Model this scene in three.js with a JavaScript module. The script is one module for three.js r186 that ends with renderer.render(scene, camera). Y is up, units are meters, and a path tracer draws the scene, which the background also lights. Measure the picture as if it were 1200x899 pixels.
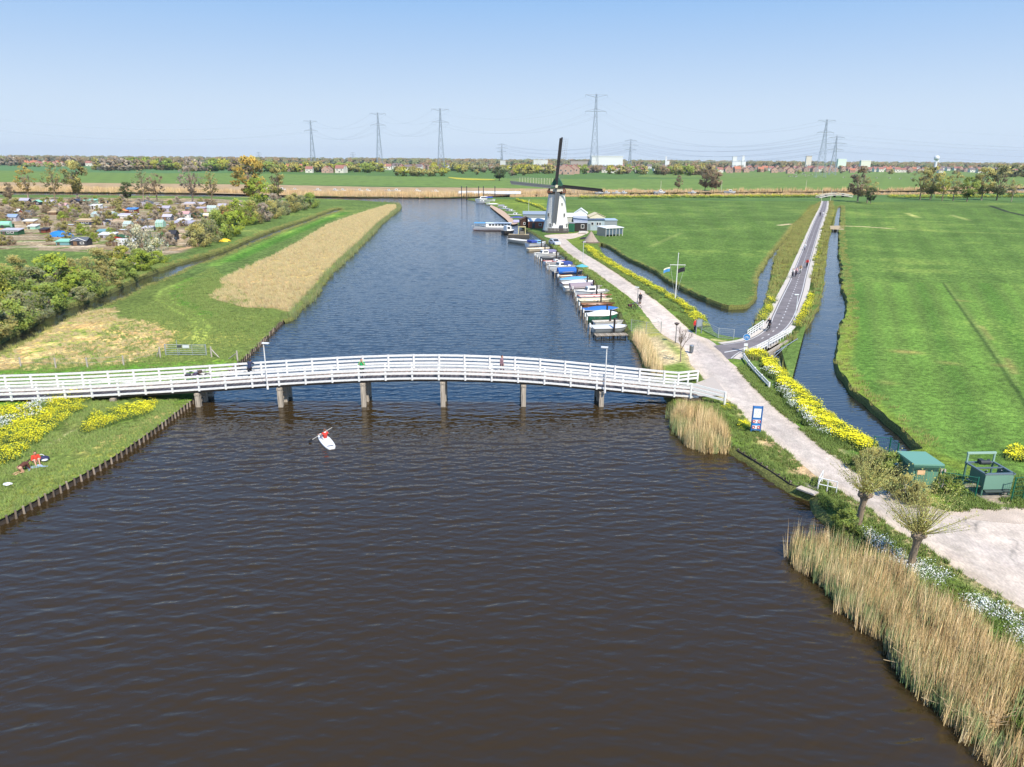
import * as THREE from 'three';
import { mergeGeometries } from 'three/addons/utils/BufferGeometryUtils.js';
import { MarchingCubes } from 'three/addons/objects/MarchingCubes.js';

// ---------- camera, sky, sun, exposure ----------
const scene = new THREE.Scene();
const EYE = 22, FOC = 850, PITCH = Math.atan(263 / FOC), ROLL = 0.0075;
const camera = new THREE.PerspectiveCamera(2 * Math.atan(449.5 / FOC) * 180 / Math.PI, 1024 / 767, 0.5, 60000);
camera.rotation.order = 'YXZ';
camera.position.set(0, EYE, 0);
camera.rotation.set(-PITCH, 0, ROLL);
const SUN = new THREE.Vector3(0.5, 1.25, 0.95).normalize();
const SKYPTS = [[0, .605, .715, .835], [3.5, .545, .668, .815], [7.5, .395, .56, .795], [11, .275, .475, .78], [18, .18, .40, .79], [30, .11, .315, .73], [55, .066, .22, .58], [90, .05, .17, .47]];
function skyTexture() {
  const W = 512, H = 256, d = new Float32Array(W * H * 4);
  for (let j = 0; j < H; j++) {
    const el = ((j + .5) / H - .5) * Math.PI, deg = Math.max(0, el * 180 / Math.PI);
    let k = 0; while (k < SKYPTS.length - 2 && deg > SKYPTS[k + 1][0]) k++;
    const a = SKYPTS[k], b = SKYPTS[k + 1], t = Math.min(1, (deg - a[0]) / (b[0] - a[0]));
    for (let i = 0; i < W; i++) {
      const az = ((i + .5) / W - .5) * 2 * Math.PI, c = Math.cos(el) * Math.cos(az) * SUN.x + Math.sin(el) * SUN.y + Math.cos(el) * Math.sin(az) * SUN.z;
      const halo = .05 * Math.pow(Math.max(0, c), 3) + .35 * Math.pow(Math.max(0, c), 30);
      for (let q = 0; q < 3; q++) d[(j * W + i) * 4 + q] = a[q + 1] + (b[q + 1] - a[q + 1]) * t + halo * [1, .95, .85][q];
      d[(j * W + i) * 4 + 3] = 1;
    }
  }
  const t = new THREE.DataTexture(d, W, H, THREE.RGBAFormat, THREE.FloatType);
  t.mapping = THREE.EquirectangularReflectionMapping; t.magFilter = THREE.LinearFilter; t.needsUpdate = true;
  return t;
}
scene.background = skyTexture(); scene.environment = scene.background;
const sun = new THREE.DirectionalLight(new THREE.Color(1, .94, .84), 5);
sun.name = 'sun'; sun.position.copy(SUN).multiplyScalar(500); sun.castShadow = true;
sun.shadow.mapSize.set(4096, 4096);
Object.assign(sun.shadow.camera, { left: -300, right: 300, top: 300, bottom: -300, near: 1, far: 1500 });
scene.add(sun); scene.add(sun.target); sun.target.name = 'sun_target';
const renderer = new THREE.WebGLRenderer({ antialias: true });
renderer.toneMapping = THREE.LinearToneMapping; renderer.toneMappingExposure = 1.17;
renderer.shadowMap.enabled = true;
scene.fog = new THREE.FogExp2(new THREE.Color(.74, .82, .92), 0.00005);

// ---------- helpers ----------
const V = (x, y, z) => new THREE.Vector3(x, y, z), V2 = (x, y) => new THREE.Vector2(x, y);
function RNG(seed) { let s = seed >>> 0; return (a = 0, b = 1) => { s = (s + 0x6d2b79f5) | 0; let t = Math.imul(s ^ (s >>> 15), 1 | s); t = (t + Math.imul(t ^ (t >>> 7), 61 | t)) ^ t; return a + (b - a) * (((t ^ (t >>> 14)) >>> 0) / 4294967296); }; }
// a survey point of the place: where the sight line of a photo point meets the level h
function ray(px, py) {
  let x = (px - 600) / FOC, y = (449.5 - py) / FOC, z = -1, c = Math.cos(ROLL), s = Math.sin(ROLL);
  [x, y] = [x * c - y * s, x * s + y * c]; c = Math.cos(PITCH); s = Math.sin(PITCH);
  [y, z] = [y * c + z * s, -y * s + z * c];
  return V(x, y, z);
}
function G(px, py, h = .55) { const d = ray(px, py); return V(0, EYE, 0).addScaledVector(d, (h - EYE) / d.y); }
function HT(p, px, py) { const d = ray(px, py); return EYE + d.y * p.z / d.z; }
function AT(px, py, dist) { const d = ray(px, py); return V(0, EYE, 0).addScaledVector(d, dist / -d.z); }
const P2 = (list, h = .55) => list.map(([a, b]) => { const g = G(a, b, h); return V2(g.x, g.z); });

const matCache = {};
function M(color, rough = .85, o = {}) {
  const key = JSON.stringify([color, rough, o]);
  if (matCache[key]) return matCache[key];
  const m = new THREE.MeshStandardMaterial({ roughness: rough, ...o });
  if (Array.isArray(color)) m.color.setRGB(...color); else m.color.set(color);
  return matCache[key] = m;
}
const VC = (rough = .9, o = {}) => { const k = 'vc' + rough + JSON.stringify(o); return matCache[k] ||= new THREE.MeshStandardMaterial({ vertexColors: true, roughness: rough, ...o }); };

const used = {};
function numbered(n) { used[n] = (used[n] || 0) + 1; return used[n] === 1 ? n : n + '_' + String(used[n] - 1).padStart(3, '0'); }
function tag(o, label, category, group, kind) {
  if (label) o.userData.label = label;
  if (category) o.userData.category = category;
  if (group) o.userData.group = group;
  if (kind) o.userData.kind = kind;
  return o;
}
function prep(g, uv) {
  if (g.index) g = g.toNonIndexed();
  for (const k of Object.keys(g.attributes)) if (!['position', 'normal', 'color', 'uv'].includes(k)) g.deleteAttribute(k);
  if (!g.attributes.normal) g.computeVertexNormals();
  if (uv || !g.attributes.uv) {
    const p = g.attributes.position, n = g.attributes.normal, u = new Float32Array(p.count * 2);
    for (let i = 0; i < p.count; i++) {
      const ax = Math.abs(n.getX(i)), ay = Math.abs(n.getY(i)), az = Math.abs(n.getZ(i));
      if (ay > ax && ay > az) { u[i * 2] = p.getX(i); u[i * 2 + 1] = p.getZ(i); }
      else if (ax > az) { u[i * 2] = p.getZ(i); u[i * 2 + 1] = p.getY(i); }
      else { u[i * 2] = p.getX(i); u[i * 2 + 1] = p.getY(i); }
    }
    g.setAttribute('uv', new THREE.BufferAttribute(u, 2));
  }
  return g;
}
function merged(list, uv = true) {
  const a = list.map(g => prep(g, uv)), col = a.some(g => g.attributes.color);
  if (col) for (const g of a) if (!g.attributes.color) paint(g, [1, 1, 1]);
  return a.length === 1 ? a[0] : mergeGeometries(a, false);
}
function paint(g, c) { const n = g.attributes.position.count, a = new Float32Array(n * 3); for (let i = 0; i < n; i++) { a[i * 3] = c[0]; a[i * 3 + 1] = c[1]; a[i * 3 + 2] = c[2]; } g.setAttribute('color', new THREE.BufferAttribute(a, 3)); return g; }
function mk(name, geos, mat, parent) {
  const g = Array.isArray(geos) ? merged(geos) : geos;
  const m = new THREE.Mesh(g, mat); m.castShadow = m.receiveShadow = true;
  if (parent) { m.name = name; parent.add(m); } else { m.name = numbered(name); scene.add(m); }
  return m;
}
function thing(name, label, category, group, pos, turn = 0) {
  const o = new THREE.Group(); o.name = numbered(name); if (pos) o.position.copy(pos); o.rotation.y = turn;
  scene.add(o); return tag(o, label, category, group);
}
function dup(src, label, pos, turn = 0, sc) {
  const c = src.clone(); c.name = numbered(src.name.replace(/_\d{3}$/, '')); c.userData = { ...src.userData };
  if (label) c.userData.label = label;
  c.position.copy(pos); c.rotation.y = turn; if (sc) c.scale.set(...(Array.isArray(sc) ? sc : [sc, sc, sc]));
  scene.add(c); return c;
}
function box(w, h, d, x = 0, y = 0, z = 0, ry = 0, rx = 0, rz = 0) {
  const g = new THREE.BoxGeometry(w, h, d); if (rz) g.rotateZ(rz); if (rx) g.rotateX(rx); if (ry) g.rotateY(ry); return g.translate(x, y, z);
}
function cyl(r1, r2, h, seg = 8, x = 0, y = 0, z = 0) { return new THREE.CylinderGeometry(r1, r2, h, seg).translate(x, y, z); }
function orient(g, a, b) {
  const d = b.clone().sub(a), q = new THREE.Quaternion().setFromUnitVectors(V(0, 1, 0), d.clone().normalize());
  g.applyQuaternion(q); const m = a.clone().add(b).multiplyScalar(.5); return g.translate(m.x, m.y, m.z);
}
function bar(a, b, r, seg = 6, r2 = r) { return orient(new THREE.CylinderGeometry(r2, r, a.distanceTo(b), seg), a, b); }
function beam(a, b, w, h) { // w across, h upright
  const d = b.clone().sub(a), L = d.length(), g = new THREE.BoxGeometry(w, h, L);
  const o = new THREE.Object3D(); o.position.copy(a).add(b).multiplyScalar(.5); o.lookAt(b); o.updateMatrix(); return g.applyMatrix4(o.matrix);
}
function tube(pts, r, seg = 20, rad = 5) { return new THREE.TubeGeometry(new THREE.CatmullRomCurve3(pts), seg, r, rad, false); }
function prism(pts, depth) { // outline in x,y extruded along z, centred
  const s = new THREE.Shape(pts.map(p => V2(p[0], p[1]))); return new THREE.ExtrudeGeometry(s, { depth, bevelEnabled: false }).translate(0, 0, -depth / 2);
}
function quadGeo(pos, col) { // raw triangles
  const g = new THREE.BufferGeometry(); g.setAttribute('position', new THREE.BufferAttribute(new Float32Array(pos), 3));
  if (col) g.setAttribute('color', new THREE.BufferAttribute(new Float32Array(col), 3));
  g.computeVertexNormals(); return g;
}
// value noise
const NT = (() => { const r = RNG(7), a = new Float32Array(65536); for (let i = 0; i < 65536; i++) a[i] = r(); return a; })();
function vn(x, y) {
  const ix = Math.floor(x), iy = Math.floor(y); let fx = x - ix, fy = y - iy; fx = fx * fx * (3 - 2 * fx); fy = fy * fy * (3 - 2 * fy);
  const a = (ix & 255) + ((iy & 255) << 8), b = ((ix + 1) & 255) + ((iy & 255) << 8), c = (ix & 255) + (((iy + 1) & 255) << 8), d = ((ix + 1) & 255) + (((iy + 1) & 255) << 8);
  return (NT[a] * (1 - fx) + NT[b] * fx) * (1 - fy) + (NT[c] * (1 - fx) + NT[d] * fx) * fy;
}
function fbm(x, y, o = 3) { let s = 0, a = .5, t = 0; for (let i = 0; i < o; i++) { s += a * vn(x, y); t += a; a *= .5; x = x * 2.03 + 17; y = y * 2.03 + 31; } return s / t; }
// tiling noise textures
function tileTex(size, fn, srgb) {
  const d = new Uint8Array(size * size * 4);
  for (let j = 0; j < size; j++) for (let i = 0; i < size; i++) { const c = fn(i / size, j / size, i, j), k = (j * size + i) * 4; if (typeof c === 'number') d[k] = d[k + 1] = d[k + 2] = Math.max(0, Math.min(255, c * 255)); else for (let q = 0; q < 3; q++) d[k + q] = Math.max(0, Math.min(255, c[q] * 255)); d[k + 3] = 255; }
  const t = new THREE.DataTexture(d, size, size); t.magFilter = THREE.LinearFilter; t.wrapS = t.wrapT = THREE.RepeatWrapping; if (srgb) t.colorSpace = THREE.SRGBColorSpace; t.needsUpdate = true; return t;
}
function rep(t, u, v = u) { const c = t.clone(); c.repeat.set(u, v); c.needsUpdate = true; return c; }
function perN(u, v, f, o = 3) { let s = 0, a = .5, t = 0; for (let i = 0; i < o; i++) { const p = f << i, x = u * p, y = v * p, ix = Math.floor(x), iy = Math.floor(y); let fx = x - ix, fy = y - iy; fx = fx * fx * (3 - 2 * fx); fy = fy * fy * (3 - 2 * fy); const g = (X, Y) => NT[((X % p + p) % p * 7 + i * 31 & 255) + (((Y % p + p) % p * 5 + i * 57 & 255) << 8)]; s += a * ((g(ix, iy) * (1 - fx) + g(ix + 1, iy) * fx) * (1 - fy) + (g(ix, iy + 1) * (1 - fx) + g(ix + 1, iy + 1) * fx) * fy); t += a; a *= .5; } return s / t; }
const inside = (x, z, poly) => { let c = false; for (let i = 0, j = poly.length - 1; i < poly.length; j = i++) { const a = poly[i], b = poly[j]; if ((a.y > z) !== (b.y > z) && x < (b.x - a.x) * (z - a.y) / (b.y - a.y) + a.x) c = !c; } return c; };
function scatter(poly, n, rnd) { let x0 = 1e9, x1 = -1e9, z0 = 1e9, z1 = -1e9; for (const p of poly) { x0 = Math.min(x0, p.x); x1 = Math.max(x1, p.x); z0 = Math.min(z0, p.y); z1 = Math.max(z1, p.y); } const out = []; let tries = 0; while (out.length < n && tries++ < n * 40) { const x = rnd(x0, x1), z = rnd(z0, z1); if (inside(x, z, poly)) out.push([x, z]); } return out; }
function area(poly) { let s = 0; for (let i = 0, j = poly.length - 1; i < poly.length; j = i++) s += poly[j].x * poly[i].y - poly[i].x * poly[j].y; return s / 2; }
function instanced(name, geo, mat, xf, parent, label, category) { // xf: [x,y,z,turn,sx,sy,sz?,color?,tilt?]
  const m = new THREE.InstancedMesh(geo, mat, xf.length), o = new THREE.Object3D(), c = new THREE.Color(); m.castShadow = m.receiveShadow = true;
  xf.forEach((t, i) => { o.position.set(t[0], t[1], t[2]); o.rotation.set(t[8] ? t[8][0] : 0, t[3], t[8] ? t[8][1] : 0); o.scale.set(t[4], t[5], t[6] ?? t[4]); o.updateMatrix(); m.setMatrixAt(i, o.matrix); if (xf[0][7]) m.setColorAt(i, c.setRGB(...t[7])); });
  m.userData.kind = 'stuff';
  if (parent) { m.name = name; parent.add(m); } else { m.name = numbered(name); scene.add(m); tag(m, label, category); }
  return m;
}
// ---------- land, water, roads ----------
const LH = .5, RH = .55, FH = .6; // heights of left bank, right land and far land above the water
function smoothLine(pts, step, jit = 0, seed = 1) { // through the points, about `step` metres apart, a little uneven
  const c = new THREE.CatmullRomCurve3(pts.map(p => V(p.x, 0, p.y)), false, 'centripetal'), out = [], r = RNG(seed);
  for (let i = 0; i < pts.length - 1; i++) {
    const L = pts[i].distanceTo(pts[i + 1]), n = Math.max(1, Math.min(40, Math.round(L / step)));
    for (let k = 0; k < n; k++) { const q = c.getPoint((i + k / n) / (pts.length - 1)); out.push(V2(q.x + (k ? r(-jit, jit) : 0), q.z + (k ? r(-jit, jit) : 0))); }
  }
  out.push(pts[pts.length - 1].clone()); return out;
}
function clipTris(tris, axis, at, keepBelow) { // tris: flat list of [x,z] triples
  const out = [], s = keepBelow ? 1 : -1;
  for (const t of tris) {
    let poly = t; const res = [];
    for (let i = 0; i < 3; i++) { const a = poly[i], b = poly[(i + 1) % 3], da = s * (a[axis] - at), db = s * (b[axis] - at); if (da <= 0) res.push(a); if ((da < 0 && db > 0) || (da > 0 && db < 0)) { const k = da / (da - db); res.push([a[0] + (b[0] - a[0]) * k, a[1] + (b[1] - a[1]) * k]); } }
    for (let i = 1; i < res.length - 1; i++) out.push([res[0], res[i], res[i + 1]]);
  }
  return out;
}
function triangulate(contour, holes = []) {
  const all = [...contour, ...holes.flat()];
  return THREE.ShapeUtils.triangulateShape(contour, holes).map(f => f.map(i => [all[i].x, all[i].y]));
}
function flat(tris, h, uvOf) {
  const pos = new Float32Array(tris.length * 9), nor = new Float32Array(tris.length * 9), uv = new Float32Array(tris.length * 6);
  tris.forEach((t, i) => {
    const up = (t[1][1] - t[0][1]) * (t[2][0] - t[0][0]) - (t[1][0] - t[0][0]) * (t[2][1] - t[0][1]) > 0 ? t : [t[0], t[2], t[1]];
    up.forEach((p, k) => { pos.set([p[0], h, p[1]], i * 9 + k * 3); nor.set([0, 1, 0], i * 9 + k * 3); uv.set(uvOf ? uvOf(p[0], p[1]) : [p[0], p[1]], i * 6 + k * 2); });
  });
  const g = new THREE.BufferGeometry(); g.setAttribute('position', new THREE.BufferAttribute(pos, 3)); g.setAttribute('normal', new THREE.BufferAttribute(nor, 3)); g.setAttribute('uv', new THREE.BufferAttribute(uv, 2)); return g;
}
function sheet(poly, h, holes) { return flat(triangulate(poly, holes), h); }
function bankGeo(line, h, out, w = .7, low = -.4, seed = 3) { // sloping bank along an edge; out = +1/-1 side of travel
  const pos = [], r = RNG(seed); let prev = null;
  for (let i = 0; i < line.length; i++) {
    const a = line[Math.max(0, i - 1)], b = line[Math.min(line.length - 1, i + 1)], d = b.clone().sub(a).normalize(), n = V2(-d.y, d.x).multiplyScalar(out * w * r(.6, 1.3)), p = line[i];
    const q = [[p.x, h, p.y], [p.x + n.x * .45, h * .45, p.y + n.y * .45], [p.x + n.x, low, p.y + n.y]];
    if (prev) for (let k = 0; k < 2; k++) { const t = [[prev[k], q[k], q[k + 1]], [prev[k], q[k + 1], prev[k + 1]]]; for (const [A, B, C] of t) { const up = (B[2] - A[2]) * (C[0] - A[0]) - (B[0] - A[0]) * (C[2] - A[2]) > 0; pos.push(...A, ...(up ? B : C), ...(up ? C : B)); } }
    prev = q;
  }
  return quadGeo(pos);
}
// painted ground: an image in plan view, uv in the same plan
function groundTex(b, size, base, draw, nz) {
  const c = document.createElement('canvas'); c.width = size; c.height = size; const x = c.getContext('2d');
  const C = (p) => [(p.x - b.x0) / (b.x1 - b.x0) * size, (1 - (p.y - b.z0) / (b.z1 - b.z0)) * size];
  x.fillStyle = base; x.fillRect(0, 0, size, size);
  const api = {
    x, poly(pts, fill, blur = 0) { x.fillStyle = fill; x.filter = blur ? `blur(${blur}px)` : 'none'; x.beginPath(); pts.forEach((p, i) => { const q = C(p); i ? x.lineTo(...q) : x.moveTo(...q); }); x.closePath(); x.fill(); x.filter = 'none'; },
    line(pts, stroke, wm, blur = 0) { x.strokeStyle = stroke; x.lineWidth = wm / Math.abs(b.x1 - b.x0) * size; x.lineCap = x.lineJoin = 'round'; x.filter = blur ? `blur(${blur}px)` : 'none'; x.beginPath(); pts.forEach((p, i) => { const q = C(p); i ? x.lineTo(...q) : x.moveTo(...q); }); x.stroke(); x.filter = 'none'; },
    spots(pts, n, r0, r1, colors, seed) { const r = RNG(seed); for (const [X, Z] of scatter(pts, n, r)) { const q = C(V2(X, Z)), k = size / Math.abs(b.x1 - b.x0); x.fillStyle = colors[Math.floor(r(0, colors.length))]; x.beginPath(); x.ellipse(q[0], q[1], r(r0, r1) * k, r(r0, r1) * k * .7, r(0, 3), 0, 7); x.fill(); } },
  };
  draw(api);
  const im = x.getImageData(0, 0, size, size), d = im.data, mx = (b.x1 - b.x0) / size, mz = (b.z1 - b.z0) / size, r = RNG(11);
  for (let j = 0; j < size; j++) for (let i = 0; i < size; i++) {
    const k = (j * size + i) * 4, X = b.x0 + i * mx, Z = b.z0 + (size - 1 - j) * mz;
    const ux = X * nz.c + Z * nz.s, uz = (-X * nz.s + Z * nz.c) * nz.stretch;
    const f = fbm(ux * nz.f, uz * nz.f, 2), m = vn(X * .16 + 40, Z * .16), w = vn(X * .045, Z * .045 + 90), g = r();
    const s = .70 + nz.a * f + .14 * m + .13 * w + (g - .5) * nz.g, dry = Math.max(0, (m * .45 + w * .6 + f * .55) - .93) * nz.dry;
    d[k] = Math.min(255, d[k] * s + dry * 150); d[k + 1] = Math.min(255, d[k + 1] * s + dry * 70); d[k + 2] = Math.min(255, d[k + 2] * s + dry * 40);
    const gr = d[k + 1], r0 = d[k], b0 = d[k + 2]; if (gr > r0) { d[k] = (r0 + .09 * (gr - r0)) * .95; d[k + 2] = (b0 + .05 * (gr - b0)) * .93; d[k + 1] = gr * .955; }
  }
  x.putImageData(im, 0, 0);
  const t = new THREE.CanvasTexture(c); t.colorSpace = THREE.SRGBColorSpace; t.wrapS = t.wrapT = THREE.MirroredRepeatWrapping; return t;
}
const grassBump = tileTex(512, (u, v, i, j) => .55 * perN(u, v, 48, 3) + .45 * perN(u, v, 9, 3));
const dirtBump = tileTex(256, (u, v) => perN(u, v, 32, 3));
const planUV = (b) => (x, z) => [(x - b.x0) / (b.x1 - b.x0), (z - b.z0) / (b.z1 - b.z0)];
function turfMat(tex, b, bump = .12, tile = 5) { const m = new THREE.MeshStandardMaterial({ map: tex, roughness: 1 }); m.bumpMap = rep(grassBump, Math.abs(b.x1 - b.x0) / tile, Math.abs(b.z1 - b.z0) / tile); m.bumpScale = bump; m.specularIntensity = .2; return m; }
// a tiling grass for land too far to paint
const farGrass = tileTex(1024, (u, v, i, j) => { const n = perN(u, v, 6, 4), f = perN(u, v, 90, 2), s = .7 + .35 * n + .25 * f; return [.32 * s + .06 * Math.max(0, n - .5), .445 * s, .15 * s]; }, true);

// --- outlines, surveyed ---
const riverLeft = P2([[-260, 735], [-120, 665], [0, 609], [60, 576], [130, 537], [180, 503], [222, 471]], LH);
const riverLeft2 = P2([[222, 471], [252, 447], [285, 419], [331, 374.5]], LH);
const reedEdge = smoothLine(P2([[331, 374.5], [343, 370], [352, 358], [364, 348], [374, 336], [385, 320], [400, 306], [410, 297], [424, 284], [437, 271], [446, 261], [459, 251], [468, 243], [462, 238], [440, 236.2]], LH), 1.2, .35, 4);
const canalLeft = P2([[440, 236.2], [410, 234.2], [370, 232.6], [300, 231], [200, 229.8], [100, 228.8], [0, 228], [-300, 226]], LH);
const ditchNorth = smoothLine(P2([[-160, 500], [0, 400], [32, 383], [65, 365], [100, 353], [140, 337], [175, 321], [220, 306], [263, 293.5], [291, 281.5], [317, 271.5], [341, 263.5], [361, 257], [380, 250], [396, 244.8], [401, 245.5]], .1), 1.5, .2, 5);
const ditchSouth = smoothLine(P2([[401, 245.5], [398, 247.2], [380, 252.6], [361, 260.2], [341, 267], [317, 276.5], [291, 286.5], [263, 299], [220, 314], [207, 321], [175, 334], [140, 351], [100, 366], [62, 383], [32, 399], [0, 413], [-160, 520]], LH), 1.5, .2, 6);
const leftOutline = [...smoothLine(riverLeft, 1.5), ...riverLeft2.slice(1), ...reedEdge.slice(1), ...smoothLine(canalLeft, 12, 1, 2).slice(1), V2(-420, -150), ...ditchNorth, ...ditchSouth.slice(1), V2(-170, -30)];
const riverRight = smoothLine(P2([[1330, 990], [1200, 862], [1130, 785], [1080, 728], [1040, 682], [1010, 652], [985, 622], [962, 592], [957, 579], [935, 570], [905, 551], [880, 535], [862, 524], [850, 519], [822, 508], [800, 492], [789, 470], [784, 458], [774, 440], [758, 424], [751, 404], [741, 392], [735, 380], [728, 366], [715, 347.5], [700, 332], [685, 319], [672, 306], [655, 292.5], [640, 281.5], [625, 272], [607, 261.5], [590, 247], [578, 241], [565, 236.5], [548, 233]]), 2, .15, 7);
const canalRight = P2([[548, 233], [575, 231.3], [600, 231], [680, 230.3], [780, 230], [900, 229], [1050, 228], [1200, 225.8], [1600, 219]]);
const rightOutline = [...riverRight, ...smoothLine(canalRight, 15, 1.5, 3).slice(1), V2(1500, -500), V2(600, -20), V2(60, 10)];
const ditchRoad = P2([[701, 287], [708, 298], [726, 312], [753, 326], [775, 337], [790, 347], [808, 357.5], [823, 369], [832, 381], [841, 391.5], [860, 395.5], [873, 396]]);
const ditchField = P2([[886, 348], [885, 343], [887, 325], [893, 314], [900, 303], [906, 295.5], [917, 283], [927, 272], [931, 263]], .08);
const fieldTip = P2([[704, 286.5], [713, 289.5], [735, 303.5], [768, 319], [783, 330], [808, 342.5], [836, 355.5], [854, 361.2], [872, 360.5], [881.5, 354], [886, 348]], .08);
const pathWest = P2([[876, 388], [885, 378], [889, 370], [894.5, 358], [899, 347], [902.5, 335], [904.5, 324], [909.5, 301], [915, 290], [922.5, 280], [928.5, 272], [931, 263]]);
const pathEast = P2([[981.5, 241.6], [979, 250], [976.5, 262], [972, 274], [969, 288], [967.5, 301], [966.5, 314], [965, 328], [959, 355], [950, 372], [938, 385], [928, 400], [918, 419], [916.5, 431], [927, 449], [945, 464.5], [967, 484.5], [992, 504.5], [1012, 516.5], [1026, 521], [1048, 532]]);
const fieldEast = P2([[1081, 532], [1072, 524], [1060, 511], [1040, 496], [1017, 474], [995, 454], [981.5, 434], [979.5, 420], [984, 400], [988, 382], [992.5, 359.5], [989, 344.5], [986, 325], [986.5, 312], [983.5, 303], [984, 288], [983.5, 274], [985, 258], [985.8, 241.6]], .08);
const ditchHole = [
  ...smoothLine(ditchRoad, 2, .15, 8), ...smoothLine(P2([[880, 418], [905, 422.5], [916.5, 431]]), 2).slice(0, -1), ...smoothLine(pathEast.slice(17), 2, .2, 9), ...smoothLine(fieldEast, 2, .3, 10), ...smoothLine(pathEast.slice(0, 15), 2, .2, 11),
  ...smoothLine(P2([[928, 400], [912, 396], [890, 392], [876, 388]]), 3).slice(1, -1), ...smoothLine(pathWest, 2, .2, 12), ...smoothLine([...ditchField].reverse(), 2, .3, 13).slice(1), ...smoothLine([...fieldTip].reverse(), 2, .2, 14).slice(1)];
const farShore = P2([[-700, 221], [0, 224.6], [100, 225.3], [200, 226], [290, 227], [370, 230], [450, 231], [530, 231.4], [600, 228.6], [700, 226.5], [900, 225], [1050, 223.8], [1200, 220.4], [1500, 214]], FH);

// --- left land ---
const bLN = { x0: -130, x1: -5, z0: -20, z1: -135 }, bLF = { x0: -330, x1: 0, z0: -135, z1: -465 };
const tanReed = P2([[244, 348], [263, 337], [259, 328], [285, 315], [328, 296], [359, 278.5], [385, 263], [415, 252.5], [454, 240], [464, 240], [464, 244], [455, 252], [442, 261], [432, 271], [420, 283], [404, 297], [393, 307], [378, 322], [367, 336], [357, 347], [345, 358], [338, 366], [320, 361], [291, 361], [263, 354]], LH);
const dryPatch = P2([[-60, 440], [0, 421], [50, 392], [95, 367], [135, 360], [140, 374], [175, 377], [205, 391], [195, 408], [170, 421], [140, 427], [50, 431], [0, 434], [-60, 450]], LH);
const yellow1 = P2([[-80, 486], [0, 481], [20, 480], [70, 467], [104, 462.5], [103, 477], [72, 494], [52, 512], [30, 534], [0, 549], [-80, 590]], LH), yellow2 = P2([[96, 512], [110, 489], [132, 479], [168, 466], [190, 468], [174, 486], [140, 494], [122, 501]], LH);
const allotment = P2([[-60, 232], [60, 231.5], [160, 232], [250, 233], [300, 236], [300, 248], [262, 262], [240, 280], [215, 296], [185, 300], [120, 296], [0, 292], [-60, 300]], LH);
const texLN = groundTex(bLN, 2048, 'rgb(100,115,54)', (a) => {
  const P = (l) => P2(l, LH);
  a.poly(P([[-80, 440], [0, 430], [200, 425], [285, 420], [285, 424], [222, 471], [0, 480], [-80, 490]]), 'rgba(84,130,40,.8)', 10);
  a.poly(P([[-80, 640], [0, 585], [130, 520], [200, 480], [222, 471], [130, 537], [0, 609]]), 'rgba(132,138,58,.75)', 8);
  a.poly(dryPatch, 'rgb(152,131,86)', 7); a.spots(dryPatch, 240, .4, 1.6, ['rgba(104,132,54,.75)', 'rgba(190,166,112,.7)', 'rgba(150,140,80,.7)'], 3);
  a.poly(tanReed, 'rgb(150,131,88)', 6); a.line(P([[60, 400], [90, 388], [115, 392]]), 'rgba(90,124,48,.7)', 2.6, 6); a.line(P([[50, 408], [85, 402]]), 'rgba(86,124,46,.6)', 2, 6);
  a.line(P([[116, 521], [150, 507], [174, 496], [195, 482]]), 'rgba(176,146,98,.85)', .9, 5); a.line(P([[100, 530], [140, 513]]), 'rgba(166,146,92,.6)', 1.3, 8);
  a.line(P([[30, 545], [56, 526], [84, 506], [108, 482], [125, 467], [150, 456]]), 'rgba(128,132,70,.9)', 1.1, 6); a.line(P([[62, 520], [72, 513]]), 'rgba(190,178,142,.9)', .5, 3); a.line(P([[76, 511], [86, 505]]), 'rgba(186,172,134,.8)', .4, 3);
  a.line(P([[118, 466], [132, 465], [144, 464]]), 'rgba(200,186,150,.95)', .9, 4);
  a.poly(yellow1, 'rgb(70,108,36)', 6); a.poly(yellow2, 'rgb(72,112,38)', 6);
  for (const l of [[[270, 300], [235, 322], [205, 337], [196, 346], [207, 356], [232, 368], [243, 383], [238, 402]], [[262, 304], [225, 326], [190, 340], [184, 350], [200, 361], [226, 374], [232, 388], [228, 402]]]) a.line(P(l), 'rgba(142,162,72,.75)', 1.0, 4);
  a.line(P([[280, 298], [240, 316], [214, 334], [206, 345], [218, 356], [246, 371]]), 'rgba(70,118,34,.6)', 2, 8);
  a.poly(P([[0, 400], [60, 367], [140, 338], [130, 330], [60, 352], [0, 380]]), 'rgba(84,128,34,.8)', 6);
  a.line(P([[25, 372], [40, 366], [62, 350], [75, 346]]), 'rgba(178,150,116,.85)', .8, 3);
}, { c: .8, s: .6, stretch: .8, f: 3.6, a: .6, g: .34, dry: .9 });
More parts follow.
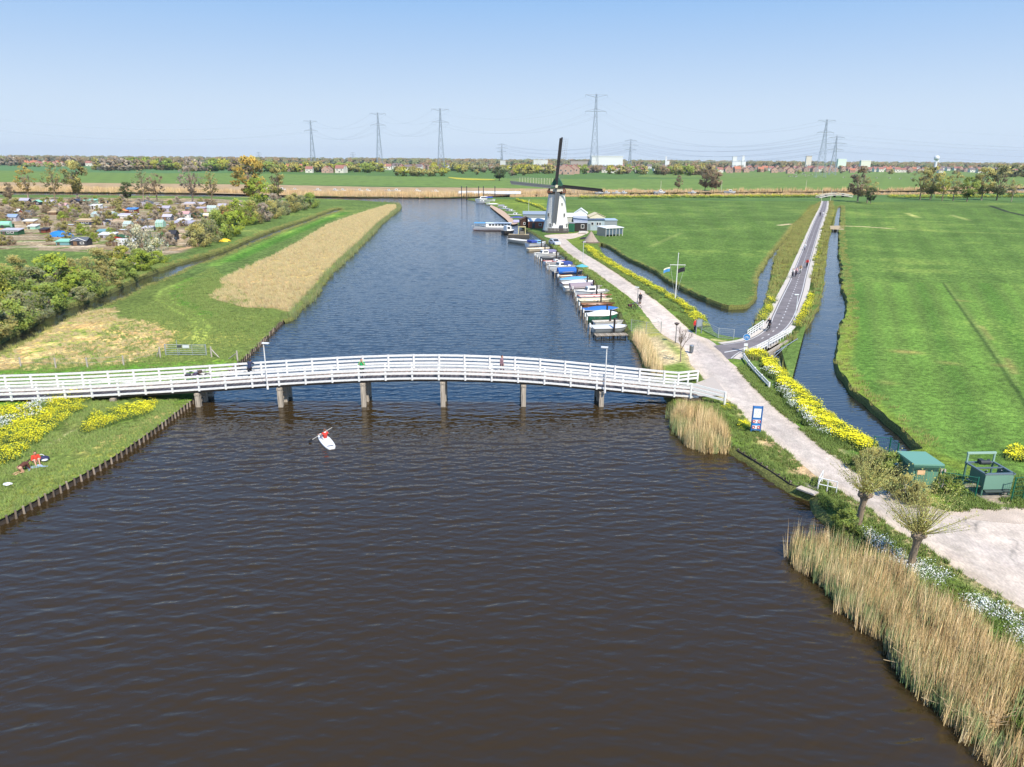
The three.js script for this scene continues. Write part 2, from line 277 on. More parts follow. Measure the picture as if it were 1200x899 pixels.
const texLF = groundTex(bLF, 2048, 'rgb(92,113,55)', (a) => {
  const P = (l) => P2(l, LH);
  a.poly(allotment, 'rgb(140,124,98)', 4); a.spots(allotment, 900, .8, 4, ['rgba(108,116,62,.85)', 'rgba(132,112,84,.8)', 'rgba(176,158,130,.7)', 'rgba(92,106,50,.8)', 'rgba(104,84,66,.8)', 'rgba(164,140,112,.8)', 'rgba(98,112,56,.8)'], 5);
  for (let k = 0; k < 9; k++) a.line(P([[-40 + k * 5, 240 + k * 6.2], [90, 241 + k * 6], [240, 243 + k * 5.2]]), 'rgba(206,194,170,.6)', 1.1, 1);
  a.poly(tanReed, 'rgb(168,146,92)', 3);
  a.line(P([[398, 250], [340, 272], [290, 293], [250, 311]]), 'rgba(112,152,58,.7)', 2.4, 3); a.line(P([[406, 249], [372, 262], [320, 284], [270, 306]]), 'rgba(66,116,34,.7)', 3, 4);
  a.line(P([[200, 228.9], [300, 231.4], [330, 233]]), 'rgba(140,140,90,.5)', 4, 3);
  a.line(P([[205, 293], [222, 290], [240, 284]]), 'rgba(196,160,122,.9)', 2.5, 3); a.line(P([[395, 256], [425, 254]]), 'rgba(196,180,130,.9)', 1, 1);
}, { c: .8, s: .6, stretch: .8, f: 2.0, a: .6, g: .34, dry: .6 });
function landGroup(name) { const g = new THREE.Group(); g.name = name; scene.add(g); return tag(g, null, null, null, 'structure'); }
const soilMat = (() => { const m = new THREE.MeshStandardMaterial({ roughness: 1, map: tileTex(256, (u, v) => { const s = .55 + .9 * perN(u, v, 24, 3); return [.47 * s, .48 * s, .24 * s]; }, true), bumpMap: dirtBump, bumpScale: .1 }); m.map.repeat.set(.5, .5); return m; })();
function land(name, contour, holes, h, bands) {
  const g = landGroup(name); let tris = triangulate(contour, holes);
  for (const b of bands) {
    let t = tris; if (b.near !== undefined) t = clipTris(t, 1, b.near, true); if (b.far !== undefined) t = clipTris(t, 1, b.far, false);
    mk('turf', flat(t, h, b.uv), b.mat, g);
  }
  return g;
}
const farMat = new THREE.MeshStandardMaterial({ map: farGrass, roughness: 1 }); farMat.map.repeat.set(1 / 60, 1 / 60);
const leftLand = land('left_bank', leftOutline, [], LH, [{ far: -135, mat: turfMat(texLN, bLN), uv: planUV(bLN) }, { near: -135, mat: turfMat(texLF, bLF, .15, 6), uv: planUV(bLF) }]);
mk('bank_slope', [bankGeo(reedEdge, LH, 1), bankGeo(smoothLine(canalLeft, 12, 1, 2), LH, 1, 2), bankGeo(ditchNorth, LH, 1, .3), bankGeo(ditchSouth, LH, 1, .3)], soilMat, leftLand);

// --- right land ---
const bRN = { x0: 8, x1: 135, z0: -10, z1: -135 }, bRF = { x0: -20, x1: 310, z0: -135, z1: -420 };
const texRN = groundTex(bRN, 2048, 'rgb(97,122,57)', (a) => {
  const P = (l) => P2(l);
  a.poly(P([[640, 280], [760, 370], [770, 395], [800, 480], [880, 537], [960, 580], [1330, 990], [1500, 990], [1300, 600], [1000, 540], [860, 420], [700, 290]]), 'rgb(104,130,50)', 12);
  for (let k = 0; k < 26; k++) { const x = 1010 + k * 24; a.line(P([[x * .93 + 60, 300], [x + (x - 1000) * .35, 420], [x + (x - 1000) * 1.05, 560]]), k % 3 ? 'rgba(112,158,58,.5)' : 'rgba(78,126,42,.5)', k % 2 ? 1.6 : 2.6, 9); }
  a.line(P([[1080, 300], [1095, 317], [1150, 395], [1187, 450], [1230, 520]]), 'rgba(62,84,40,.85)', .4, 2); a.line(P([[1084, 303], [1100, 321], [1156, 397], [1194, 452]]), 'rgba(128,140,76,.5)', .5, 3); a.line(P([[1150, 382], [1162, 398]]), 'rgba(168,138,92,.6)', .5, 4); a.line(P([[1180, 420], [1190, 438]]), 'rgba(168,138,92,.6)', .6, 4); a.line(P([[1098, 312], [1108, 326]]), 'rgba(160,138,90,.5)', .5, 4);
  for (const [x, y, r] of [[1063, 412, 2.2], [1112, 425, 1.4], [1040, 448, 1.2], [1128, 352, 1.2], [1175, 428, 1.3]]) a.line(P([[x - r * 5, y], [x + r * 5, y + 1]]), 'rgba(176,142,90,.75)', r * .6, 9);
  a.line(P([[985, 330], [996, 385], [986, 425], [1005, 458], [1050, 500], [1090, 533], [1130, 548]]), 'rgba(122,140,52,.9)', 1.7, 7);
  for (const l of [[[778, 392], [806, 412], [810, 426], [842, 460], [868, 482], [896, 508], [932, 538], [958, 560], [1000, 590], [1040, 617], [1110, 660], [1185, 706], [1260, 755]]]) { a.line(P(l), 'rgb(186,164,126)', 1.3, 7); a.line(P([[900, 515], [925, 540], [950, 560]]), 'rgb(190,160,120)', 2.4, 8); }
  a.poly(P([[755, 378], [772, 392], [800, 420], [790, 450], [765, 425], [748, 395]]), 'rgba(190,170,132,.95)', 8); a.poly(P([[770, 430], [800, 425], [806, 440], [785, 446]]), 'rgba(104,130,52,.9)', 6);
  a.line(P([[874, 440], [892, 462], [925, 489], [960, 519], [985, 538]]), 'rgba(98,132,44,.9)', 1.4, 5); a.line(P([[955, 508], [972, 522], [990, 538]]), 'rgba(196,170,134,.95)', 1.2, 6);
  a.poly(P([[1085, 555], [1150, 580], [1220, 590], [1220, 600], [1130, 597], [1090, 585]]), 'rgb(110,140,44)', 6); a.line(P([[1130, 583], [1160, 585], [1178, 586]]), 'rgb(176,160,140)', 1.6, 5);
  a.line(P([[835, 398], [860, 402], [885, 399]]), 'rgba(186,170,116,.9)', 1, 5); a.line(P([[862, 404], [876, 401]]), 'rgba(200,190,160,.9)', .5, 3);
  a.line(P([[960, 594], [1010, 655], [1080, 730], [1200, 865]]), 'rgba(92,98,44,.9)', 3, 12);
  a.poly(P([[745, 365], [760, 375], [776, 392], [760, 396]]), 'rgba(140,140,70,.8)', 5);
}, { c: .35, s: .94, stretch: .7, f: 3.6, a: .46, g: .34, dry: .45 });
const texRF = groundTex(bRF, 2048, 'rgb(95,121,57)', (a) => {
  const P = (l) => P2(l);
  a.poly(P([[640, 281], [676, 310], [700, 332], [735, 378], [760, 372], [730, 340], [690, 310], [655, 284]]), 'rgb(142,139,72)', 5);
  a.poly(P([[560, 234], [600, 246], [640, 270], [660, 283], [700, 300], [760, 340], [700, 290], [640, 250], [640, 233]]), 'rgba(120,140,56,.9)', 5);
  for (let k = 0; k < 34; k++) { const x = 985 + k * 12; a.line(P([[x, 244], [x + (x - 960) * .34, 300], [x + (x - 960) * .9, 380]]), k % 3 ? 'rgba(104,142,58,.4)' : 'rgba(78,112,46,.4)', 2.2, 5); }
  for (let k = 0; k < 10; k++) a.line(P([[690 + k * 22, 236], [740 + k * 19, 280], [800 + k * 10, 330]]), k % 2 ? 'rgba(102,138,58,.35)' : 'rgba(78,112,44,.35)', 3, 6);
  a.line(P([[762, 289], [780, 281], [798, 273]]), 'rgba(140,150,82,.7)', 1.2, 3); a.line(P([[840, 254], [862, 244]]), 'rgba(120,144,70,.5)', 1.6, 4); a.line(P([[815, 306], [850, 282], [880, 262]]), 'rgba(112,140,64,.4)', 1.6, 4);
  a.line(P([[985, 264.8], [1010, 265.5], [1046, 268]]), 'rgb(188,172,126)', 2.4, 2); a.line(P([[1046, 268], [1120, 272], [1200, 274]]), 'rgba(140,154,76,.7)', 2, 3); a.line(P([[914, 264], [926, 262.5], [930, 263]]), 'rgb(200,180,140)', 2.5, 2);
  a.line(P([[1063, 250], [1076, 255]]), 'rgba(170,172,100,.8)', 2.6, 2); a.line(P([[1115, 252], [1135, 258]]), 'rgba(170,172,100,.6)', 2.6, 2);
  a.line(P([[1160, 241], [1180, 248], [1215, 256]]), 'rgb(60,70,50)', 2.4, 2);
  for (const l of [[[931, 262], [918, 281], [902, 303], [893, 316], [888, 330]], [[890, 335], [886, 350]]]) a.line(P(l), 'rgba(160,140,86,.9)', 1.6, 3);
  for (const l of [[[962, 238], [940, 262], [925, 285], [912, 320]], [[975, 241], [971, 262], [962, 300], [950, 350]], [[955, 240], [935, 268], [916, 296]]]) a.line(P(l), 'rgba(120,116,52,.95)', 4, 5);
  for (const l of [[[712, 300], [760, 332], [806, 371]], [[735, 322], [770, 348], [800, 376]]]) a.line(P(l), 'rgba(84,126,38,.95)', 2.5, 4);
  a.line(P([[700, 232], [1000, 230.5], [1200, 228.5]]), 'rgba(150,150,60,.6)', 5, 3);
}, { c: .5, s: .86, stretch: .75, f: 2.2, a: .44, g: .3, dry: .45 });
const rightLand = land('right_land', rightOutline, [ditchHole], RH, [{ far: -135, mat: turfMat(texRN, bRN), uv: planUV(bRN) }, { near: -135, far: -420, mat: turfMat(texRF, bRF, .15, 6), uv: planUV(bRF) }, { near: -420, mat: farMat }]);
mk('bank_slope', [bankGeo(riverRight, RH, -1, .8), bankGeo(smoothLine(canalRight, 15, 1.5, 3), RH, -1, 2), ...(() => { const c = [...ditchHole, ditchHole[0]], s = area(ditchHole) > 0 ? 1 : -1; return [bankGeo(c, RH, s, .3)]; })()], soilMat, rightLand);
mk('causeway', [sheet(P2([[968, 268.6], [973, 264.6], [989, 264.4], [989, 269.4]]), RH + .02), box(.6, .9, .6, ...G(979, 269.6, .2).toArray())], M('#b49f7c', 1), rightLand);
// --- far land, to the horizon ---
const farLand = landGroup('far_land');
mk('turf', sheet([...smoothLine(farShore, 14, 1.5, 6), V2(6000, -900), V2(9000, -9500), V2(-9000, -9500), V2(-6000, -700)], FH), farMat, farLand);
mk('bank_slope', [bankGeo(smoothLine(farShore, 14, 1.5, 6), FH, -1, 2)], M('#b59a6c', 1), farLand);
// field tones beyond the canal
const grain = tileTex(512, (u, v) => { const s = .72 + .34 * perN(u, v, 6, 4) + .2 * perN(u, v, 70, 2); return [s, s, s * .97]; }, true);
const patchMat = (c, r = 1) => { const m = new THREE.MeshStandardMaterial({ map: grain.clone(), roughness: r }); m.map.repeat.set(1 / 35, 1 / 70); m.color.setRGB(...c); m.map.needsUpdate = true; return m; };
[[[[0, 199], [150, 201.5], [330, 204], [600, 209], [760, 210], [900, 207.5], [1190, 205], [1190, 221], [900, 224.5], [700, 224], [530, 219], [300, 216], [0, 213]], [.15, .235, .03]],
 [[[-200, 189], [200, 192], [330, 199.5], [200, 203], [0, 200], [-200, 198]], [.10, .21, .055]], [[[760, 204], [1000, 200], [1190, 202], [1190, 206], [900, 208.5], [760, 208]], [.155, .235, .035]]].forEach(([p, c], i) => mk('field_strip', sheet(smoothLine([...P2(p, FH), P2([p[0]], FH)[0]], 40), FH + .03 + i * .03), patchMat(c), farLand));
mk('reed_strip', sheet(smoothLine([...P2([[-300, 211], [0, 213.5], [200, 215.5], [330, 217], [450, 219.5], [540, 220], [700, 222.3], [900, 223.5], [1050, 222.6], [1200, 219.4], [1200, 220.2], [1050, 223.8], [900, 225], [700, 226.3], [530, 231], [370, 229.8], [200, 225.8], [0, 224.4], [-300, 222.5]], FH), P2([[-300, 211]], FH)[0]], 25), FH + .12), patchMat([.46, .31, .16]), farLand);

// --- water ---
const waves = (() => { // heights of many small wind waves that close on a 24 m tile
  const N = 1024, T = 24, h = new Float32Array(N * N), r = RNG(21), list = [];
  for (let i = 0; i < 64; i++) { const L = .30 * Math.pow(5.2, r()), th = .12 + (r() + r() + r() - 1.5) * .7, k = T / L, kx = Math.round(k * Math.sin(th)), kz = Math.max(1, Math.round(k * Math.cos(th))); list.push([kx, kz, .0062 * Math.pow(L, .9) * r(.5, 1.3), r(0, 6.283)]); }
  const S = new Float32Array(4096); for (let i = 0; i < 4096; i++) { const s = Math.sin(i / 4096 * 2 * Math.PI); S[i] = s + .25 * s * s; }
  for (const [kx, kz, a, p] of list) { const P = Math.round(p / 6.2832 * 4096); for (let j = 0; j < N; j++) for (let i = 0; i < N; i++) h[j * N + i] += a * S[((kx * i + kz * j) * 4 + P) & 4095]; }
  const d = new Uint8Array(N * N * 4), m = T / N;
  for (let j = 0; j < N; j++) for (let i = 0; i < N; i++) {
    const gx = (h[j * N + (i + 1) % N] - h[j * N + (i + N - 1) % N]) / (2 * m), gy = (h[((j + 1) % N) * N + i] - h[((j + N - 1) % N) * N + i]) / (2 * m), l = 1 / Math.hypot(gx, gy, 1), k = (j * N + i) * 4;
    d[k] = (-gx * l * .5 + .5) * 255; d[k + 1] = (-gy * l * .5 + .5) * 255; d[k + 2] = (l * .5 + .5) * 255; d[k + 3] = 255;
  }
  const t = new THREE.DataTexture(d, N, N); t.wrapS = t.wrapT = THREE.RepeatWrapping; t.magFilter = THREE.LinearFilter; t.needsUpdate = true; return t;
})();
const swell = tileTex(512, (u, v) => perN(u, v, 10, 3));
function waterMat(scale, color, ior = 1.5) {
  const m = new THREE.MeshPhysicalMaterial({ roughness: .08, ior }); m.color.setRGB(...color);
  m.normalMap = rep(waves, 1 / 17); m.normalScale.set(scale, scale); m.bumpMap = rep(swell, 1 / 41, 1 / 29); m.bumpScale = .06; return m;
}
const canalWater = mk('canal_water', flat(triangulate([V2(-600, 60), V2(600, 60), V2(1700, -1400), V2(-1700, -1400)]), -.12), waterMat(.22, [.022, .021, .017], 2.2)); tag(canalWater, null, null, null, 'structure');
{ // the river: a sheet with real wind waves, finer towards the viewer
  const zs = []; for (let z = -12; z > -436;) { zs.push(z); z -= Math.max(.11, .0018 * Math.hypot(z, 22)); }
  const at = (line, z) => { for (let i = 0; i < line.length - 1; i++) { const [a, b] = [line[i], line[i + 1]]; if ((a[1] - z) * (b[1] - z) <= 0 && a[1] !== b[1]) return a[0] + (b[0] - a[0]) * (z - a[1]) / (b[1] - a[1]); } return line[line.length - 1][0]; };
  const L = [[-14, 0], ...[[-260, 735], [0, 609], [130, 537], [222, 471], [285, 419], [331, 374], [374, 336], [410, 297], [437, 271], [459, 251], [440, 236]].map(([x, y]) => { const g = G(x, y, .3); return [g.x - 4, g.z]; })], R = [[50, 0], ...[[1330, 990], [1200, 862], [1080, 728], [960, 590], [862, 524], [784, 458], [751, 404], [728, 366], [672, 306], [607, 261.5], [565, 236.5]].map(([x, y]) => { const g = G(x, y, .3); return [g.x + 4, g.z]; })]; L[0] = [-58, 0];
  const C = 340, pos = new Float32Array(zs.length * (C + 1) * 3), uv = new Float32Array(zs.length * (C + 1) * 2), idx = [], r = RNG(55), W = [];
  for (let i = 0; i < 44; i++) { const l = .38 * Math.pow(4.4, r()), th = .15 + (r() + r() + r() - 1.5) * .55, k = 6.2832 / l; W.push([k * Math.sin(th), k * Math.cos(th), .0031 * Math.pow(l, .95) * r(.5, 1.3), r(0, 6.283), l]); }
  zs.forEach((z, j) => {
    const x0 = at(L, z), x1 = at(R, z), dz = Math.max(.11, .0018 * Math.hypot(z, 22)), fade = W.map(w => { const t = Math.max(0, Math.min(1, (w[4] - 2 * dz) / (2 * dz))); return t * w[2]; });
    for (let i = 0; i <= C; i++) { const x = x0 + (x1 - x0) * i / C, n = j * (C + 1) + i; let h = 0; for (let k = 0; k < W.length; k++) if (fade[k]) { const s = Math.sin(W[k][0] * x + W[k][1] * z + W[k][3]); h += fade[k] * (s + .22 * s * s); } h *= .55 + .9 * vn(x * .05 + 9, z * .035); pos.set([x, .02 + h, z], n * 3); uv.set([x, z], n * 2); if (i && j) { const a = n, b = n - 1, c = n - C - 1, d = c - 1; idx.push(b, a, c, b, c, d); } }
  });
  const g = new THREE.BufferGeometry(); g.setAttribute('position', new THREE.BufferAttribute(pos, 3)); g.setAttribute('uv', new THREE.BufferAttribute(uv, 2)); g.setIndex(idx); g.computeVertexNormals();
  // two reaches: browner before the bridge, beyond it bluer sky reflection put into the material
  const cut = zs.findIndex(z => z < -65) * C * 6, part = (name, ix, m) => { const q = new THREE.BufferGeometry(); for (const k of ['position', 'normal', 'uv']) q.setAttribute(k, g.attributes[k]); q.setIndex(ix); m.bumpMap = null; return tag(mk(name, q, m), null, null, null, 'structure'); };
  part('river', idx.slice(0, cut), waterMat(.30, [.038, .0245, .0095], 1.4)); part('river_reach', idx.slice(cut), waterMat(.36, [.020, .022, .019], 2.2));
}

// --- roads ---
const roadTex = tileTex(512, (u, v, i, j) => { const n = perN(u, v, 5, 4), f = NT[(i * 131 + j * 517) & 65535], s = .86 + .16 * n + .12 * f; return [.75 * s, .70 * s, .655 * s]; }, true), tarTex = tileTex(512, (u, v, i, j) => { const n = perN(u, v, 5, 4), f = NT[(i * 131 + j * 517) & 65535], s = .78 + .25 * n + .2 * f; return [.48 * s, .45 * s, .445 * s]; }, true);
const bRoad = { x0: 0, x1: 140, z0: -8, z1: -292 }, roadWear = groundTex(bRoad, 2048, 'rgb(226,208,189)', (a) => {
  const P = (l) => P2(l), tracks = [[656, 281], [670, 291], [693, 309], [718, 326], [748, 351], [772, 371], [795, 390], [812, 402], [826, 420], [842, 438], [858, 455], [884, 480], [915, 505], [950, 535], [1000, 572], [1060, 605], [1120, 632], [1200, 660], [1300, 690]];
  for (const d of [-.9, .9]) a.line(P(tracks.map(([x, y]) => [x + d * 900 / (1300 - y * 1.2) * 5, y])), 'rgba(204,190,176,.6)', .7, 6); a.line(P(tracks), 'rgba(230,215,198,.5)', .8, 6);
  a.poly(P([[815, 398], [850, 405], [862, 425], [880, 448], [872, 462], [850, 452], [832, 436], [818, 418]]), 'rgba(178,166,158,.55)', 9); a.line(P([[825, 470], [838, 440], [846, 418]]), 'rgba(200,186,172,.5)', 1.2, 8);
  a.spots(P([[640, 280], [700, 300], [800, 380], [870, 430], [960, 515], [1100, 595], [1300, 600], [1300, 770], [1100, 660], [980, 580], [840, 462], [760, 370]]), 260, .15, .9, ['rgba(190,176,162,.3)', 'rgba(228,214,198,.3)', 'rgba(196,180,164,.3)'], 6);
  const r = RNG(61); for (let i = 0; i < 46; i++) { const x = r(700, 1200), y0 = 345 + (x - 760) * .66; const g = [[x, y0 + r(-8, 20)]]; for (let k = 0; k < 5; k++) g.push([g[k][0] + r(-5, 6), g[k][1] + r(-2, 5)]); a.line(P(g), 'rgba(112,104,98,.5)', .05, 0); }
  for (const l of [[[640, 276], [683, 311], [733, 346], [766, 382], [810, 428], [840, 459], [880, 498], [930, 537], [985, 577], [1085, 641], [1190, 709]], [[663, 279], [703, 307], [760, 344], [813, 390], [862, 429], [906, 473], [960, 518], [1042, 574]]]) a.line(P(l), 'rgba(222,200,170,.8)', .7, 6);
}, { c: .7, s: .7, stretch: 1, f: 1.6, a: .16, g: .14, dry: 0 });
const roadMat = new THREE.MeshStandardMaterial({ map: roadWear, roughness: .95, bumpMap: rep(dirtBump, 70, 140), bumpScale: .012 }), tarMat = new THREE.MeshStandardMaterial({ map: rep(tarTex, 1 / 6), roughness: .9, bumpMap: rep(dirtBump, 1 / 1.5), bumpScale: .01 });
const sandMat = new THREE.MeshStandardMaterial({ map: rep(tileTex(512, (u, v, i, j) => { const s = .8 + .22 * perN(u, v, 7, 4) + .1 * NT[(i * 131 + j * 517) & 65535]; return [.86 * s, .78 * s, .70 * s]; }, true), 1 / 8), roughness: 1, bumpMap: rep(dirtBump, 1), bumpScale: .04 });
const lineMat = M([.62, .60, .57], .8);
const roadL = smoothLine(P2([[650, 279], [658, 290], [683, 310], [710, 328], [733, 345], [745, 355], [757, 369], [766, 381], [778, 393], [798, 405], [807, 418], [810, 428], [820.6, 439.5], [826, 448], [840, 458], [855, 470], [870, 485], [880, 497], [894, 506], [910, 520], [930, 536], [955, 557], [985, 576], [1020, 597], [1040, 615], [1085, 640], [1107, 657], [1150, 685], [1190, 708], [1270, 755], [1500, 890], [1800, 1060]]), 1.2, .1, 31);
const roadR = smoothLine(P2([[663, 280], [677, 292], [703, 308], [727, 323], [760, 345], [780, 361.5], [802.5, 381.5], [813, 390.5], [834, 400], [846, 412], [855, 424], [862, 429], [873, 442], [888, 457], [906, 473.6], [924, 488], [940, 503], [960, 519], [985, 538], [1010, 556], [1042, 575], [1075, 590], [1117, 600], [1200, 603], [1330, 605], [1800, 612], [2400, 640]]), 1.2, .08, 32);
const road = mk('dyke_road', flat(triangulate([...roadL, ...[...roadR].reverse()]), RH + .008, planUV(bRoad)), roadMat); tag(road, null, null, null, 'structure');
tag(mk('mill_track', sheet(smoothLine(P2([[650, 279.5], [663, 280.5], [680, 277], [690, 272], [686, 270], [672, 273.5], [655, 274.5], [640, 275.5], [640, 278], [650, 279.5]]), 2, .15), RH + .004), sandMat), null, null, null, 'structure');
tag(mk('gravel_lot', sheet(smoothLine(P2([[1075, 588.5], [1112, 600], [1121, 595], [1150, 594.5], [1200, 594], [1330, 593], [1330, 607], [1240, 604.5], [1190, 614], [1160, 611], [1125, 606], [1100, 599]]), 1, .12), RH + .018), sandMat), null, null, null, 'structure');
const pathL = smoothLine(P2([[846, 403.6], [870, 400], [885, 394], [898.6, 383.5], [905, 370], [912, 355], [919.6, 340], [925.6, 328], [933, 310], [944.4, 283], [953, 262], [962, 243], [964.4, 235.6]]), 2), pathR = smoothLine(P2([[859, 420.5], [868, 413.5], [885, 407], [900, 400], [914, 392], [924, 383.5], [931, 373], [937.6, 355], [942, 340], [944.6, 328], [949, 310], [955.8, 284.4], [962.2, 263], [968, 246.7], [970, 235.6]]), 2);
const off = (line, d) => line.map((p, i) => { const a = line[Math.max(0, i - 1)], b = line[Math.min(line.length - 1, i + 1)], t = b.clone().sub(a).normalize(); return V2(p.x - t.y * d, p.y + t.x * d); });
const ribbon = (A, B) => [...A, ...[...B].reverse()];
const path = mk('cycle_path', sheet([...P2([[836, 405.5], [846, 414], [852, 421]]), ...[...pathR], ...[...pathL].reverse()], RH + .014), tarMat); tag(path, null, null, null, 'structure');
const vergeL = off(pathL, -.75), vergeR = off(pathR, .85);
mk('kerb_strip', [sheet(ribbon(pathL, vergeL), RH + .045), sheet(ribbon(pathR, vergeR), RH + .045)], M('#c9bfb2', .95), path);
mk('edge_line', [sheet(ribbon(off(pathL, .16), off(pathL, .28)), RH + .02), sheet(ribbon(off(pathR, -.16), off(pathR, -.28)), RH + .02)], lineMat, path);
{ const mid = pathL.map((p, i) => p.clone()), nearest = (p) => pathR.reduce((m, q) => q.distanceTo(p) < m.distanceTo(p) ? q : m, pathR[0]); const c = mid.map(p => p.clone().add(nearest(p)).multiplyScalar(.5)).slice(3), cur = new THREE.CatmullRomCurve3(c.map(p => V(p.x, 0, p.y))), L = cur.getLength();
  for (let s = 1; s < L - 2; s += s < 160 ? 2.4 : 3.5) { const a = cur.getPointAt(s / L), b = cur.getPointAt(Math.min(1, (s + .75) / L)), t = b.clone().sub(a).normalize(), w = .075, n = V(-t.z * w, 0, t.x * w); mk('centre_dash', sheet([V2(a.x + n.x, a.z + n.z), V2(b.x + n.x, b.z + n.z), V2(b.x - n.x, b.z - n.z), V2(a.x - n.x, a.z - n.z)], RH + .02), lineMat, path); }
  const q = P2([[849, 412.6], [872, 408.4], [872, 409.2], [849, 413.6]]); mk('give_way_line', sheet(q, RH + .02), lineMat, path); }
// ---------- the footbridge ----------
const white = (() => { const m = new THREE.MeshStandardMaterial({ roughness: .6, map: tileTex(256, (u, v) => { const n = perN(u, v, 7, 4), d = Math.max(0, perN(u, v, 22, 3) - .6) * 1.3, s = .87 + .07 * n - d * .45; return [s, s * (.995 - d * .06), s * (.98 - d * .14)]; }, true) }); m.map.repeat.set(.45, .9); return m; })(), planks = (() => { const m = new THREE.MeshStandardMaterial({ roughness: .9, map: tileTex(256, (u, v, i, j) => { const b = Math.floor(u * 16), s = .7 + .45 * NT[b * 97 & 65535] + .18 * perN(u, v, 20, 2) - (u * 16 % 1 < .07 ? .5 : 0); return [.53 * s, .46 * s, .41 * s]; }, true) }); m.map.repeat.set(1 / 2.4, 1 / 2.4); return m; })();
const concrete = new THREE.MeshStandardMaterial({ roughness: .95, map: tileTex(256, (u, v) => { const s = .62 + .5 * perN(u, v, 6, 4); return [.74 * s, .69 * s, .62 * s]; }, true), bumpMap: dirtBump, bumpScale: .01 }); concrete.map.repeat.set(.7, .7);
const darkWood = M('#3b342c', .95), steel = M('#8f979b', .5, { metalness: .6 });
const BW = 3.3, bu = V(44.05, 0, -1.25).normalize(), bn = V(bu.z, 0, -bu.x); // along the bridge; bn points away from the viewer
if (bn.z > 0) bn.negate();
const bA = V(-28.83, 0, -62.94);
const deckPts = [[-62, .62], [-52, .72], [-43.8, .95], [-36, 1.33], [-28.8, 1.77], [-21.3, 2.29], [-13.6, 2.72], [-6.4, 2.83], [1, 2.55], [8.3, 1.88], [15.2, 1.16], [17.6, .98]];
function deckY(x) { let k = 0; while (k < deckPts.length - 2 && x > deckPts[k + 1][0]) k++; const p = (i) => deckPts[Math.max(0, Math.min(deckPts.length - 1, i))], t = (x - p(k)[0]) / (p(k + 1)[0] - p(k)[0]), h = p(k + 1)[0] - p(k)[0], m0 = (p(k + 1)[1] - p(k - 1)[1]) / (p(k + 1)[0] - p(k - 1)[0] || 1) * h, m1 = (p(k + 2)[1] - p(k)[1]) / (p(k + 2)[0] - p(k)[0] || 1) * h; return (2 * t ** 3 - 3 * t * t + 1) * p(k)[1] + (t ** 3 - 2 * t * t + t) * m0 + (-2 * t ** 3 + 3 * t * t) * p(k + 1)[1] + (t ** 3 - t * t) * m1; }
function onDeck(x, w, dy = 0) { const s = (x - bA.x) / bu.x; return bA.clone().addScaledVector(bu, s).addScaledVector(bn, w).setY(deckY(x) + dy); } // w metres in from the near edge
const X0 = -62, X1 = 17.4;
const bridge = thing('footbridge', 'long low arched white wooden footbridge crossing the whole river', 'bridge');
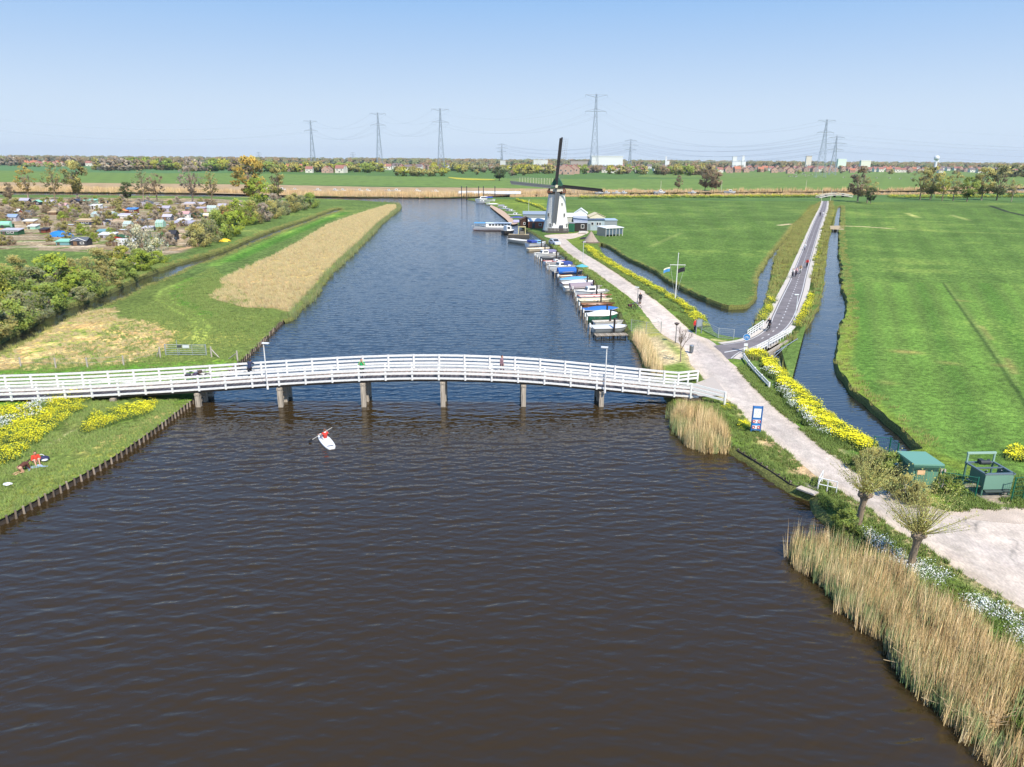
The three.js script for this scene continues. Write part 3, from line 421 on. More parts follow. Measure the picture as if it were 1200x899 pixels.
{ // deck: planks joined, one strip along the arch
  const pos = [], side = []; let prev;
  for (let x = X0; x <= X1 + .01; x += (X1 - X0) / 64) { const a = onDeck(x, .05), b = onDeck(x, BW - .05); if (prev) { pos.push(...prev[0].toArray(), ...a.toArray(), ...b.toArray(), ...prev[0].toArray(), ...b.toArray(), ...prev[1].toArray()); } prev = [a, b]; }
  tag(mk('deck_planks', [quadGeo(pos)], planks, bridge), null, null, null, 'stuff');
  const run = (w, dy, h, t, x0 = X0, x1 = X1, n = 40) => { const l = []; for (let i = 0; i < n; i++) l.push(beam(onDeck(x0 + (x1 - x0) * i / n, w, dy), onDeck(x0 + (x1 - x0) * (i + 1) / n + .01, w, dy), t, h)); return l; };
  mk('edge_beam', run(0, -.06, .16, .10), white, bridge); mk('edge_beam', run(BW, -.06, .16, .10), white, bridge);
  for (const w of [.5, 1.65, 2.8]) mk('girder', run(w, -.3, .34, .24), M('#6d5f52', .95), bridge);
  for (const [nm, w, off, xe] of [['near', -.08, 513.8, 16.6], ['far', BW + .08, 515.7, 16.3]]) {
    const rl = new THREE.Group(); rl.name = 'railing'; bridge.add(rl);
    for (const y of [1.2, .82, .47]) mk('rail', run(w + (w < 1 ? -.07 : .07), y, y > 1 ? .19 : .2, .07, X0, xe), white, rl);
    const x00 = G(off, nm === 'near' ? 438 : 426, 3.3).x;
    const pg = box(.16, 1.52, .12); for (let x = x00 - 2.42 * 26; x < xe; x += 2.42) if (x > X0) { const p = mk('post', pg, white, rl); p.position.copy(onDeck(x, w, .56)); p.rotation.y = Math.atan2(-bu.z, bu.x); }
  }
  // wing railings at the right end
  const wing = (pts, parent) => { const rl = new THREE.Group(); rl.name = 'wing_railing'; bridge.add(rl); for (const y of [1.2, .82, .47]) for (let i = 0; i < pts.length - 1; i++) mk('rail', beam(pts[i].clone().setY(pts[i].y + y), pts[i + 1].clone().setY(pts[i + 1].y + y), .07, .19), white, rl);
    const L = pts[0].distanceTo(pts[pts.length - 1]), n = Math.max(1, Math.round(L / 2.1)); for (let i = 0; i <= n; i++) { const q = pts[0].clone().lerp(pts[pts.length - 1], i / n); mk('post', box(.16, 1.45, .16, q.x, q.y + .55, q.z), white, rl); } };
  const e = G(849, 475.5, .55); wing([onDeck(16.6, -.15), e.clone().setY(.6)]);
  wing([onDeck(16.3, BW + .15), G(817, 448, .6)]);
  // piers
  const pile = cyl(.23, .25, 1, 10), pxs = [34, 133, 232, 328.5, 426, 519, 613.5, 705];
  for (const px of pxs) {
    const land = px < 200, p0 = G(px, 478, 0), x = p0.x, top = deckY(x) - .62, low = land ? LH - .4 : -1.2, g = new THREE.Group(); g.name = 'pier'; bridge.add(g);
    for (const w of [.12, 1.65, 3.1]) { const q = onDeck(x, w), m = mk('pile', box(.42, top - low, .42), concrete, g); m.position.set(q.x, (top + low) / 2, q.z); m.rotation.y = Math.atan2(-bu.z, bu.x); }
    mk('cap_beam', beam(onDeck(x, -.12, 0).setY(top + .08), onDeck(x, BW + .05, 0).setY(top + .08), .46, .2), concrete, g);
    if (!land) { mk('brace', beam(onDeck(x, .35).setY(.25), onDeck(x, 2.95).setY(top - .15), .1, .18), concrete, g); mk('brace', beam(onDeck(x + .12, 2.95).setY(.25), onDeck(x + .12, .35).setY(top - .15), .1, .18), concrete, g); }
  }
  const ab = onDeck(16.4, BW / 2); mk('abutment', box(1.6, 1.5, BW + .6, ab.x + .5, .12, ab.z), darkWood, bridge);
  mk('ramp', (() => { const a = onDeck(17.35, 0), b = onDeck(17.35, BW), c = G(836, 441, .57), d = G(853, 463, .57); return quadGeo([a, d, c, a, c, b].flatMap(v => v.toArray())); })(), M('#b8aca0', .95), bridge);
  // diagonal half-open barriers at the left
  mk('barrier_arm', beam(onDeck(-37.6, .7, 1.15), onDeck(-33.6, 1.1, .45), .06, .1), white, bridge);
}
// lamps standing on the pier caps
function lampPost(label, pos, h, headTurn, group, metal = white, cat = 'lamp') {
  const t = thing('street_lamp', label, cat, group, pos, headTurn);
  mk('pole', [cyl(.045, .07, h, 8, 0, h / 2, 0), cyl(.1, .11, .5, 8, 0, .25, 0)], metal, t);
  mk('lamp_head', [box(.62, .1, .24, .2, h + .03, 0), cyl(.06, .06, .14, 6, 0, h - .02, 0)], M([.85, .85, .84], .4), t);
  mk('lens', box(.44, .03, .18, .24, h - .035, 0), M('#e8ecec', .3), t);
  return t;
}
{ const a = onDeck(G(322, 452, 1.6).x, -.42, -.35), b = onDeck(G(707.2, 457, 1.5).x, -.42, -.35);
  lampPost('slim white street lamp on the bridge near its left end', a, HT(a, 319, 402.5) - a.y, -.2); lampPost('slim white street lamp on the bridge near its right end', b, HT(b, 708, 407.5) - b.y, 2.9); }

// ---------- timber edging of the banks ----------
function revet(label, line, h, gap, parentName = 'timber_edging') {
  const t = thing(parentName, label, 'retaining edge'), c = new THREE.CatmullRomCurve3(line.map(p => V(p.x, 0, p.y)), false, 'centripetal'), L = c.getLength(), n = Math.round(L / gap), pg = cyl(.075, .085, h + .75, 7);
  const r = RNG(line.length * 7 + 1), tones = ['#8b7c6c', '#75685a', '#9a8b7b', '#665a4e'].map(k => M(k, .95));
  for (let i = 0; i <= n; i++) { const p = c.getPointAt(i / n); if (i < 299) { const m = mk('post', pg, tones[Math.floor(r(0, 4))], t); m.position.set(p.x, (h + .05) / 2 - .32 + r(-.03, .04), p.z); m.rotation.set(r(-.06, .06), 0, r(-.06, .06)); } }
  for (let i = 0; i < n; i += 3) { const a = c.getPointAt(i / n), b = c.getPointAt(Math.min(1, (i + 3) / n)), o = V(a.z - b.z, 0, b.x - a.x).normalize().multiplyScalar(-.12); mk('board', [beam(a.clone().add(o).setY(h - .14), b.clone().add(o).setY(h - .14), .05, .24), beam(a.clone().add(o).setY(h - .42), b.clone().add(o).setY(h - .42), .05, .26)], M('#4a4037', .95), t); }
  return t;
}
revet('dark timber posts and boards holding the left bank in front of the bridge', riverLeft.slice(1), LH, .62);
revet('timber posts holding the left bank between the bridge and the reeds', riverLeft2, LH, .8);
revet('low timber edging along the right bank below the information board', P2([[957, 579], [935, 570], [905, 551], [880, 535], [866, 527]]), .55, .7);

// ---------- field gate and fence on the left bank ----------
{
  const t = thing('field_gate', 'galvanised metal field gate standing in the grass on the left bank', 'gate'), a = G(194.5, 416.5, LH), b = G(242, 417, LH), gm = M('#b9bfc0', .45, { metalness: .5 }), up = (p, y) => p.clone().setY(LH + y);
  const H = HT(a, 193.5, 404) - LH;
  for (const p of [a, b]) mk('post', bar(up(p, -.2), up(p, H + .08), .07, 8), gm, t);
  mk('frame', [.12, H].map(y => bar(up(a, y), up(b, y), .035)), gm, t);
  for (let i = 1; i < 5; i++) mk('bar', bar(up(a, .12 + (H - .12) * i / 5), up(b, .12 + (H - .12) * i / 5), .022), gm, t);
  for (const k of [.34, .66]) mk('upright', bar(up(a.clone().lerp(b, k), .12), up(a.clone().lerp(b, k), H), .025), gm, t);
  const s = a.clone().lerp(b, .52); mk('notice_plate', box(.75, .3, .03, s.x, LH + H - .18, s.z + .05), M('#d8dcdc', .5), t); const s2 = a.clone().lerp(b, .36); mk('notice_plate', box(.5, .3, .03, s2.x, LH + H - .18, s2.z + .05), M('#4a4f50', .6), t);
  mk('tall_post', bar(up(a.clone().lerp(b, .3), 0), up(a.clone().lerp(b, .3), H + .55), .035), gm, t);
  const grey = M('#b5aba0', .95);
  for (const [p, q, l] of [[[248, 418.5], [257, 419.5], 'pale wooden corner post with a slanting strut right of the field gate'], [[278.5, 423.5], [268, 421], 'pale wooden corner post with a strut at the river edge beside the field gate'], [[188, 419], [184, 418], 'leaning wooden strut post just left of the field gate']]) { const f = thing('strut_post', l, 'fence post', null, G(p[0], p[1], LH)), d = G(q[0], q[1], LH).sub(f.position); mk('post', cyl(.08, .09, 1.3, 7, 0, .55, 0), grey, f); mk('strut', bar(V(0, .95, 0), d.clone().setY(.02), .065), grey, f); }
  const fp = thing('fence_post', 'weathered wooden post of the wire fence below the dry grass patch', 'fence post', 'posts of the wire fence on the left bank', G(24.5, 430, LH)); mk('post', cyl(.075, .085, 1.15, 7, 0, .5, 0), grey, fp); mk('wire_staple', box(.05, .03, .2, 0, .9, 0), gm, fp);
  for (const [x, y] of [[65.5, 431], [102.5, 430.5], [145, 428]]) dup(fp, null, G(x, y, LH), .2);
  const w = thing('fence_wire', 'thin wires of the fence between the weathered posts on the left bank', 'fence wire'), pts = [[-30, 430], [24.5, 430], [65.5, 431], [102.5, 430.5], [145, 428], [188, 419]].map(q => G(q[0], q[1], LH)); for (const y of [.5, .95]) mk('wire', pts.slice(1).map((p, i) => bar(up(pts[i], y), up(p, y), .008, 4)), gm, w);
}
// ---------- the windmill and its yard ----------
const glass = M([.03, .035, .04], .1), glassBlue = M([.10, .14, .18], .15);
const millWall = new THREE.MeshStandardMaterial({ roughness: .9, map: tileTex(256, (u, v) => { const s = .90 + .1 * perN(u, v, 9, 3) - .10 * Math.max(0, perN(u, v, 30, 2) - .62); return [s * .93, s * .92, s * .89]; }, true) }); millWall.map.repeat.set(.25, .25);
const black = M('#26262a', .8), tar = M('#302b29', .9), green = M('#1d6b4a', .6), greyW = M('#8e9398', .85);
{
  const c = G(651.3, 271.5), mill = thing('windmill', 'white round tower windmill with green cap and four dark lattice sails', 'windmill', null, c), R0 = 4.15, R1 = 2.5, Ht = 11.4;
  const pts = []; for (let i = 0; i <= 10; i++) { const t = i / 10; pts.push(V2(R0 + (R1 - R0) * t - .12 * Math.sin(t * Math.PI), Ht * t)); }
  const tower = mk('tower', [new THREE.LatheGeometry(pts, 36)], millWall, mill);
  mk('plinth', cyl(R0 + .08, R0 + .14, .55, 36, 0, .27, 0), M('#5c5a5a', .9), tower);
  mk('top_ring', cyl(R1 + .25, R1 + .2, .3, 32, 0, Ht + .1, 0), tar, mill);
  const win = (a, y, w = .8, h = 1.2) => { const r = R0 + (R1 - R0) * y / Ht + .02, g = new THREE.Group(); g.name = 'window'; g.position.set(Math.sin(a) * r, y, Math.cos(a) * r); g.rotation.y = a; mill.add(g); mk('frame', [box(w + .2, .12, .12, 0, h / 2, 0), box(w + .2, .12, .16, 0, -h / 2, 0), box(.12, h, .12, w / 2, 0, 0), box(.12, h, .12, -w / 2, 0, 0), box(.05, h, .06, 0, 0, 0)], white, g); mk('pane', box(w, h, .03), glass, g); };
  win(.75, 5.2); win(-.8, 5.2); win(.55, 8.4, .6, .9); win(-.5, 2.2); win(.95, 2.1);
  const door = mk('door', box(1.3, 2.3, .1, Math.sin(.35) * 4.06, 1.15, Math.cos(.35) * 4.06, .35), M('#4b4f55', .7), mill); mk('handle', cyl(.03, .03, .12, 6, Math.sin(.44) * 4.12, 1.1, Math.cos(.44) * 4.12).rotateZ(0), steel, door);
  mk('terrace_fence', [...Array(15)].map((_, i) => box(.36, 1.5, .05, -2.6 + i * .42, .75, 4.9 + (i % 2) * .01)).concat([box(6.2, .1, .06, 1.05, 1.2, 4.86), box(6.2, .1, .06, 1.05, .4, 4.86)]), M('#55504c', .9), mill);
  // cap, facing the viewer a little to the right
  const cap = new THREE.Group(); cap.name = 'cap'; cap.position.y = Ht + .25; cap.rotation.y = -.08; mill.add(cap);
  mk('base_frame', [box(5.6, .45, .5, 0, .3, 1.7), box(5.6, .45, .5, 0, .3, -1.7), box(.5, .4, 6.2, 1.5, .45, 0), box(.5, .4, 6.2, -1.5, .45, 0)], M('#7a4a30', .85), cap);
  mk('brackets', [-1, 1].flatMap(s => [beam(V(s * 2.8, .4, 1.7), V(s * 2.0, 2.0, 1.2), .22, .25), beam(V(s * 2.8, .4, -1.7), V(s * 2.0, 2.0, -1.2), .22, .25), box(.3, 1.5, .3, s * 2.1, 1.1, 1.4)]), M('#6b4230', .85), cap);
  mk('skirt', box(3.7, 1.3, 4.4, 0, 1.1, 0), M('#d9d4c6', .8), cap);
  const roof = mk('roof', [prism([[-2.15, 0], [2.15, 0], [1.5, 1.3], [.75, 2.5], [0, 3.0], [-.75, 2.5], [-1.5, 1.3]], 5.2).translate(0, 1.75, -.2)], M('#2c5f4a', .7), cap); mk('ridge', box(.2, .15, 5.3, 0, 4.78, -.2), M('#1f4536', .7), roof);
  mk('breast_board', box(4.2, .35, .16, 0, 1.85, 2.5), M('#1f7a50', .6), cap);
  mk('tail_pole', [beam(V(0, 2.6, -2.9), V(0, -Ht - .2, -6.5), .35, .4), beam(V(2.4, .6, -1.5), V(.3, -Ht + 1.5, -6.1), .22, .22), beam(V(-2.4, .6, -1.5), V(-.3, -Ht + 1.5, -6.1), .22, .22)], M('#4f4a46', .9), cap);
  // sails
  const hub = new THREE.Group(); hub.name = 'sail_cross'; const hz = HT(c.clone().add(V(0, 0, 3.6)), 654, 218.6); hub.position.set(0, hz - c.y - Ht - .25, 3.55); hub.rotation.z = -.09; cap.add(hub);
  mk('windshaft', [cyl(.5, .55, 1.6, 12).rotateX(Math.PI / 2).translate(0, 0, -.5), cyl(.42, .42, .3, 12).rotateX(Math.PI / 2).translate(0, 0, .55)], M('#d8cfae', .6), hub);
  const L = 14.1;
  for (let k = 0; k < 4; k++) {
    const m4 = new THREE.Matrix4().makeRotationZ(k * Math.PI / 2), T = (g) => g.applyMatrix4(m4), parts = [], lat = [], zt = k % 2 ? .22 : -.08;
    parts.push(T(beam(V(0, 0, zt), V(0, L, zt), .5, .42)));
    parts.push(T(box(k === 2 ? 1.15 : .55, L - 2.0, .08, k === 2 ? -.62 : -.45, 1.7 + (L - 2.0) / 2, zt + .12, .2)));
    for (let i = 0; i < 24; i++) lat.push(T(box(1.75, .035, .045, 1.0, 2.0 + i * (L - 2.1) / 24, zt, 0)));
    for (const x of [.6, 1.2, 1.8]) lat.push(T(box(.035, L - 2, .045, x, 2 + (L - 2) / 2 - .05, zt + .03)));
    const col = k === 0 || k === 3 ? '#201d20' : '#5d6164';  // sun glare and shade put into the colour: left and lower sails greyer
    mk('sail', parts, M(col, .75), hub); mk('lattice', lat, M('#8d8b86', .85), hub);
  }
}
// sheds by the mill: walls, roof, openings
function house(name, label, cat, c, turn, w, d, h, o = {}) {
  const t = thing(name, label, cat, o.group, c, turn), wm = o.wall || white, rm = o.roof || greyW;
  if (o.gable) { mk('wall', [box(w, h, d, 0, h / 2, 0), ...(o.side ? [prism([[-d / 2, h], [d / 2, h], [0, h + o.gable]], w).rotateY(Math.PI / 2)] : [prism([[-w / 2, h], [w / 2, h], [0, h + o.gable]], d)])], wm, t);
    const W = o.side ? d : w, D = o.side ? w : d, s = Math.hypot(W / 2 + .25, o.gable * (1 + .5 / W)), a = Math.atan2(o.gable, W / 2), gs = [-1, 1].map(k => box(s, .12, D + .4, k * W / 4 * 1.06, h + o.gable / 2 + .04, 0, 0, 0, -k * a)); if (o.side) gs.forEach(g => g.rotateY(Math.PI / 2)); mk('roof', gs, rm, t); }
  else { mk('wall', box(w, h, d, 0, h / 2, 0), wm, t); mk('roof', box(w + .35, .18, d + .35, 0, h + .06, 0, 0, o.tilt || 0, 0), rm, t); }
  for (const [x, y, ww, hh, mat] of o.win || []) { const g = new THREE.Group(); g.name = 'window'; t.add(g); mk('frame', [box(ww + .16, .1, .1, x, y + hh / 2, d / 2 + .03), box(ww + .16, .1, .1, x, y - hh / 2, d / 2 + .03), box(.1, hh, .1, x - ww / 2, y, d / 2 + .03), box(.1, hh, .1, x + ww / 2, y, d / 2 + .03)], mat || white, g); mk('pane', box(ww, hh, .04, x, y, d / 2 + .02), glass, g); }
  if (o.door) { const [x, ww, hh, mat] = o.door; mk('door', box(ww, hh, .08, x, hh / 2 + .05, d / 2 + .03), mat || green, t); }
  return t;
}
const slate = M('#5f646c', .7), lead = M('#9aa0ab', .6), felt = M('#48443f', .95), zinc = M('#c4c8cc', .5), brick = M('#9a5b45', .9), tile = M('#a9553c', .85), tileDk = M('#6a4a40', .85), cream = M('#dcd2b8', .85), roofWhite = M([.78, .78, .78], .7);
{
  const at = (px, py) => G(px, py);
  house('shed', 'green wooden door shed built against the right side of the windmill', 'shed', at(669.5, 271.8), 0, 1.7, 2, 2.7, { wall: green, roof: greyW, door: [0, 1.2, 2.2, M('#17583c', .6)] });
  house('shed', 'black tarred shed with grey roof and one white framed window right of the windmill', 'shed', at(679, 270.5), .05, 4.1, 5, 2.7, { wall: tar, roof: lead, gable: 1.7, side: true, win: [[.6, 1.6, .9, 1.1]] });
  house('summer_house', 'grey blue flat roofed cabin with white framed windows beyond the black shed', 'house', at(697.5, 269.3), -.05, 5.4, 5, 3.2, { wall: M('#a9b6bd', .8), roof: M('#4d5a70', .7), win: [[-1.1, 2.1, .8, .9], [.5, 2.1, .6, .9], [1.3, 2.1, .6, .9]], door: [-2.1, .8, 2, M('#7d8890', .7)] });
  house('shed', 'long low shed with white roof behind the black tarred shed', 'shed', at(674, 262.5), .1, 7, 4, 2.6, { wall: M('#b9b4ac', .9), roof: roofWhite, gable: 1, side: true });
  house('shed', 'white barn with rounded roof at the back of the mill yard', 'shed', at(680.5, 259), -.1, 4.6, 5, 2.9, { wall: roofWhite, roof: roofWhite, gable: 1.6 });
  house('shed', 'pale beige roofed store behind the grey blue cabin', 'shed', at(698, 262.5), .1, 5.5, 5, 2.6, { wall: cream, roof: M('#d8c8a4', .85), gable: 1.2 });
  house('shed', 'low shed with pale blue roof behind the glazed veranda', 'shed', at(711, 266), .1, 6, 4, 2.4, { wall: greyW, roof: M('#a8b9c8', .6), tilt: .06 });
  const v = thing('veranda', 'glazed veranda with white roof standing over the end of the ditch', 'veranda', null, at(714.5, 276), .5), fr = M('#d4cfc8', .7);
  mk('floor', box(6.2, .25, 4.6, 0, -.15, 0), M('#8d6b5c', .9), v); mk('wall', [box(6, 2.3, .15, 0, 1.15, -2.2), box(.15, 2.3, 4.4, -3, 1.15, 0)], M('#b7a79d', .9), v); mk('roof', box(6.6, .18, 5, 0, 2.5, 0, 0, .05, 0), roofWhite, v);
  for (let i = 0; i < 6; i++) { mk('post', box(.14, 2.3, .14, -3 + i * 1.2, 1.15, 2.2), fr, v); if (i < 5) mk('pane', box(1.06, 1.7, .04, -2.4 + i * 1.2, 1.35, 2.2), glassBlue, v); }
  for (const x of [-2.8, 0, 2.8]) mk('stilt', cyl(.12, .12, 1.2, 6, x, -.7, 2), tar, v);
  house('shed', 'small brown wooden boat house at the water left of the windmill', 'shed', at(616.5, 266), .1, 4.2, 3.6, 2.3, { wall: M('#4a3226', .9), roof: M('#5d4538', .9), gable: .9, win: [[-.8, 1.3, .6, .7]] });
  house('shed', 'low red brick shed with white roof between windmill and boat house', 'shed', at(628.5, 267), 0, 5.2, 3.4, 2.2, { wall: brick, roof: roofWhite, gable: .7, side: true, win: [[1.2, 1.2, .8, .8]], door: [-1, .9, 1.8, M('#3e4a50', .7)] });
  house('shed', 'slate roofed shed behind the red brick shed left of the windmill', 'shed', at(626, 259.5), 0, 8, 4, 2.6, { wall: greyW, roof: M('#8b97a5', .6), gable: .9, side: true });
  // planters and hedges on the terrace, thatch heap
  const hp = thing('straw_heap', 'steep grey brown thatched heap at the head of the ditch', 'heap', null, at(692.5, 284.2), .3);
  const cg = new THREE.ConeGeometry(2.3, 3.2, 14, 6); { const p = cg.attributes.position, r = RNG(5); for (let i = 0; i < p.count; i++) p.setXYZ(i, p.getX(i) * r(.92, 1.08), p.getY(i) + r(-.08, .08), p.getZ(i) * r(.92, 1.08)); cg.computeVertexNormals(); cg.translate(0, 1.5, 0); }
  mk('thatch', cg, M('#a39284', 1), hp); mk('skirt', cyl(2.35, 2.5, .3, 14, 0, .12, 0), M('#6b5c50', 1), hp);
  const jb = thing('rowing_boat', 'dark rowing boat upside down beside the thatched heap', 'boat', null, at(686.5, 280.2), .4);
  { const g = new THREE.SphereGeometry(1, 16, 8, 0, 6.3, 0, 1.57); g.scale(2.1, .55, .75); mk('hull', g, black, jb); mk('keel', box(3.2, .08, .06, 0, .55, 0), M('#4b4643', .8), jb); }
  const pt = thing('garden_table', 'white garden table and benches on the mill forecourt', 'table', null, at(683, 274)); mk('tabletop', box(2.4, .07, .9, 0, .74, 0), white, pt); for (const z of [-.8, .8]) mk('bench', [box(2.4, .06, .35, 0, .45, z), box(.08, .45, .3, 1, .22, z), box(.08, .45, .3, -1, .22, z)], white, pt); for (const x of [-1, 1]) mk('leg', box(.08, .74, .7, x, .36, 0), white, pt);
}
// white car by the road
{
  const car = thing('parked_car', 'silver white car parked on the grass beside the road near the windmill', 'car', null, G(650, 287), .35);
  const prof = [[-2.0, .32], [2.05, .32], [2.1, .62], [1.95, .84], [1.0, .98], [.35, 1.42], [-1.2, 1.46], [-1.85, 1.0], [-2.1, .9], [-2.1, .45]];
  mk('body', (() => { const s = new THREE.Shape(prof.map(p => V2(...p))); return new THREE.ExtrudeGeometry(s, { depth: 1.5, bevelEnabled: true, bevelSize: .1, bevelThickness: .12, bevelSegments: 2 }).translate(0, 0, -.75).rotateY(-Math.PI / 2); })(), M('#d6dade', .25, { metalness: .2 }), car);
  mk('windscreen', box(1.36, .04, .78, 0, 1.22, .72, 0, .6).translate(0, .07, .04), glass, car); mk('rear_window', box(1.36, .04, .72, 0, 1.3, -1.6, 0, -.62).translate(0, 0, -.06), glass, car);
  for (const s of [-1, 1]) { mk('side_window', box(.04, .34, 1.7, s * .88, 1.2, -.45), glass, car); mk('headlight', box(.34, .16, .08, s * .6, .72, 2.17), M('#eef2f4', .2), car); mk('tail_light', box(.16, .3, .06, s * .75, .86, -2.22), M('#a01c1c', .3), car); for (const z of [1.3, -1.3]) { const w = mk('wheel', cyl(.33, .33, .22, 16).rotateZ(Math.PI / 2).translate(s * .82, .33, z), M('#1b1b1c', .9), car); mk('rim', cyl(.2, .2, .24, 10).rotateZ(Math.PI / 2).translate(s * .83, .33, z), steel, w); } }
}

// ---------- boats ----------
function hullGeo(L, B, D, o = {}) { // bow at +x, water at 0
  const n = 14, m = 6, pos = [], idx = [], sh = o.sheer ?? .25, full = o.full ?? 2.6, tr = o.transom ?? .82;
  for (let i = 0; i <= n; i++) { const t = i / n, x = -L / 2 + L * t, w = B / 2 * (t < .5 ? tr + (1 - tr) * Math.sin(t * Math.PI) : 1 - Math.pow((t - .5) * 2, full)), top = D + sh * Math.pow(Math.max(0, t - .3) / .7, 2) * D + .08 * (1 - t), keel = -.28 + (t > .8 ? (t - .8) * 2.2 : 0);
    for (let k = -m; k <= m; k++) { const a = Math.abs(k) / m, yy = keel + (top - keel) * Math.pow(a, 1.6), ww = w * Math.pow(a, .55) * (.86 + .14 * a); pos.push(x + (a - .5) * .3 * (t > .8 ? (t - .8) * 5 : 0), yy, Math.sign(k) * ww); } }
  const c = 2 * m + 1; for (let i = 0; i < n; i++) for (let k = 0; k < 2 * m; k++) { const a = i * c + k; idx.push(a, a + 1, a + c, a + 1, a + c + 1, a + c); }
  for (let k = 0; k < m; k++) idx.push(k, 2 * m - k, k + 1, k + 1, 2 * m - k, 2 * m - k - 1); // transom
  const g = new THREE.BufferGeometry(); g.setAttribute('position', new THREE.BufferAttribute(new Float32Array(pos), 3)); g.setIndex(idx); g.computeVertexNormals(); return g;
}
function deckGeo(L, B, y, o = {}) { // flat inside the rim; crown>0 makes a domed cover
  const n = 14, full = o.full ?? 2.6, tr = o.transom ?? .82, s0 = o.from ?? 0, s1 = o.to ?? 1, cr = o.crown ?? 0, in_ = o.inset ?? .05, pos = [], idx = [], q = 6;
  for (let i = 0; i <= n; i++) { const t = s0 + (s1 - s0) * i / n, x = -L / 2 + L * t, w = Math.max(.01, B / 2 * (t < .5 ? tr + (1 - tr) * Math.sin(t * Math.PI) : 1 - Math.pow((t - .5) * 2, full)) - in_), up = (o.sheer ?? .25) * Math.pow(Math.max(0, t - .3) / .7, 2) * y;
    for (let k = 0; k <= q; k++) { const v = k / q * 2 - 1; pos.push(x, y + up + cr * (1 - v * v) * Math.sin(Math.min(1, Math.max(.12, i / n) * 1.0) * Math.PI * .93 + .1), v * w); } }
  for (let i = 0; i < n; i++) for (let k = 0; k < q; k++) { const a = i * (q + 1) + k; idx.push(a, a + 1, a + q + 1, a + 1, a + q + 2, a + q + 1); }
  const g = new THREE.BufferGeometry(); g.setAttribute('position', new THREE.BufferAttribute(new Float32Array(pos), 3)); g.setIndex(idx); g.computeVertexNormals(); return g;
}
function boat(label, a, b, B, o) { // a = outer end, b = end at the bank; bow at the bank unless o.out
  const L = a.distanceTo(b), c = a.clone().add(b).multiplyScalar(.5).setY(0), d = b.clone().sub(a); let turn = Math.atan2(-d.z, d.x) + (o.out ? Math.PI : 0);
  const t = thing(o.name || 'moored_boat', label, 'boat', o.group, c, turn), D = o.D || .62, hm = M(o.hull || '#e8e6e0', .35), rim = M(o.rim || '#b9b2a4', .5), inn = M(o.inner || '#8a7a66', .8);
  mk('hull', hullGeo(L, B, D, o), hm, t);
  mk('gunwale', (() => { const p = [], q = []; for (let i = 0; i <= 14; i++) { const k = i / 14, w = B / 2 * (k < .5 ? (o.transom ?? .82) + (1 - (o.transom ?? .82)) * Math.sin(k * Math.PI) : 1 - Math.pow((k - .5) * 2, o.full ?? 2.6)), y = D + (o.sheer ?? .25) * Math.pow(Math.max(0, k - .3) / .7, 2) * D + .08 * (1 - k) + .02; p.push(V(-L / 2 + L * k + (k > .8 ? (k - .8) * .75 : 0), y, w)); q.push(V(-L / 2 + L * k + (k > .8 ? (k - .8) * .75 : 0), y, -w)); } return [tube(p, .05, 24, 5), tube(q, .05, 24, 5), bar(p[0], q[0], .05)]; })(), rim, t);
  const kinds = o.kind || 'open';
  if (kinds === 'open') { mk('floor', deckGeo(L, B, D * .35, { ...o, inset: .22 }), inn, t); for (const k of [-.28, .02, .25]) mk('thwart', box(.28, .05, B * .82, L * k, D * .78, 0), M(o.seat || '#a58a66', .8), t); }
  if (kinds === 'cover') mk('cover', deckGeo(L, B, D + .06, { ...o, inset: -.04, crown: o.crown ?? .55 }), M(o.cover, .75), t);
  if (kinds === 'cabin' || kinds === 'cruiser') {
    mk('deck', deckGeo(L, B, D + .02, { ...o, from: .45, inset: .02, crown: .08 }), M(o.deck || '#e9e6df', .5), t); mk('floor', deckGeo(L, B, D * .4, { ...o, to: .5, inset: .12 }), inn, t);
    const cl = L * (o.cl || .3), cw = B * .72, ch = o.ch || .75, cx = L * (o.cx ?? .08), cab = mk('cabin', (() => { const g = new THREE.BoxGeometry(cl, ch, cw, 2, 1, 1), p = g.attributes.position; for (let i = 0; i < p.count; i++) if (p.getY(i) > 0) p.setXYZ(i, p.getX(i) * (p.getX(i) > 0 ? .68 : .95), p.getY(i), p.getZ(i) * .86); g.computeVertexNormals(); return g.translate(cx, D + ch / 2, 0); })(), M(o.top || '#eceae4', .4), t);
    for (const s of [-1, 1]) mk('window', box(cl * .6, ch * .42, .03, cx - cl * .05, D + ch * .6, s * cw * .475, 0, -s * .12), glass, cab);
    mk('windscreen', box(.04, ch * .5, cw * .72, cx + cl * .45, D + ch * .58, 0, 0, 0, .42), glass, cab);
    if (o.canopy) mk('canopy', box(L * .32, .5, B * .8, -L * .22, D + ch * .72, 0), M(o.canopy, .8), t);
  }
  if (kinds === 'canopy') { mk('floor', deckGeo(L, B, D * .4, { ...o, inset: .15 }), inn, t); const g = new THREE.CylinderGeometry(B * .5, B * .5, L * .62, 14, 1, false, -Math.PI / 2, Math.PI).rotateZ(Math.PI / 2).rotateX(0); g.scale(1, .62, 1); mk('canopy', g.rotateX(-Math.PI / 2 + Math.PI / 2).translate(-L * .06, D + .15, 0), M(o.cover, .8), t); }
  if (o.motor) { const x = -L / 2 - .22; mk('outboard_motor', [box(.42, .42, .3, x, D + .2, 0), box(.16, .8, .14, x - .02, D - .35, 0), box(.3, .06, .04, x + .3, D + .3, 0)], M(o.motor, .4), t); }
  return t;
}
const W0 = (px, py) => G(px, py, .15);
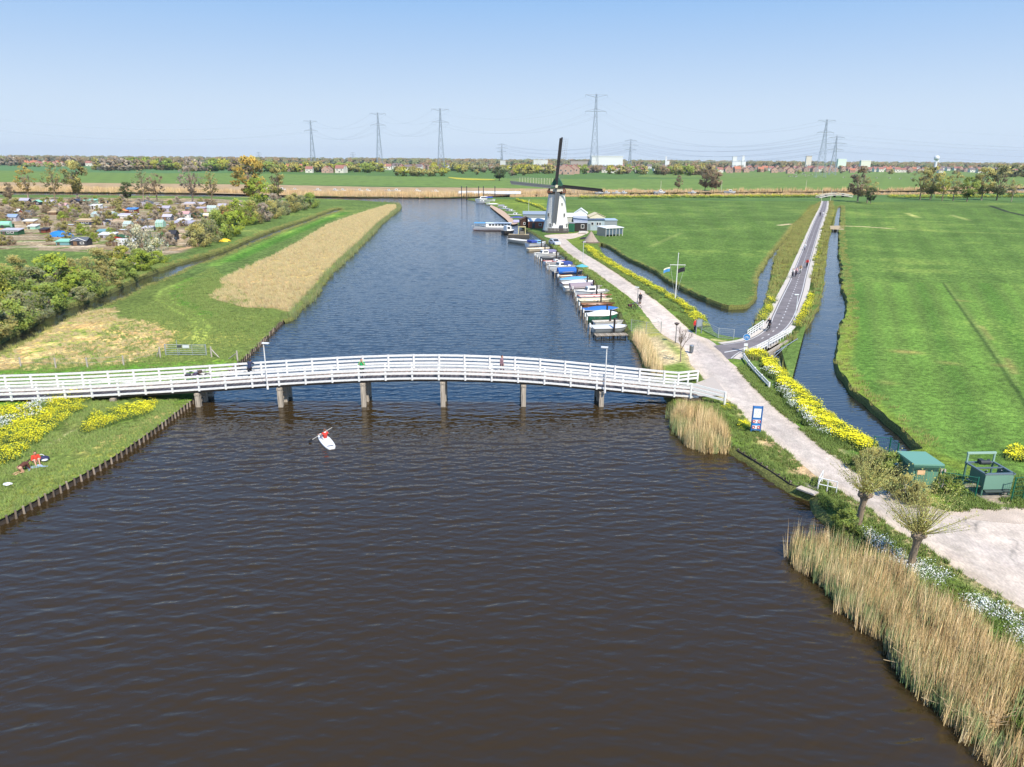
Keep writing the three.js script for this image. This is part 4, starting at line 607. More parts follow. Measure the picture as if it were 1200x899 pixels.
const slips = [
  ['flat grey aluminium boat under a pale cover nearest the bridge, outboard at its stern', [693.5, 388], [733, 386.5], 2.3, { kind: 'cover', cover: '#cfd2d6', hull: '#b9bbb6', crown: .25, full: 5, transom: .95, motor: '#c9ccd0', D: .6 }],
  ['narrow white rowing boat beside the flat aluminium boat', [695, 380.5], [729, 379.5], 1.5, { hull: '#ecebe6', inner: '#d8d6cf', D: .5 }],
  ['green sloop with a domed white cover', [687, 374], [722.5, 373], 2.1, { kind: 'cover', cover: '#e9ebe8', hull: '#2c7a5c', crown: .65, D: .7, rim: '#d9d4c4' }],
  ['sloop under a bright blue tarpaulin beside the green sloop', [682, 367], [724, 366], 2.2, { kind: 'cover', cover: '#2f6fb8', hull: '#33404e', crown: .5 }],
  ['brown open wooden boat with dark inside next to the bright blue tarpaulin', [681, 360.5], [720, 359.5], 1.9, { hull: '#8a5a38', inner: '#2d2622', seat: '#54402f', rim: '#6b4a32' }],
  ['cream open sloop with tan inside', [678, 355.5], [716, 354.5], 1.9, { hull: '#ddd0ac', inner: '#c8a77a', rim: '#e4d9bd' }],
  ['white open boat with a red rim and red seats', [678, 351], [715.5, 349.8], 1.7, { hull: '#e9e5de', inner: '#b56a5a', rim: '#b8483f', seat: '#c05a4c' }],
  ['white cabin cruiser with raked windscreen and pinkish grey afterdeck', [673, 345.6], [712, 344.6], 2.3, { kind: 'cabin', hull: '#efeeea', top: '#f0efec', inner: '#b8a0a0', D: .75, out: true, cx: .02 }],
  ['white launch under a grey mauve sun canopy', [661, 340.3], [704.5, 339], 2.3, { kind: 'canopy', cover: '#97898f', hull: '#ebe8e0', inner: '#b3a89b' }],
  ['white sloop with a smooth white cover and burgundy stripe', [657.5, 335.6], [696, 333.6], 2.1, { kind: 'cover', cover: '#eae9e6', hull: '#d9d4c8', rim: '#8b3d3f', crown: .5 }],
  ['sloop with a pale turquoise blue cover', [655, 331.2], [689, 329], 2, { kind: 'cover', cover: '#5f9fc6', hull: '#e6e2d8', crown: .45, motor: '#3a4048' }],
  ['cream sloop with a reddish brown deck', [655, 326.8], [683, 325.4], 1.9, { hull: '#e6d9b8', inner: '#8d4b3c', rim: '#7d3f35', motor: '#d9d9d6' }],
  ['long launch under a deep blue canopy near the street bin', [648, 321.6], [682, 320.3], 2.3, { kind: 'canopy', cover: '#2b67b5', hull: '#2f3d55', inner: '#5c5048' }],
  ['white motor cruiser with a navy blue rear canopy', [641, 316.4], [672, 315], 2.6, { kind: 'cruiser', hull: '#f0efec', canopy: '#3c4f94', D: .85, out: true, ch: .85, cx: -.02 }],
  ['white open speedboat with red stripes', [637.5, 309.2], [662, 308.4], 2, { kind: 'cabin', hull: '#ecebe8', rim: '#b8433c', ch: .45, cl: .18 }],
  ['low dark grey workboat among the white cruisers', [634, 304.2], [657, 303.3], 2, { hull: '#5b5f63', inner: '#47443f', rim: '#8a8c8c' }],
  ['white cabin cruiser with lilac grey canopy', [626, 300.6], [653.5, 299.6], 2.5, { kind: 'cruiser', hull: '#efedE6', canopy: '#8d8aa8', D: .8, out: true }],
  ['long cream hulled open boat below the parked car', [618, 294], [643.5, 293], 2.1, { hull: '#e6d3b4', inner: '#d8c6ac', rim: '#e9dcc4' }],
  ['white yacht with light blue cover and navy hood', [617.5, 289], [639, 287.6], 2.8, { kind: 'cruiser', hull: '#eceef0', top: '#8fc0de', canopy: '#3b4fa0', D: .9 }],
  ['long pale grey barge hull lying along the jetty near the work barge', [598, 282.8], [622, 286.3], 2.7, { kind: 'cover', cover: '#dcd8cf', hull: '#d9d2c2', crown: .2, full: 4, D: .8 }],
];
slips.forEach(([l, a, b, B, o]) => boat(l, W0(...a), W0(...b), B, { group: 'boats moored along the right bank', ...o }));
// boats further up, past the mill
[['dark hulled tug with white wheelhouse beside the passenger boat', [589, 273.8], [602, 273.2], 3.2, { kind: 'cabin', hull: '#34383e', top: '#eef0f0', ch: 1.5, cl: .4, D: 1, cx: -.08 }],
 ['small white boat with lavender canopy behind the mill quay', [600, 262], [616, 262.3], 2.4, { kind: 'canopy', cover: '#a8a3c4', hull: '#ecebea' }],
 ['motor boat with dark navy cover on the quay beyond the mill', [598, 256.6], [614, 257], 2.6, { kind: 'cover', cover: '#3d4690', hull: '#e2e2e2' }],
 ['white cruiser with beige deck moored above the navy covered boat', [595, 252.8], [611, 253.2], 2.6, { kind: 'cruiser', hull: '#f1f0ee' }],
 ['white cruiser with grey windscreen at the sandy quay', [592, 248.4], [604, 248.8], 2.6, { kind: 'cruiser', hull: '#eff0f0', canopy: '#777c86' }],
 ['motorboat with dark blue hull stripe at the sandy quay', [585, 245.4], [597, 245.8], 2.6, { kind: 'cabin', hull: '#e9ebee', rim: '#3d5a96', ch: 1 }],
 ['white motorboat with round grey hood near the quay end', [583, 243.2], [594, 243.4], 2.6, { kind: 'canopy', cover: '#8a8d92', hull: '#f0f0ee' }],
 ['cream sailing dinghy hull near the quay end', [570, 240.4], [584, 240.6], 2.6, { kind: 'cover', cover: '#efeee9', hull: '#e8dfc8', crown: .4 }],
 ['large white and blue motor yacht at the far end of the marina', [557, 236.3], [580, 236.6], 4, { kind: 'cruiser', hull: '#eff2f5', canopy: '#3a58b0', D: 1.4, ch: 1.5, out: true, cl: .4 }],
 ['second white yacht with dark hull band at the far end of the marina', [558, 238.2], [574, 238.4], 3, { kind: 'cabin', hull: '#e9e9e9', rim: '#383c44', D: 1.1, out: true }]].forEach(([l, a, b, B, o]) => boat(l, W0(...a), W0(...b), B, { group: 'boats in the marina beyond the windmill', ...o }));
{ // the passenger boat
  const a = W0(553.5, 269.5), b = W0(600, 269.8), L = a.distanceTo(b), c = a.clone().add(b).multiplyScalar(.5).setY(0), t = thing('passenger_boat', 'long white passenger boat with pale blue awning and a row of windows near the windmill', 'boat', null, c, Math.PI - .02);
  mk('hull', hullGeo(L, 3.4, 1.15, { transom: .9, full: 3.2, sheer: .35 }), M('#efeeea', .4), t); mk('waterline_band', (() => { const g = hullGeo(L * 1.004, 3.46, .16, { transom: .9, full: 3.2, sheer: 0 }); return g; })(), M('#7d3f2c', .7), t); mk('deck', deckGeo(L, 3.4, 1.12, { full: 3.2, transom: .9 }), M('#cfc9bb', .7), t);
  const cab = mk('cabin', box(L * .62, 1.25, 2.7, -L * .16, 1.75, 0), M('#f0efec', .5), t); for (let i = 0; i < 7; i++) for (const s of [-1, 1]) mk('window', box(L * .055, .55, .05, -L * .42 + i * L * .078, 1.9, s * 1.36), glass, cab);
  mk('roof', box(L * .66, .12, 3, -L * .16, 2.42, 0), M('#dbe6ee', .6), t); mk('awning', box(L * .3, .1, 3, L * .3, 2.42, 0), M('#5aa4d6', .7), t); for (const x of [.17, .3, .44]) for (const s of [-1, 1]) mk('awning_post', cyl(.05, .05, 1.3, 6, L * x, 1.75, s * 1.2), white, t); mk('rail', [bar(V(L * .16, 1.75, 1.2), V(L * .46, 1.8, .7), .04), bar(V(L * .16, 1.75, -1.2), V(L * .46, 1.8, -.7), .04)], white, t);
  const wb = thing('work_barge', 'low work barge with yellowish steel frame beside the boat house', 'barge', null, W0(608, 277.5), -.05); mk('hull', box(6.2, .9, 2.6, 0, .2, 0), M('#4a4640', .8), wb); mk('deck', box(6, .08, 2.4, 0, .7, 0), M('#9c8d74', .9), wb); const yl = M('#c9bf8c', .6); mk('frame', [...[-1.1, .9].flatMap(x => [-1, 1].map(s => box(.14, 2.2, .14, x + 1, 1.8, s))), box(2.2, .14, .14, .9, 2.9, 1), box(2.2, .14, .14, .9, 2.9, -1), box(.14, .14, 2, -.1, 2.9, 0), box(.14, .14, 2, 1.9, 2.9, 0)], yl, wb); mk('engine_box', box(1.2, .9, 1.1, .9, 1.15, 0), M('#7a7264', .8), wb);
}
// posts and jetties of the slips
{
  const tip = (label, px, py, h, g) => { const p = thing('mooring_post', label, 'mooring post', g, G(px, py, 0)); mk('post', cyl(.1, .11, h + 1, 8, 0, (h - 1) / 2, 0), M('#8d8274', .9), p); mk('cap', cyl(.115, .115, .5, 8, 0, h - .22, 0), M('#e6e3da', .6), p); return p; };
  const P = tip('grey mooring post with white top at the outer end of the boat slips', 687.5, 384, 1.5, 'white topped posts at the outer ends of the slips');
  for (const [x, y] of [[691, 392], [685.5, 379.5], [683.5, 374.5], [680.5, 371], [678.5, 366], [676, 360.5], [674.5, 355], [673, 350], [671, 346], [634.5, 311.5], [632, 309], [629.5, 307], [627, 304.5], [640, 314], [643.5, 318], [650, 326], [654, 330.5]]) dup(P, null, G(x, y, 0), x);
  const q = thing('mooring_post', 'dark tarred post standing between the moored boats', 'mooring post', 'dark posts between the moored boats', G(719.5, 391, 0)); mk('post', cyl(.13, .14, 3.1, 8, 0, .5, 0), tar, q); mk('cap', cyl(.14, .14, .06, 8, 0, 2.07, 0), M('#55504a', .9), q);
  for (const [x, y] of [[715, 380], [711, 372.5], [704, 358.5], [699, 349], [695, 342], [688, 336], [676, 328], [663, 312], [652, 305], [638.5, 296], [634.5, 291]]) dup(q, null, G(x, y, 0), x);
  const dw = M('#a2937f', .95), jet = (l, a, b, w = .9) => { const t = thing('jetty', l, 'jetty'), A = G(...a, .45), B = G(...b, .45), d = B.clone().sub(A), L = d.length(), n = Math.round(L / .3), q = V(-d.z, 0, d.x).normalize(); for (let i = 0; i < n; i++) { const p = A.clone().addScaledVector(d, (i + .5) / n), m = mk('plank', jetPlank, [dw, M('#948672', .95), M('#ada08c', .95)][i % 3], t); m.position.copy(p); m.rotation.y = Math.atan2(-d.z, d.x); m.scale.z = w; } for (let i = 0; i <= 4; i++) for (const s of [-1, 1]) { const p = A.clone().lerp(B, i / 4).addScaledVector(q, s * w * .4); mk('leg', cyl(.07, .07, 1.4, 6, p.x, -.28, p.z), tar, t); } }, jetPlank = box(.27, .06, 1, 0, 0, 0);
  jet('weathered plank jetty at the near end of the boat row', [697, 392.5], [735, 391.5], 1.3); jet('narrow finger jetty between the green sloop and the white rowing boat', [694, 377.5], [729, 376.5], .5); jet('narrow finger jetty between the blue tarpaulin and the brown boat', [686, 363.5], [722, 362.5], .5); jet('narrow finger jetty below the white cabin cruiser', [681, 348.3], [714, 347.4], .5);
  const qy = mk('sandy_quay', sheet(smoothLine(P2([[575, 240], [588, 246], [598, 254], [606, 262], [601, 263], [592, 256], [583, 249], [574, 242]], .5), 2), .5), M('#c2a58a', 1)); tag(qy, null, null, null, 'structure');
}
// ---------- people and bicycles ----------
const skin = M('#c99a7e', .7), dark = M('#23242a', .85);
// joints of a figure 1.75 m tall, x to its left, y up, z forward
const stand = (o = {}) => ({ pel: [0, .93, 0], chest: [0, 1.28, .02], neck: [0, 1.46, .02], head: [0, 1.62, .05], shL: [.18, 1.41, .01], shR: [-.18, 1.41, .01], elL: [.25, 1.13, -.02], elR: [-.25, 1.13, -.02], wrL: [.26, .88, .08], wrR: [-.26, .88, .08], hiL: [.1, .9, 0], hiR: [-.1, .9, 0], knL: [.11, .5, .03], knR: [-.11, .5, .03], anL: [.12, .09, -.02], anR: [-.12, .09, -.02], toL: [.14, .05, .15], toR: [-.14, .05, .15], ...o });
const ridePose = { pel: [0, 1.0, -.25], chest: [0, 1.33, -.08], neck: [0, 1.5, .02], head: [0, 1.65, .08], shL: [.18, 1.45, -.02], shR: [-.18, 1.45, -.02], elL: [.27, 1.2, .15], elR: [-.27, 1.2, .15], wrL: [.26, 1.09, .38], wrR: [-.26, 1.09, .38], hiL: [.1, .97, -.24], hiR: [-.1, .97, -.24], knL: [.11, .75, .16], knR: [-.11, .62, .12], anL: [.11, .4, .02], anR: [-.11, .2, -.08], toL: [.11, .33, .17], toR: [-.11, .12, .07] };
const sitGround = { pel: [0, .12, 0], chest: [0, .45, -.06], neck: [0, .62, -.04], head: [0, .78, .0], shL: [.18, .57, -.06], shR: [-.18, .57, -.06], elL: [.26, .34, .06], elR: [-.26, .34, .06], wrL: [.16, .3, .28], wrR: [-.16, .3, .28], hiL: [.1, .13, .03], hiR: [-.1, .13, .03], knL: [.14, .42, .36], knR: [-.14, .4, .38], anL: [.12, .08, .62], anR: [-.12, .08, .66], toL: [.13, .05, .78], toR: [-.13, .05, .82] };
const kneelFwd = { pel: [0, .42, -.2], chest: [0, .56, .12], neck: [0, .62, .3], head: [0, .68, .44], shL: [.18, .58, .24], shR: [-.18, .58, .24], elL: [.22, .32, .3], elR: [-.22, .32, .3], wrL: [.2, .08, .36], wrR: [-.2, .08, .36], hiL: [.1, .4, -.22], hiR: [-.1, .4, -.22], knL: [.14, .08, -.1], knR: [-.14, .08, -.1], anL: [.14, .07, -.5], anR: [-.14, .07, -.5], toL: [.14, .03, -.64], toR: [-.14, .03, -.64] };
const BONES = { torso: [['pel', 'chest', .13, .15], ['chest', 'neck', .14, .07], ['shL', 'shR', .075, .075], ['hiL', 'hiR', .11, .11]], head: [['neck', 'head', .055, .06]], arms: [['shL', 'elL', .06, .045], ['shR', 'elR', .06, .045], ['elL', 'wrL', .045, .03], ['elR', 'wrR', .045, .03]], upArms: [['shL', 'elL', .06, .05], ['shR', 'elR', .06, .05]], legs: [['hiL', 'knL', .09, .06], ['hiR', 'knR', .09, .06], ['knL', 'anL', .058, .038], ['knR', 'anR', .058, .038]], thighs: [['hiL', 'knL', .09, .07], ['hiR', 'knR', .09, .07]], feet: [['anL', 'toL', .042, .035], ['anR', 'toR', .042, .035]] };
function field3(bones, J, R, grow, extra = []) { // smooth skin over tapered bones
  const lo = V(9, 9, 9), hi = V(-9, -9, -9), B = bones.map(([a, b, r1, r2]) => [V(...J[a]), V(...J[b]), r1 + grow, r2 + grow]).concat(extra);
  for (const [a, b, r1, r2] of B) for (const [p, r] of [[a, r1], [b, r2]]) { lo.min(p.clone().subScalar(r + .06)); hi.max(p.clone().addScalar(r + .06)); }
  const mc = new MarchingCubes(R, skin, false, false, 60000), c = lo.clone().add(hi).multiplyScalar(.5), s = hi.clone().sub(lo).multiplyScalar(.5), f = mc.field, p = V(), q = V(), k = .035;
  const pre = B.map(([a, b, r1, r2]) => { const d = b.clone().sub(a); return [a, d, d.lengthSq() || 1e-6, r1, r2]; });
  for (let z = 0, i = 0; z < R; z++) for (let y = 0; y < R; y++) for (let x = 0; x < R; x++, i++) {
    p.set(c.x + (x - R / 2) / (R / 2) * s.x, c.y + (y - R / 2) / (R / 2) * s.y, c.z + (z - R / 2) / (R / 2) * s.z); let m = 1e3;
    for (const [a, d, l, r1, r2] of pre) { q.copy(p).sub(a); const t = Math.max(0, Math.min(1, q.dot(d) / l)), e = q.addScaledVector(d, -t).length() - (r1 + (r2 - r1) * t), h = Math.max(0, Math.min(1, .5 + .5 * (m - e) / k)); m = m + (e - m) * h - k * h * (1 - h); }
    f[i] = -m;
  }
  mc.isolation = 0; mc.update(); const n = mc.count, g = new THREE.BufferGeometry(), P = new Float32Array(n * 3), N = new Float32Array(n * 3);
  for (let i = 0; i < n; i++) { P[i * 3] = mc.positionArray[i * 3] * s.x + c.x; P[i * 3 + 1] = mc.positionArray[i * 3 + 1] * s.y + c.y; P[i * 3 + 2] = mc.positionArray[i * 3 + 2] * s.z + c.z; const v = V(mc.normalArray[i * 3] / s.x, mc.normalArray[i * 3 + 1] / s.y, mc.normalArray[i * 3 + 2] / s.z).normalize(); N.set([v.x, v.y, v.z], i * 3); }
  g.setAttribute('position', new THREE.BufferAttribute(P, 3)); g.setAttribute('normal', new THREE.BufferAttribute(N, 3)); return g;
}
function hand(J, s) { // palm, four curled fingers and a thumb at the wrist
  const w = V(...J['wr' + s]), d = w.clone().sub(V(...J['el' + s])).normalize(), k = s === 'L' ? 1 : -1, side = V(0, 0, 1).cross(d).normalize(); if (side.lengthSq() < .1) side.set(0, 0, 1); const g = [], fwd = side.clone().cross(d).normalize().multiplyScalar(k);
  const palm = w.clone().addScaledVector(d, .05); g.push([w, palm.clone().addScaledVector(d, .03), .026, .034]);
  for (let i = 0; i < 4; i++) { const b = palm.clone().addScaledVector(d, .035).addScaledVector(fwd, (i - 1.5) * .02), L = [.06, .072, .068, .052][i], m = b.clone().addScaledVector(d, L * .6), e = m.clone().addScaledVector(d, L * .35).addScaledVector(side, -k * L * .4); g.push([b, m, .0095, .009], [m, e, .009, .007]); }
  const tb = palm.clone().addScaledVector(fwd, .03), tm = tb.clone().addScaledVector(fwd, .022).addScaledVector(d, .028); g.push([tb, tm, .012, .010], [tm, tm.clone().addScaledVector(d, .026).addScaledVector(side, -k * .01), .010, .008]);
  const q = g.map(([a, b, r1, r2]) => bar(a, b, r1, 6, r2)); q.push(new THREE.SphereGeometry(.034, 8, 6).translate(palm.x, palm.y, palm.z)); return q;
}
function person(label, pos, turn, J, c, o = {}) { // c: shirt, trousers, hair, shoes
  const t = thing('person', label, 'person', o.group, pos, turn), R = o.R || 56; if (o.tall) t.scale.setScalar(o.tall);
  const h = V(...J.head), n = V(...J.neck), up = h.clone().sub(n).normalize();
  const headB = [[h.clone().addScaledVector(up, .045), h.clone().addScaledVector(up, -.035).add(V(0, 0, .012)), .092, .07], [h.clone().add(V(0, -.005, .085)), h.clone().add(V(0, -.03, .1)), .014, .017], [h.clone().add(V(.088, 0, 0)), h.clone().add(V(.092, -.03, 0)), .018, .014], [h.clone().add(V(-.088, 0, 0)), h.clone().add(V(-.092, -.03, 0)), .018, .014]];
  const body = mk('body', [field3([...BONES.torso, ...BONES.head, ...BONES.arms, ...BONES.legs, ...BONES.feet], J, R + 12, 0, headB), ...hand(J, 'L'), ...hand(J, 'R')], o.skin ? M(o.skin, .7) : skin, t);
  for (const s of [-1, 1]) mk('eye', new THREE.SphereGeometry(.012, 6, 5).translate(h.x + s * .034, h.y + .012, h.z + .088), M('#2a211c', .3), body); mk('mouth', box(.045, .01, .012, h.x, h.y - .058, h.z + .09), M('#9c5a50', .6), body);
  mk('shirt', field3([...BONES.torso.slice(0, 3), ...(o.sleeves === 'short' ? BONES.upArms.map(b => [b[0], b[1], b[2] + .006, b[3] + .012]) : o.sleeves === 'none' ? [] : BONES.arms)], J, R, .014), M(c[0], .85), t);
  mk(o.shorts ? 'shorts' : 'trousers', field3([['hiL', 'hiR', .11, .11], ...(o.shorts ? BONES.thighs : BONES.legs)], J, R, .016), M(c[1], .9), t);
  mk('hair', field3([], J, 36, 0, [[h.clone().addScaledVector(up, .06).add(V(0, 0, -.018)), h.clone().add(V(0, -.0, -.04)), .093, .078], ...(o.longHair ? [[h.clone().add(V(0, 0, -.06)), h.clone().add(V(0, -.2, -.08)), .07, .05]] : [])]), M(c[2], .8), t);
  mk('shoes', field3(BONES.feet, J, 36, .012), M(c[3] || '#333333', .8), t);
  return t;
}
function wheelGeo(r) { return [new THREE.TorusGeometry(r, .022, 6, 24).rotateY(Math.PI / 2)]; }
function bicycle(label, pos, turn, color, o = {}) { // travels along +z
  const t = thing('bicycle', label, 'bicycle', o.group, pos, turn), fm = M(color, .4), r = .34, z1 = .54, z2 = -.52; if (o.lean) t.rotation.z = o.lean;
  for (const z of [z1, z2]) { const w = mk('wheel', wheelGeo(r).map(g => g.translate(0, r, z)), M('#1c1c1d', .9), t); mk('rim', [new THREE.TorusGeometry(r - .03, .008, 4, 24).rotateY(Math.PI / 2).translate(0, r, z), ...[...Array(8)].map((_, i) => { const a = i * Math.PI / 4; return bar(V(0, r, z), V(0, r + Math.sin(a) * r * .92, z + Math.cos(a) * r * .92), .004, 3); })], steel, w); mk('mudguard', new THREE.TorusGeometry(r + .03, .018, 4, 14, Math.PI).rotateY(Math.PI / 2).translate(0, r, z), fm, t); }
  const bb = V(0, .3, -.08), st = V(0, .82, -.28), hd = V(0, .86, .34), fk = V(0, .62, .4);
  mk('frame', [bar(bb, st, .018), bar(bb, hd.clone().lerp(fk, .5), .02), bar(st.clone().lerp(bb, .15), hd, .016), bar(hd.clone().add(V(0, .1, -.03)), V(0, r, z1), .016), bar(bb, V(.05, r, z2), .011), bar(st.clone().lerp(bb, .2), V(.05, r, z2), .009), bar(st.clone().lerp(bb, .2), V(-.05, r, z2), .009)], fm, t);
  mk('saddle', box(.17, .06, .26, 0, .96, -.3), dark, t); mk('seat_post', bar(st, V(0, .94, -.3), .014), steel, t); mk('handlebar', [tube([V(-.29, 1.02, .22), V(-.2, 1.06, .34), V(0, 1.05, .36), V(.2, 1.06, .34), V(.29, 1.02, .22)], .013, 14, 5), bar(hd, V(0, 1.05, .35), .015)], steel, t);
  mk('crank', [bar(V(.06, .3, -.08), V(.09, .15, -.02), .012), bar(V(-.06, .3, -.08), V(-.09, .45, -.14), .012), box(.09, .02, .07, .13, .14, -.02), box(.09, .02, .07, -.13, .46, -.14)], steel, t);
  if (o.rack) { mk('carrier', [box(.14, .02, .4, 0, .74, -.6)], steel, t); } if (o.bags) for (const s of [-1, 1]) mk('pannier', box(.16, .34, .4, s * .17, .58, -.62), M(o.bags, .85), t); if (o.basket) mk('basket', [box(.34, .24, .26, 0, .98, .56)], M(o.basket, .9), t);
  return t;
}
const cyc = (px, py) => { const p = G(px, py, RH + .02); return p; };
function rider(l1, l2, px, py, turn, cl, bike, o = {}) { const p = cyc(px, py); bicycle(l2, p, turn, bike, { group: o.bg }); const f = person(l1, p, turn, ridePose, cl, { ...o, R: o.R || 44 }); return f; }
const pathTurn = (px) => { const a = G(944, 283), b = G(912, 355); const d = b.clone().sub(a); return Math.atan2(d.x, d.z); };
const toUs = pathTurn(), away = toUs + Math.PI;
rider('cyclist in dark clothes riding off the cycle path towards the junction', 'dark bicycle ridden towards the junction', 900.5, 388, toUs - .25, ['#2a2d38', '#23242a', '#3b2c22'], '#2b2b2e', { R: 56 });
rider('cyclist in white shirt at the left of the three riding side by side', 'dark bicycle under the left of the three riders', 928.5, 325.5, toUs, ['#d8d2d0', '#3a3540', '#4a2f24'], '#2f2f33'); rider('cyclist in pale pink top, middle of the three riding side by side', 'black bicycle under the middle rider in pale pink', 932.5, 324, toUs, ['#d9b3b0', '#52444a', '#5c3d2c'], '#26262a'); rider('cyclist in tan top at the right of the three riding side by side', 'grey bicycle under the right of the three riders', 937.5, 321, toUs, ['#b99a7a', '#d9d4cc', '#3d2b22'], '#44464a');
rider('cyclist in bright red top on the right lane behind the three riders', 'dark bicycle ridden by the cyclist in red', 945.5, 313.5, toUs, ['#c8302c', '#2b2b30', '#3d2b22'], '#2c2c2f'); rider('cyclist all in white further along the cycle path', 'bicycle under the cyclist in white', 942.8, 293, toUs, ['#eceae6', '#d9d9dc', '#5c4636'], '#3a3a3e');
person('person in pale clothes walking far down the cycle path', cyc(964.3, 253.3), away, stand(), ['#e3e0dd', '#b9b2c0', '#4a382c'], { R: 36 }); person('person in black clothes walking far down the cycle path', cyc(961, 253.6), away, stand(), ['#2a2a33', '#22222a', '#2e241e'], { R: 36 });
// on the bridge
const deckAt = (px, w, py = 440) => { const x = G(px, py, 2.3).x; return onDeck(x, w); };
person('person in green shirt and dark shorts standing at the bridge railing, arms raised', deckAt(430, .55), .05, stand({ elL: [.27, 1.2, .12], elR: [-.27, 1.2, .12], wrL: [.1, 1.5, .2], wrR: [-.1, 1.5, .2] }), ['#1fa45c', '#26262b', '#8a5a3c', '#ddd8d0'], { sleeves: 'short', shorts: true });
person('person in mauve brown clothes walking on the bridge right of the middle', deckAt(588.5, 2.0), 1.2, stand({ knL: [.11, .52, .16], anL: [.12, .12, .14], toL: [.13, .06, .3], anR: [-.12, .1, -.2], toR: [-.12, .05, -.05] }), ['#8a6a72', '#5b4650', '#4a3028', '#6d5050']);
person('person in dark blue leaning on the far bridge railing', deckAt(293, 2.85), Math.PI, stand({ chest: [0, 1.25, .12], neck: [0, 1.4, .24], head: [0, 1.53, .32], shL: [.18, 1.36, .2], shR: [-.18, 1.36, .2], elL: [.26, 1.2, .42], elR: [-.26, 1.2, .42], wrL: [.1, 1.24, .52], wrR: [-.1, 1.24, .52] }), ['#2c3350', '#20222c', '#2a211d', '#b33f38']);
bicycle('laden touring bicycle with dark bags parked against the far bridge railing', deckAt(229, 2.6), Math.PI / 2 + .05, '#3a3036', { bags: '#3d2f36', rack: true, lean: .06, basket: '#5a4a44' }); bicycle('second bicycle with mauve bags parked behind the laden touring bicycle', deckAt(237, 2.85), Math.PI / 2 - .05, '#4a4046', { bags: '#6a5a72', rack: true, lean: .08 });
bicycle('bicycle lying low beside the person leaning on the railing', deckAt(297, 2.2), Math.PI / 2, '#59606a', { lean: .1 });
// picnic on the left bank
person('person in orange red top sitting on the left bank with knees drawn up', G(43, 543, LH), .7, sitGround, ['#c8442c', '#c8a890', '#4a2018', '#cfa58c'], { sleeves: 'short', shorts: true, longHair: true });
person('person in brown top bent forward on hands and knees on the left bank', G(28, 553, LH), 2.6, kneelFwd, ['#5a3428', '#c99a7e', '#2f1e16', '#c99a7e'], { sleeves: 'short', shorts: true });
{ const b = thing('backpack', 'dark blue and white backpack lying in the grass beside the sitting person', 'bag', null, G(51.5, 541, LH), .4); mk('bag', [new THREE.SphereGeometry(.32, 14, 10).scale(1.25, .75, .9).translate(0, .22, 0)], M('#2c3050', .85), b); mk('pocket', new THREE.SphereGeometry(.2, 12, 8).scale(1.1, .5, .9).translate(.1, .2, .2), M('#d8dae2', .8), b); mk('strap', new THREE.TorusGeometry(.18, .025, 6, 14, Math.PI).translate(-.1, .4, 0), M('#d9d9de', .8), b);
  const bl = thing('jacket', 'light blue jacket spread on the grass between the two people', 'jacket', null, G(41, 548.5, LH), .8); const g = new THREE.PlaneGeometry(.9, .6, 10, 8).rotateX(-Math.PI / 2), p = g.attributes.position, r = RNG(4); for (let i = 0; i < p.count; i++) p.setXYZ(i, p.getX(i) + r(-.05, .05), .05 + r(0, .07), p.getZ(i) + r(-.05, .05)); g.computeVertexNormals(); mk('cloth', g, M('#9fb4cc', .9), bl); mk('sleeve', [bar(V(.3, .07, .2), V(.7, .06, .45), .05, 7), bar(V(-.3, .07, .2), V(-.55, .06, .5), .05, 7)], M('#8ea6c2', .9), bl);
  const w = thing('plastic_bag', 'crumpled white bag lying on the grass at the left edge', 'bag', null, G(9, 568.5, LH)); const ig = new THREE.IcosahedronGeometry(.3, 2), ip = ig.attributes.position; for (let i = 0; i < ip.count; i++) { const s = .75 + .5 * vn(ip.getX(i) * 9 + 3, ip.getZ(i) * 9 + ip.getY(i) * 7); ip.setXYZ(i, ip.getX(i) * s * 1.5, Math.max(-.02, ip.getY(i) * s * .6) + .1, ip.getZ(i) * s); } ig.computeVertexNormals(); mk('film', ig, M('#e4e6e8', .6), w); mk('knot', new THREE.SphereGeometry(.06, 8, 6).translate(.1, .28, 0), M('#eef0f2', .6), w); w.scale.setScalar(.62); }
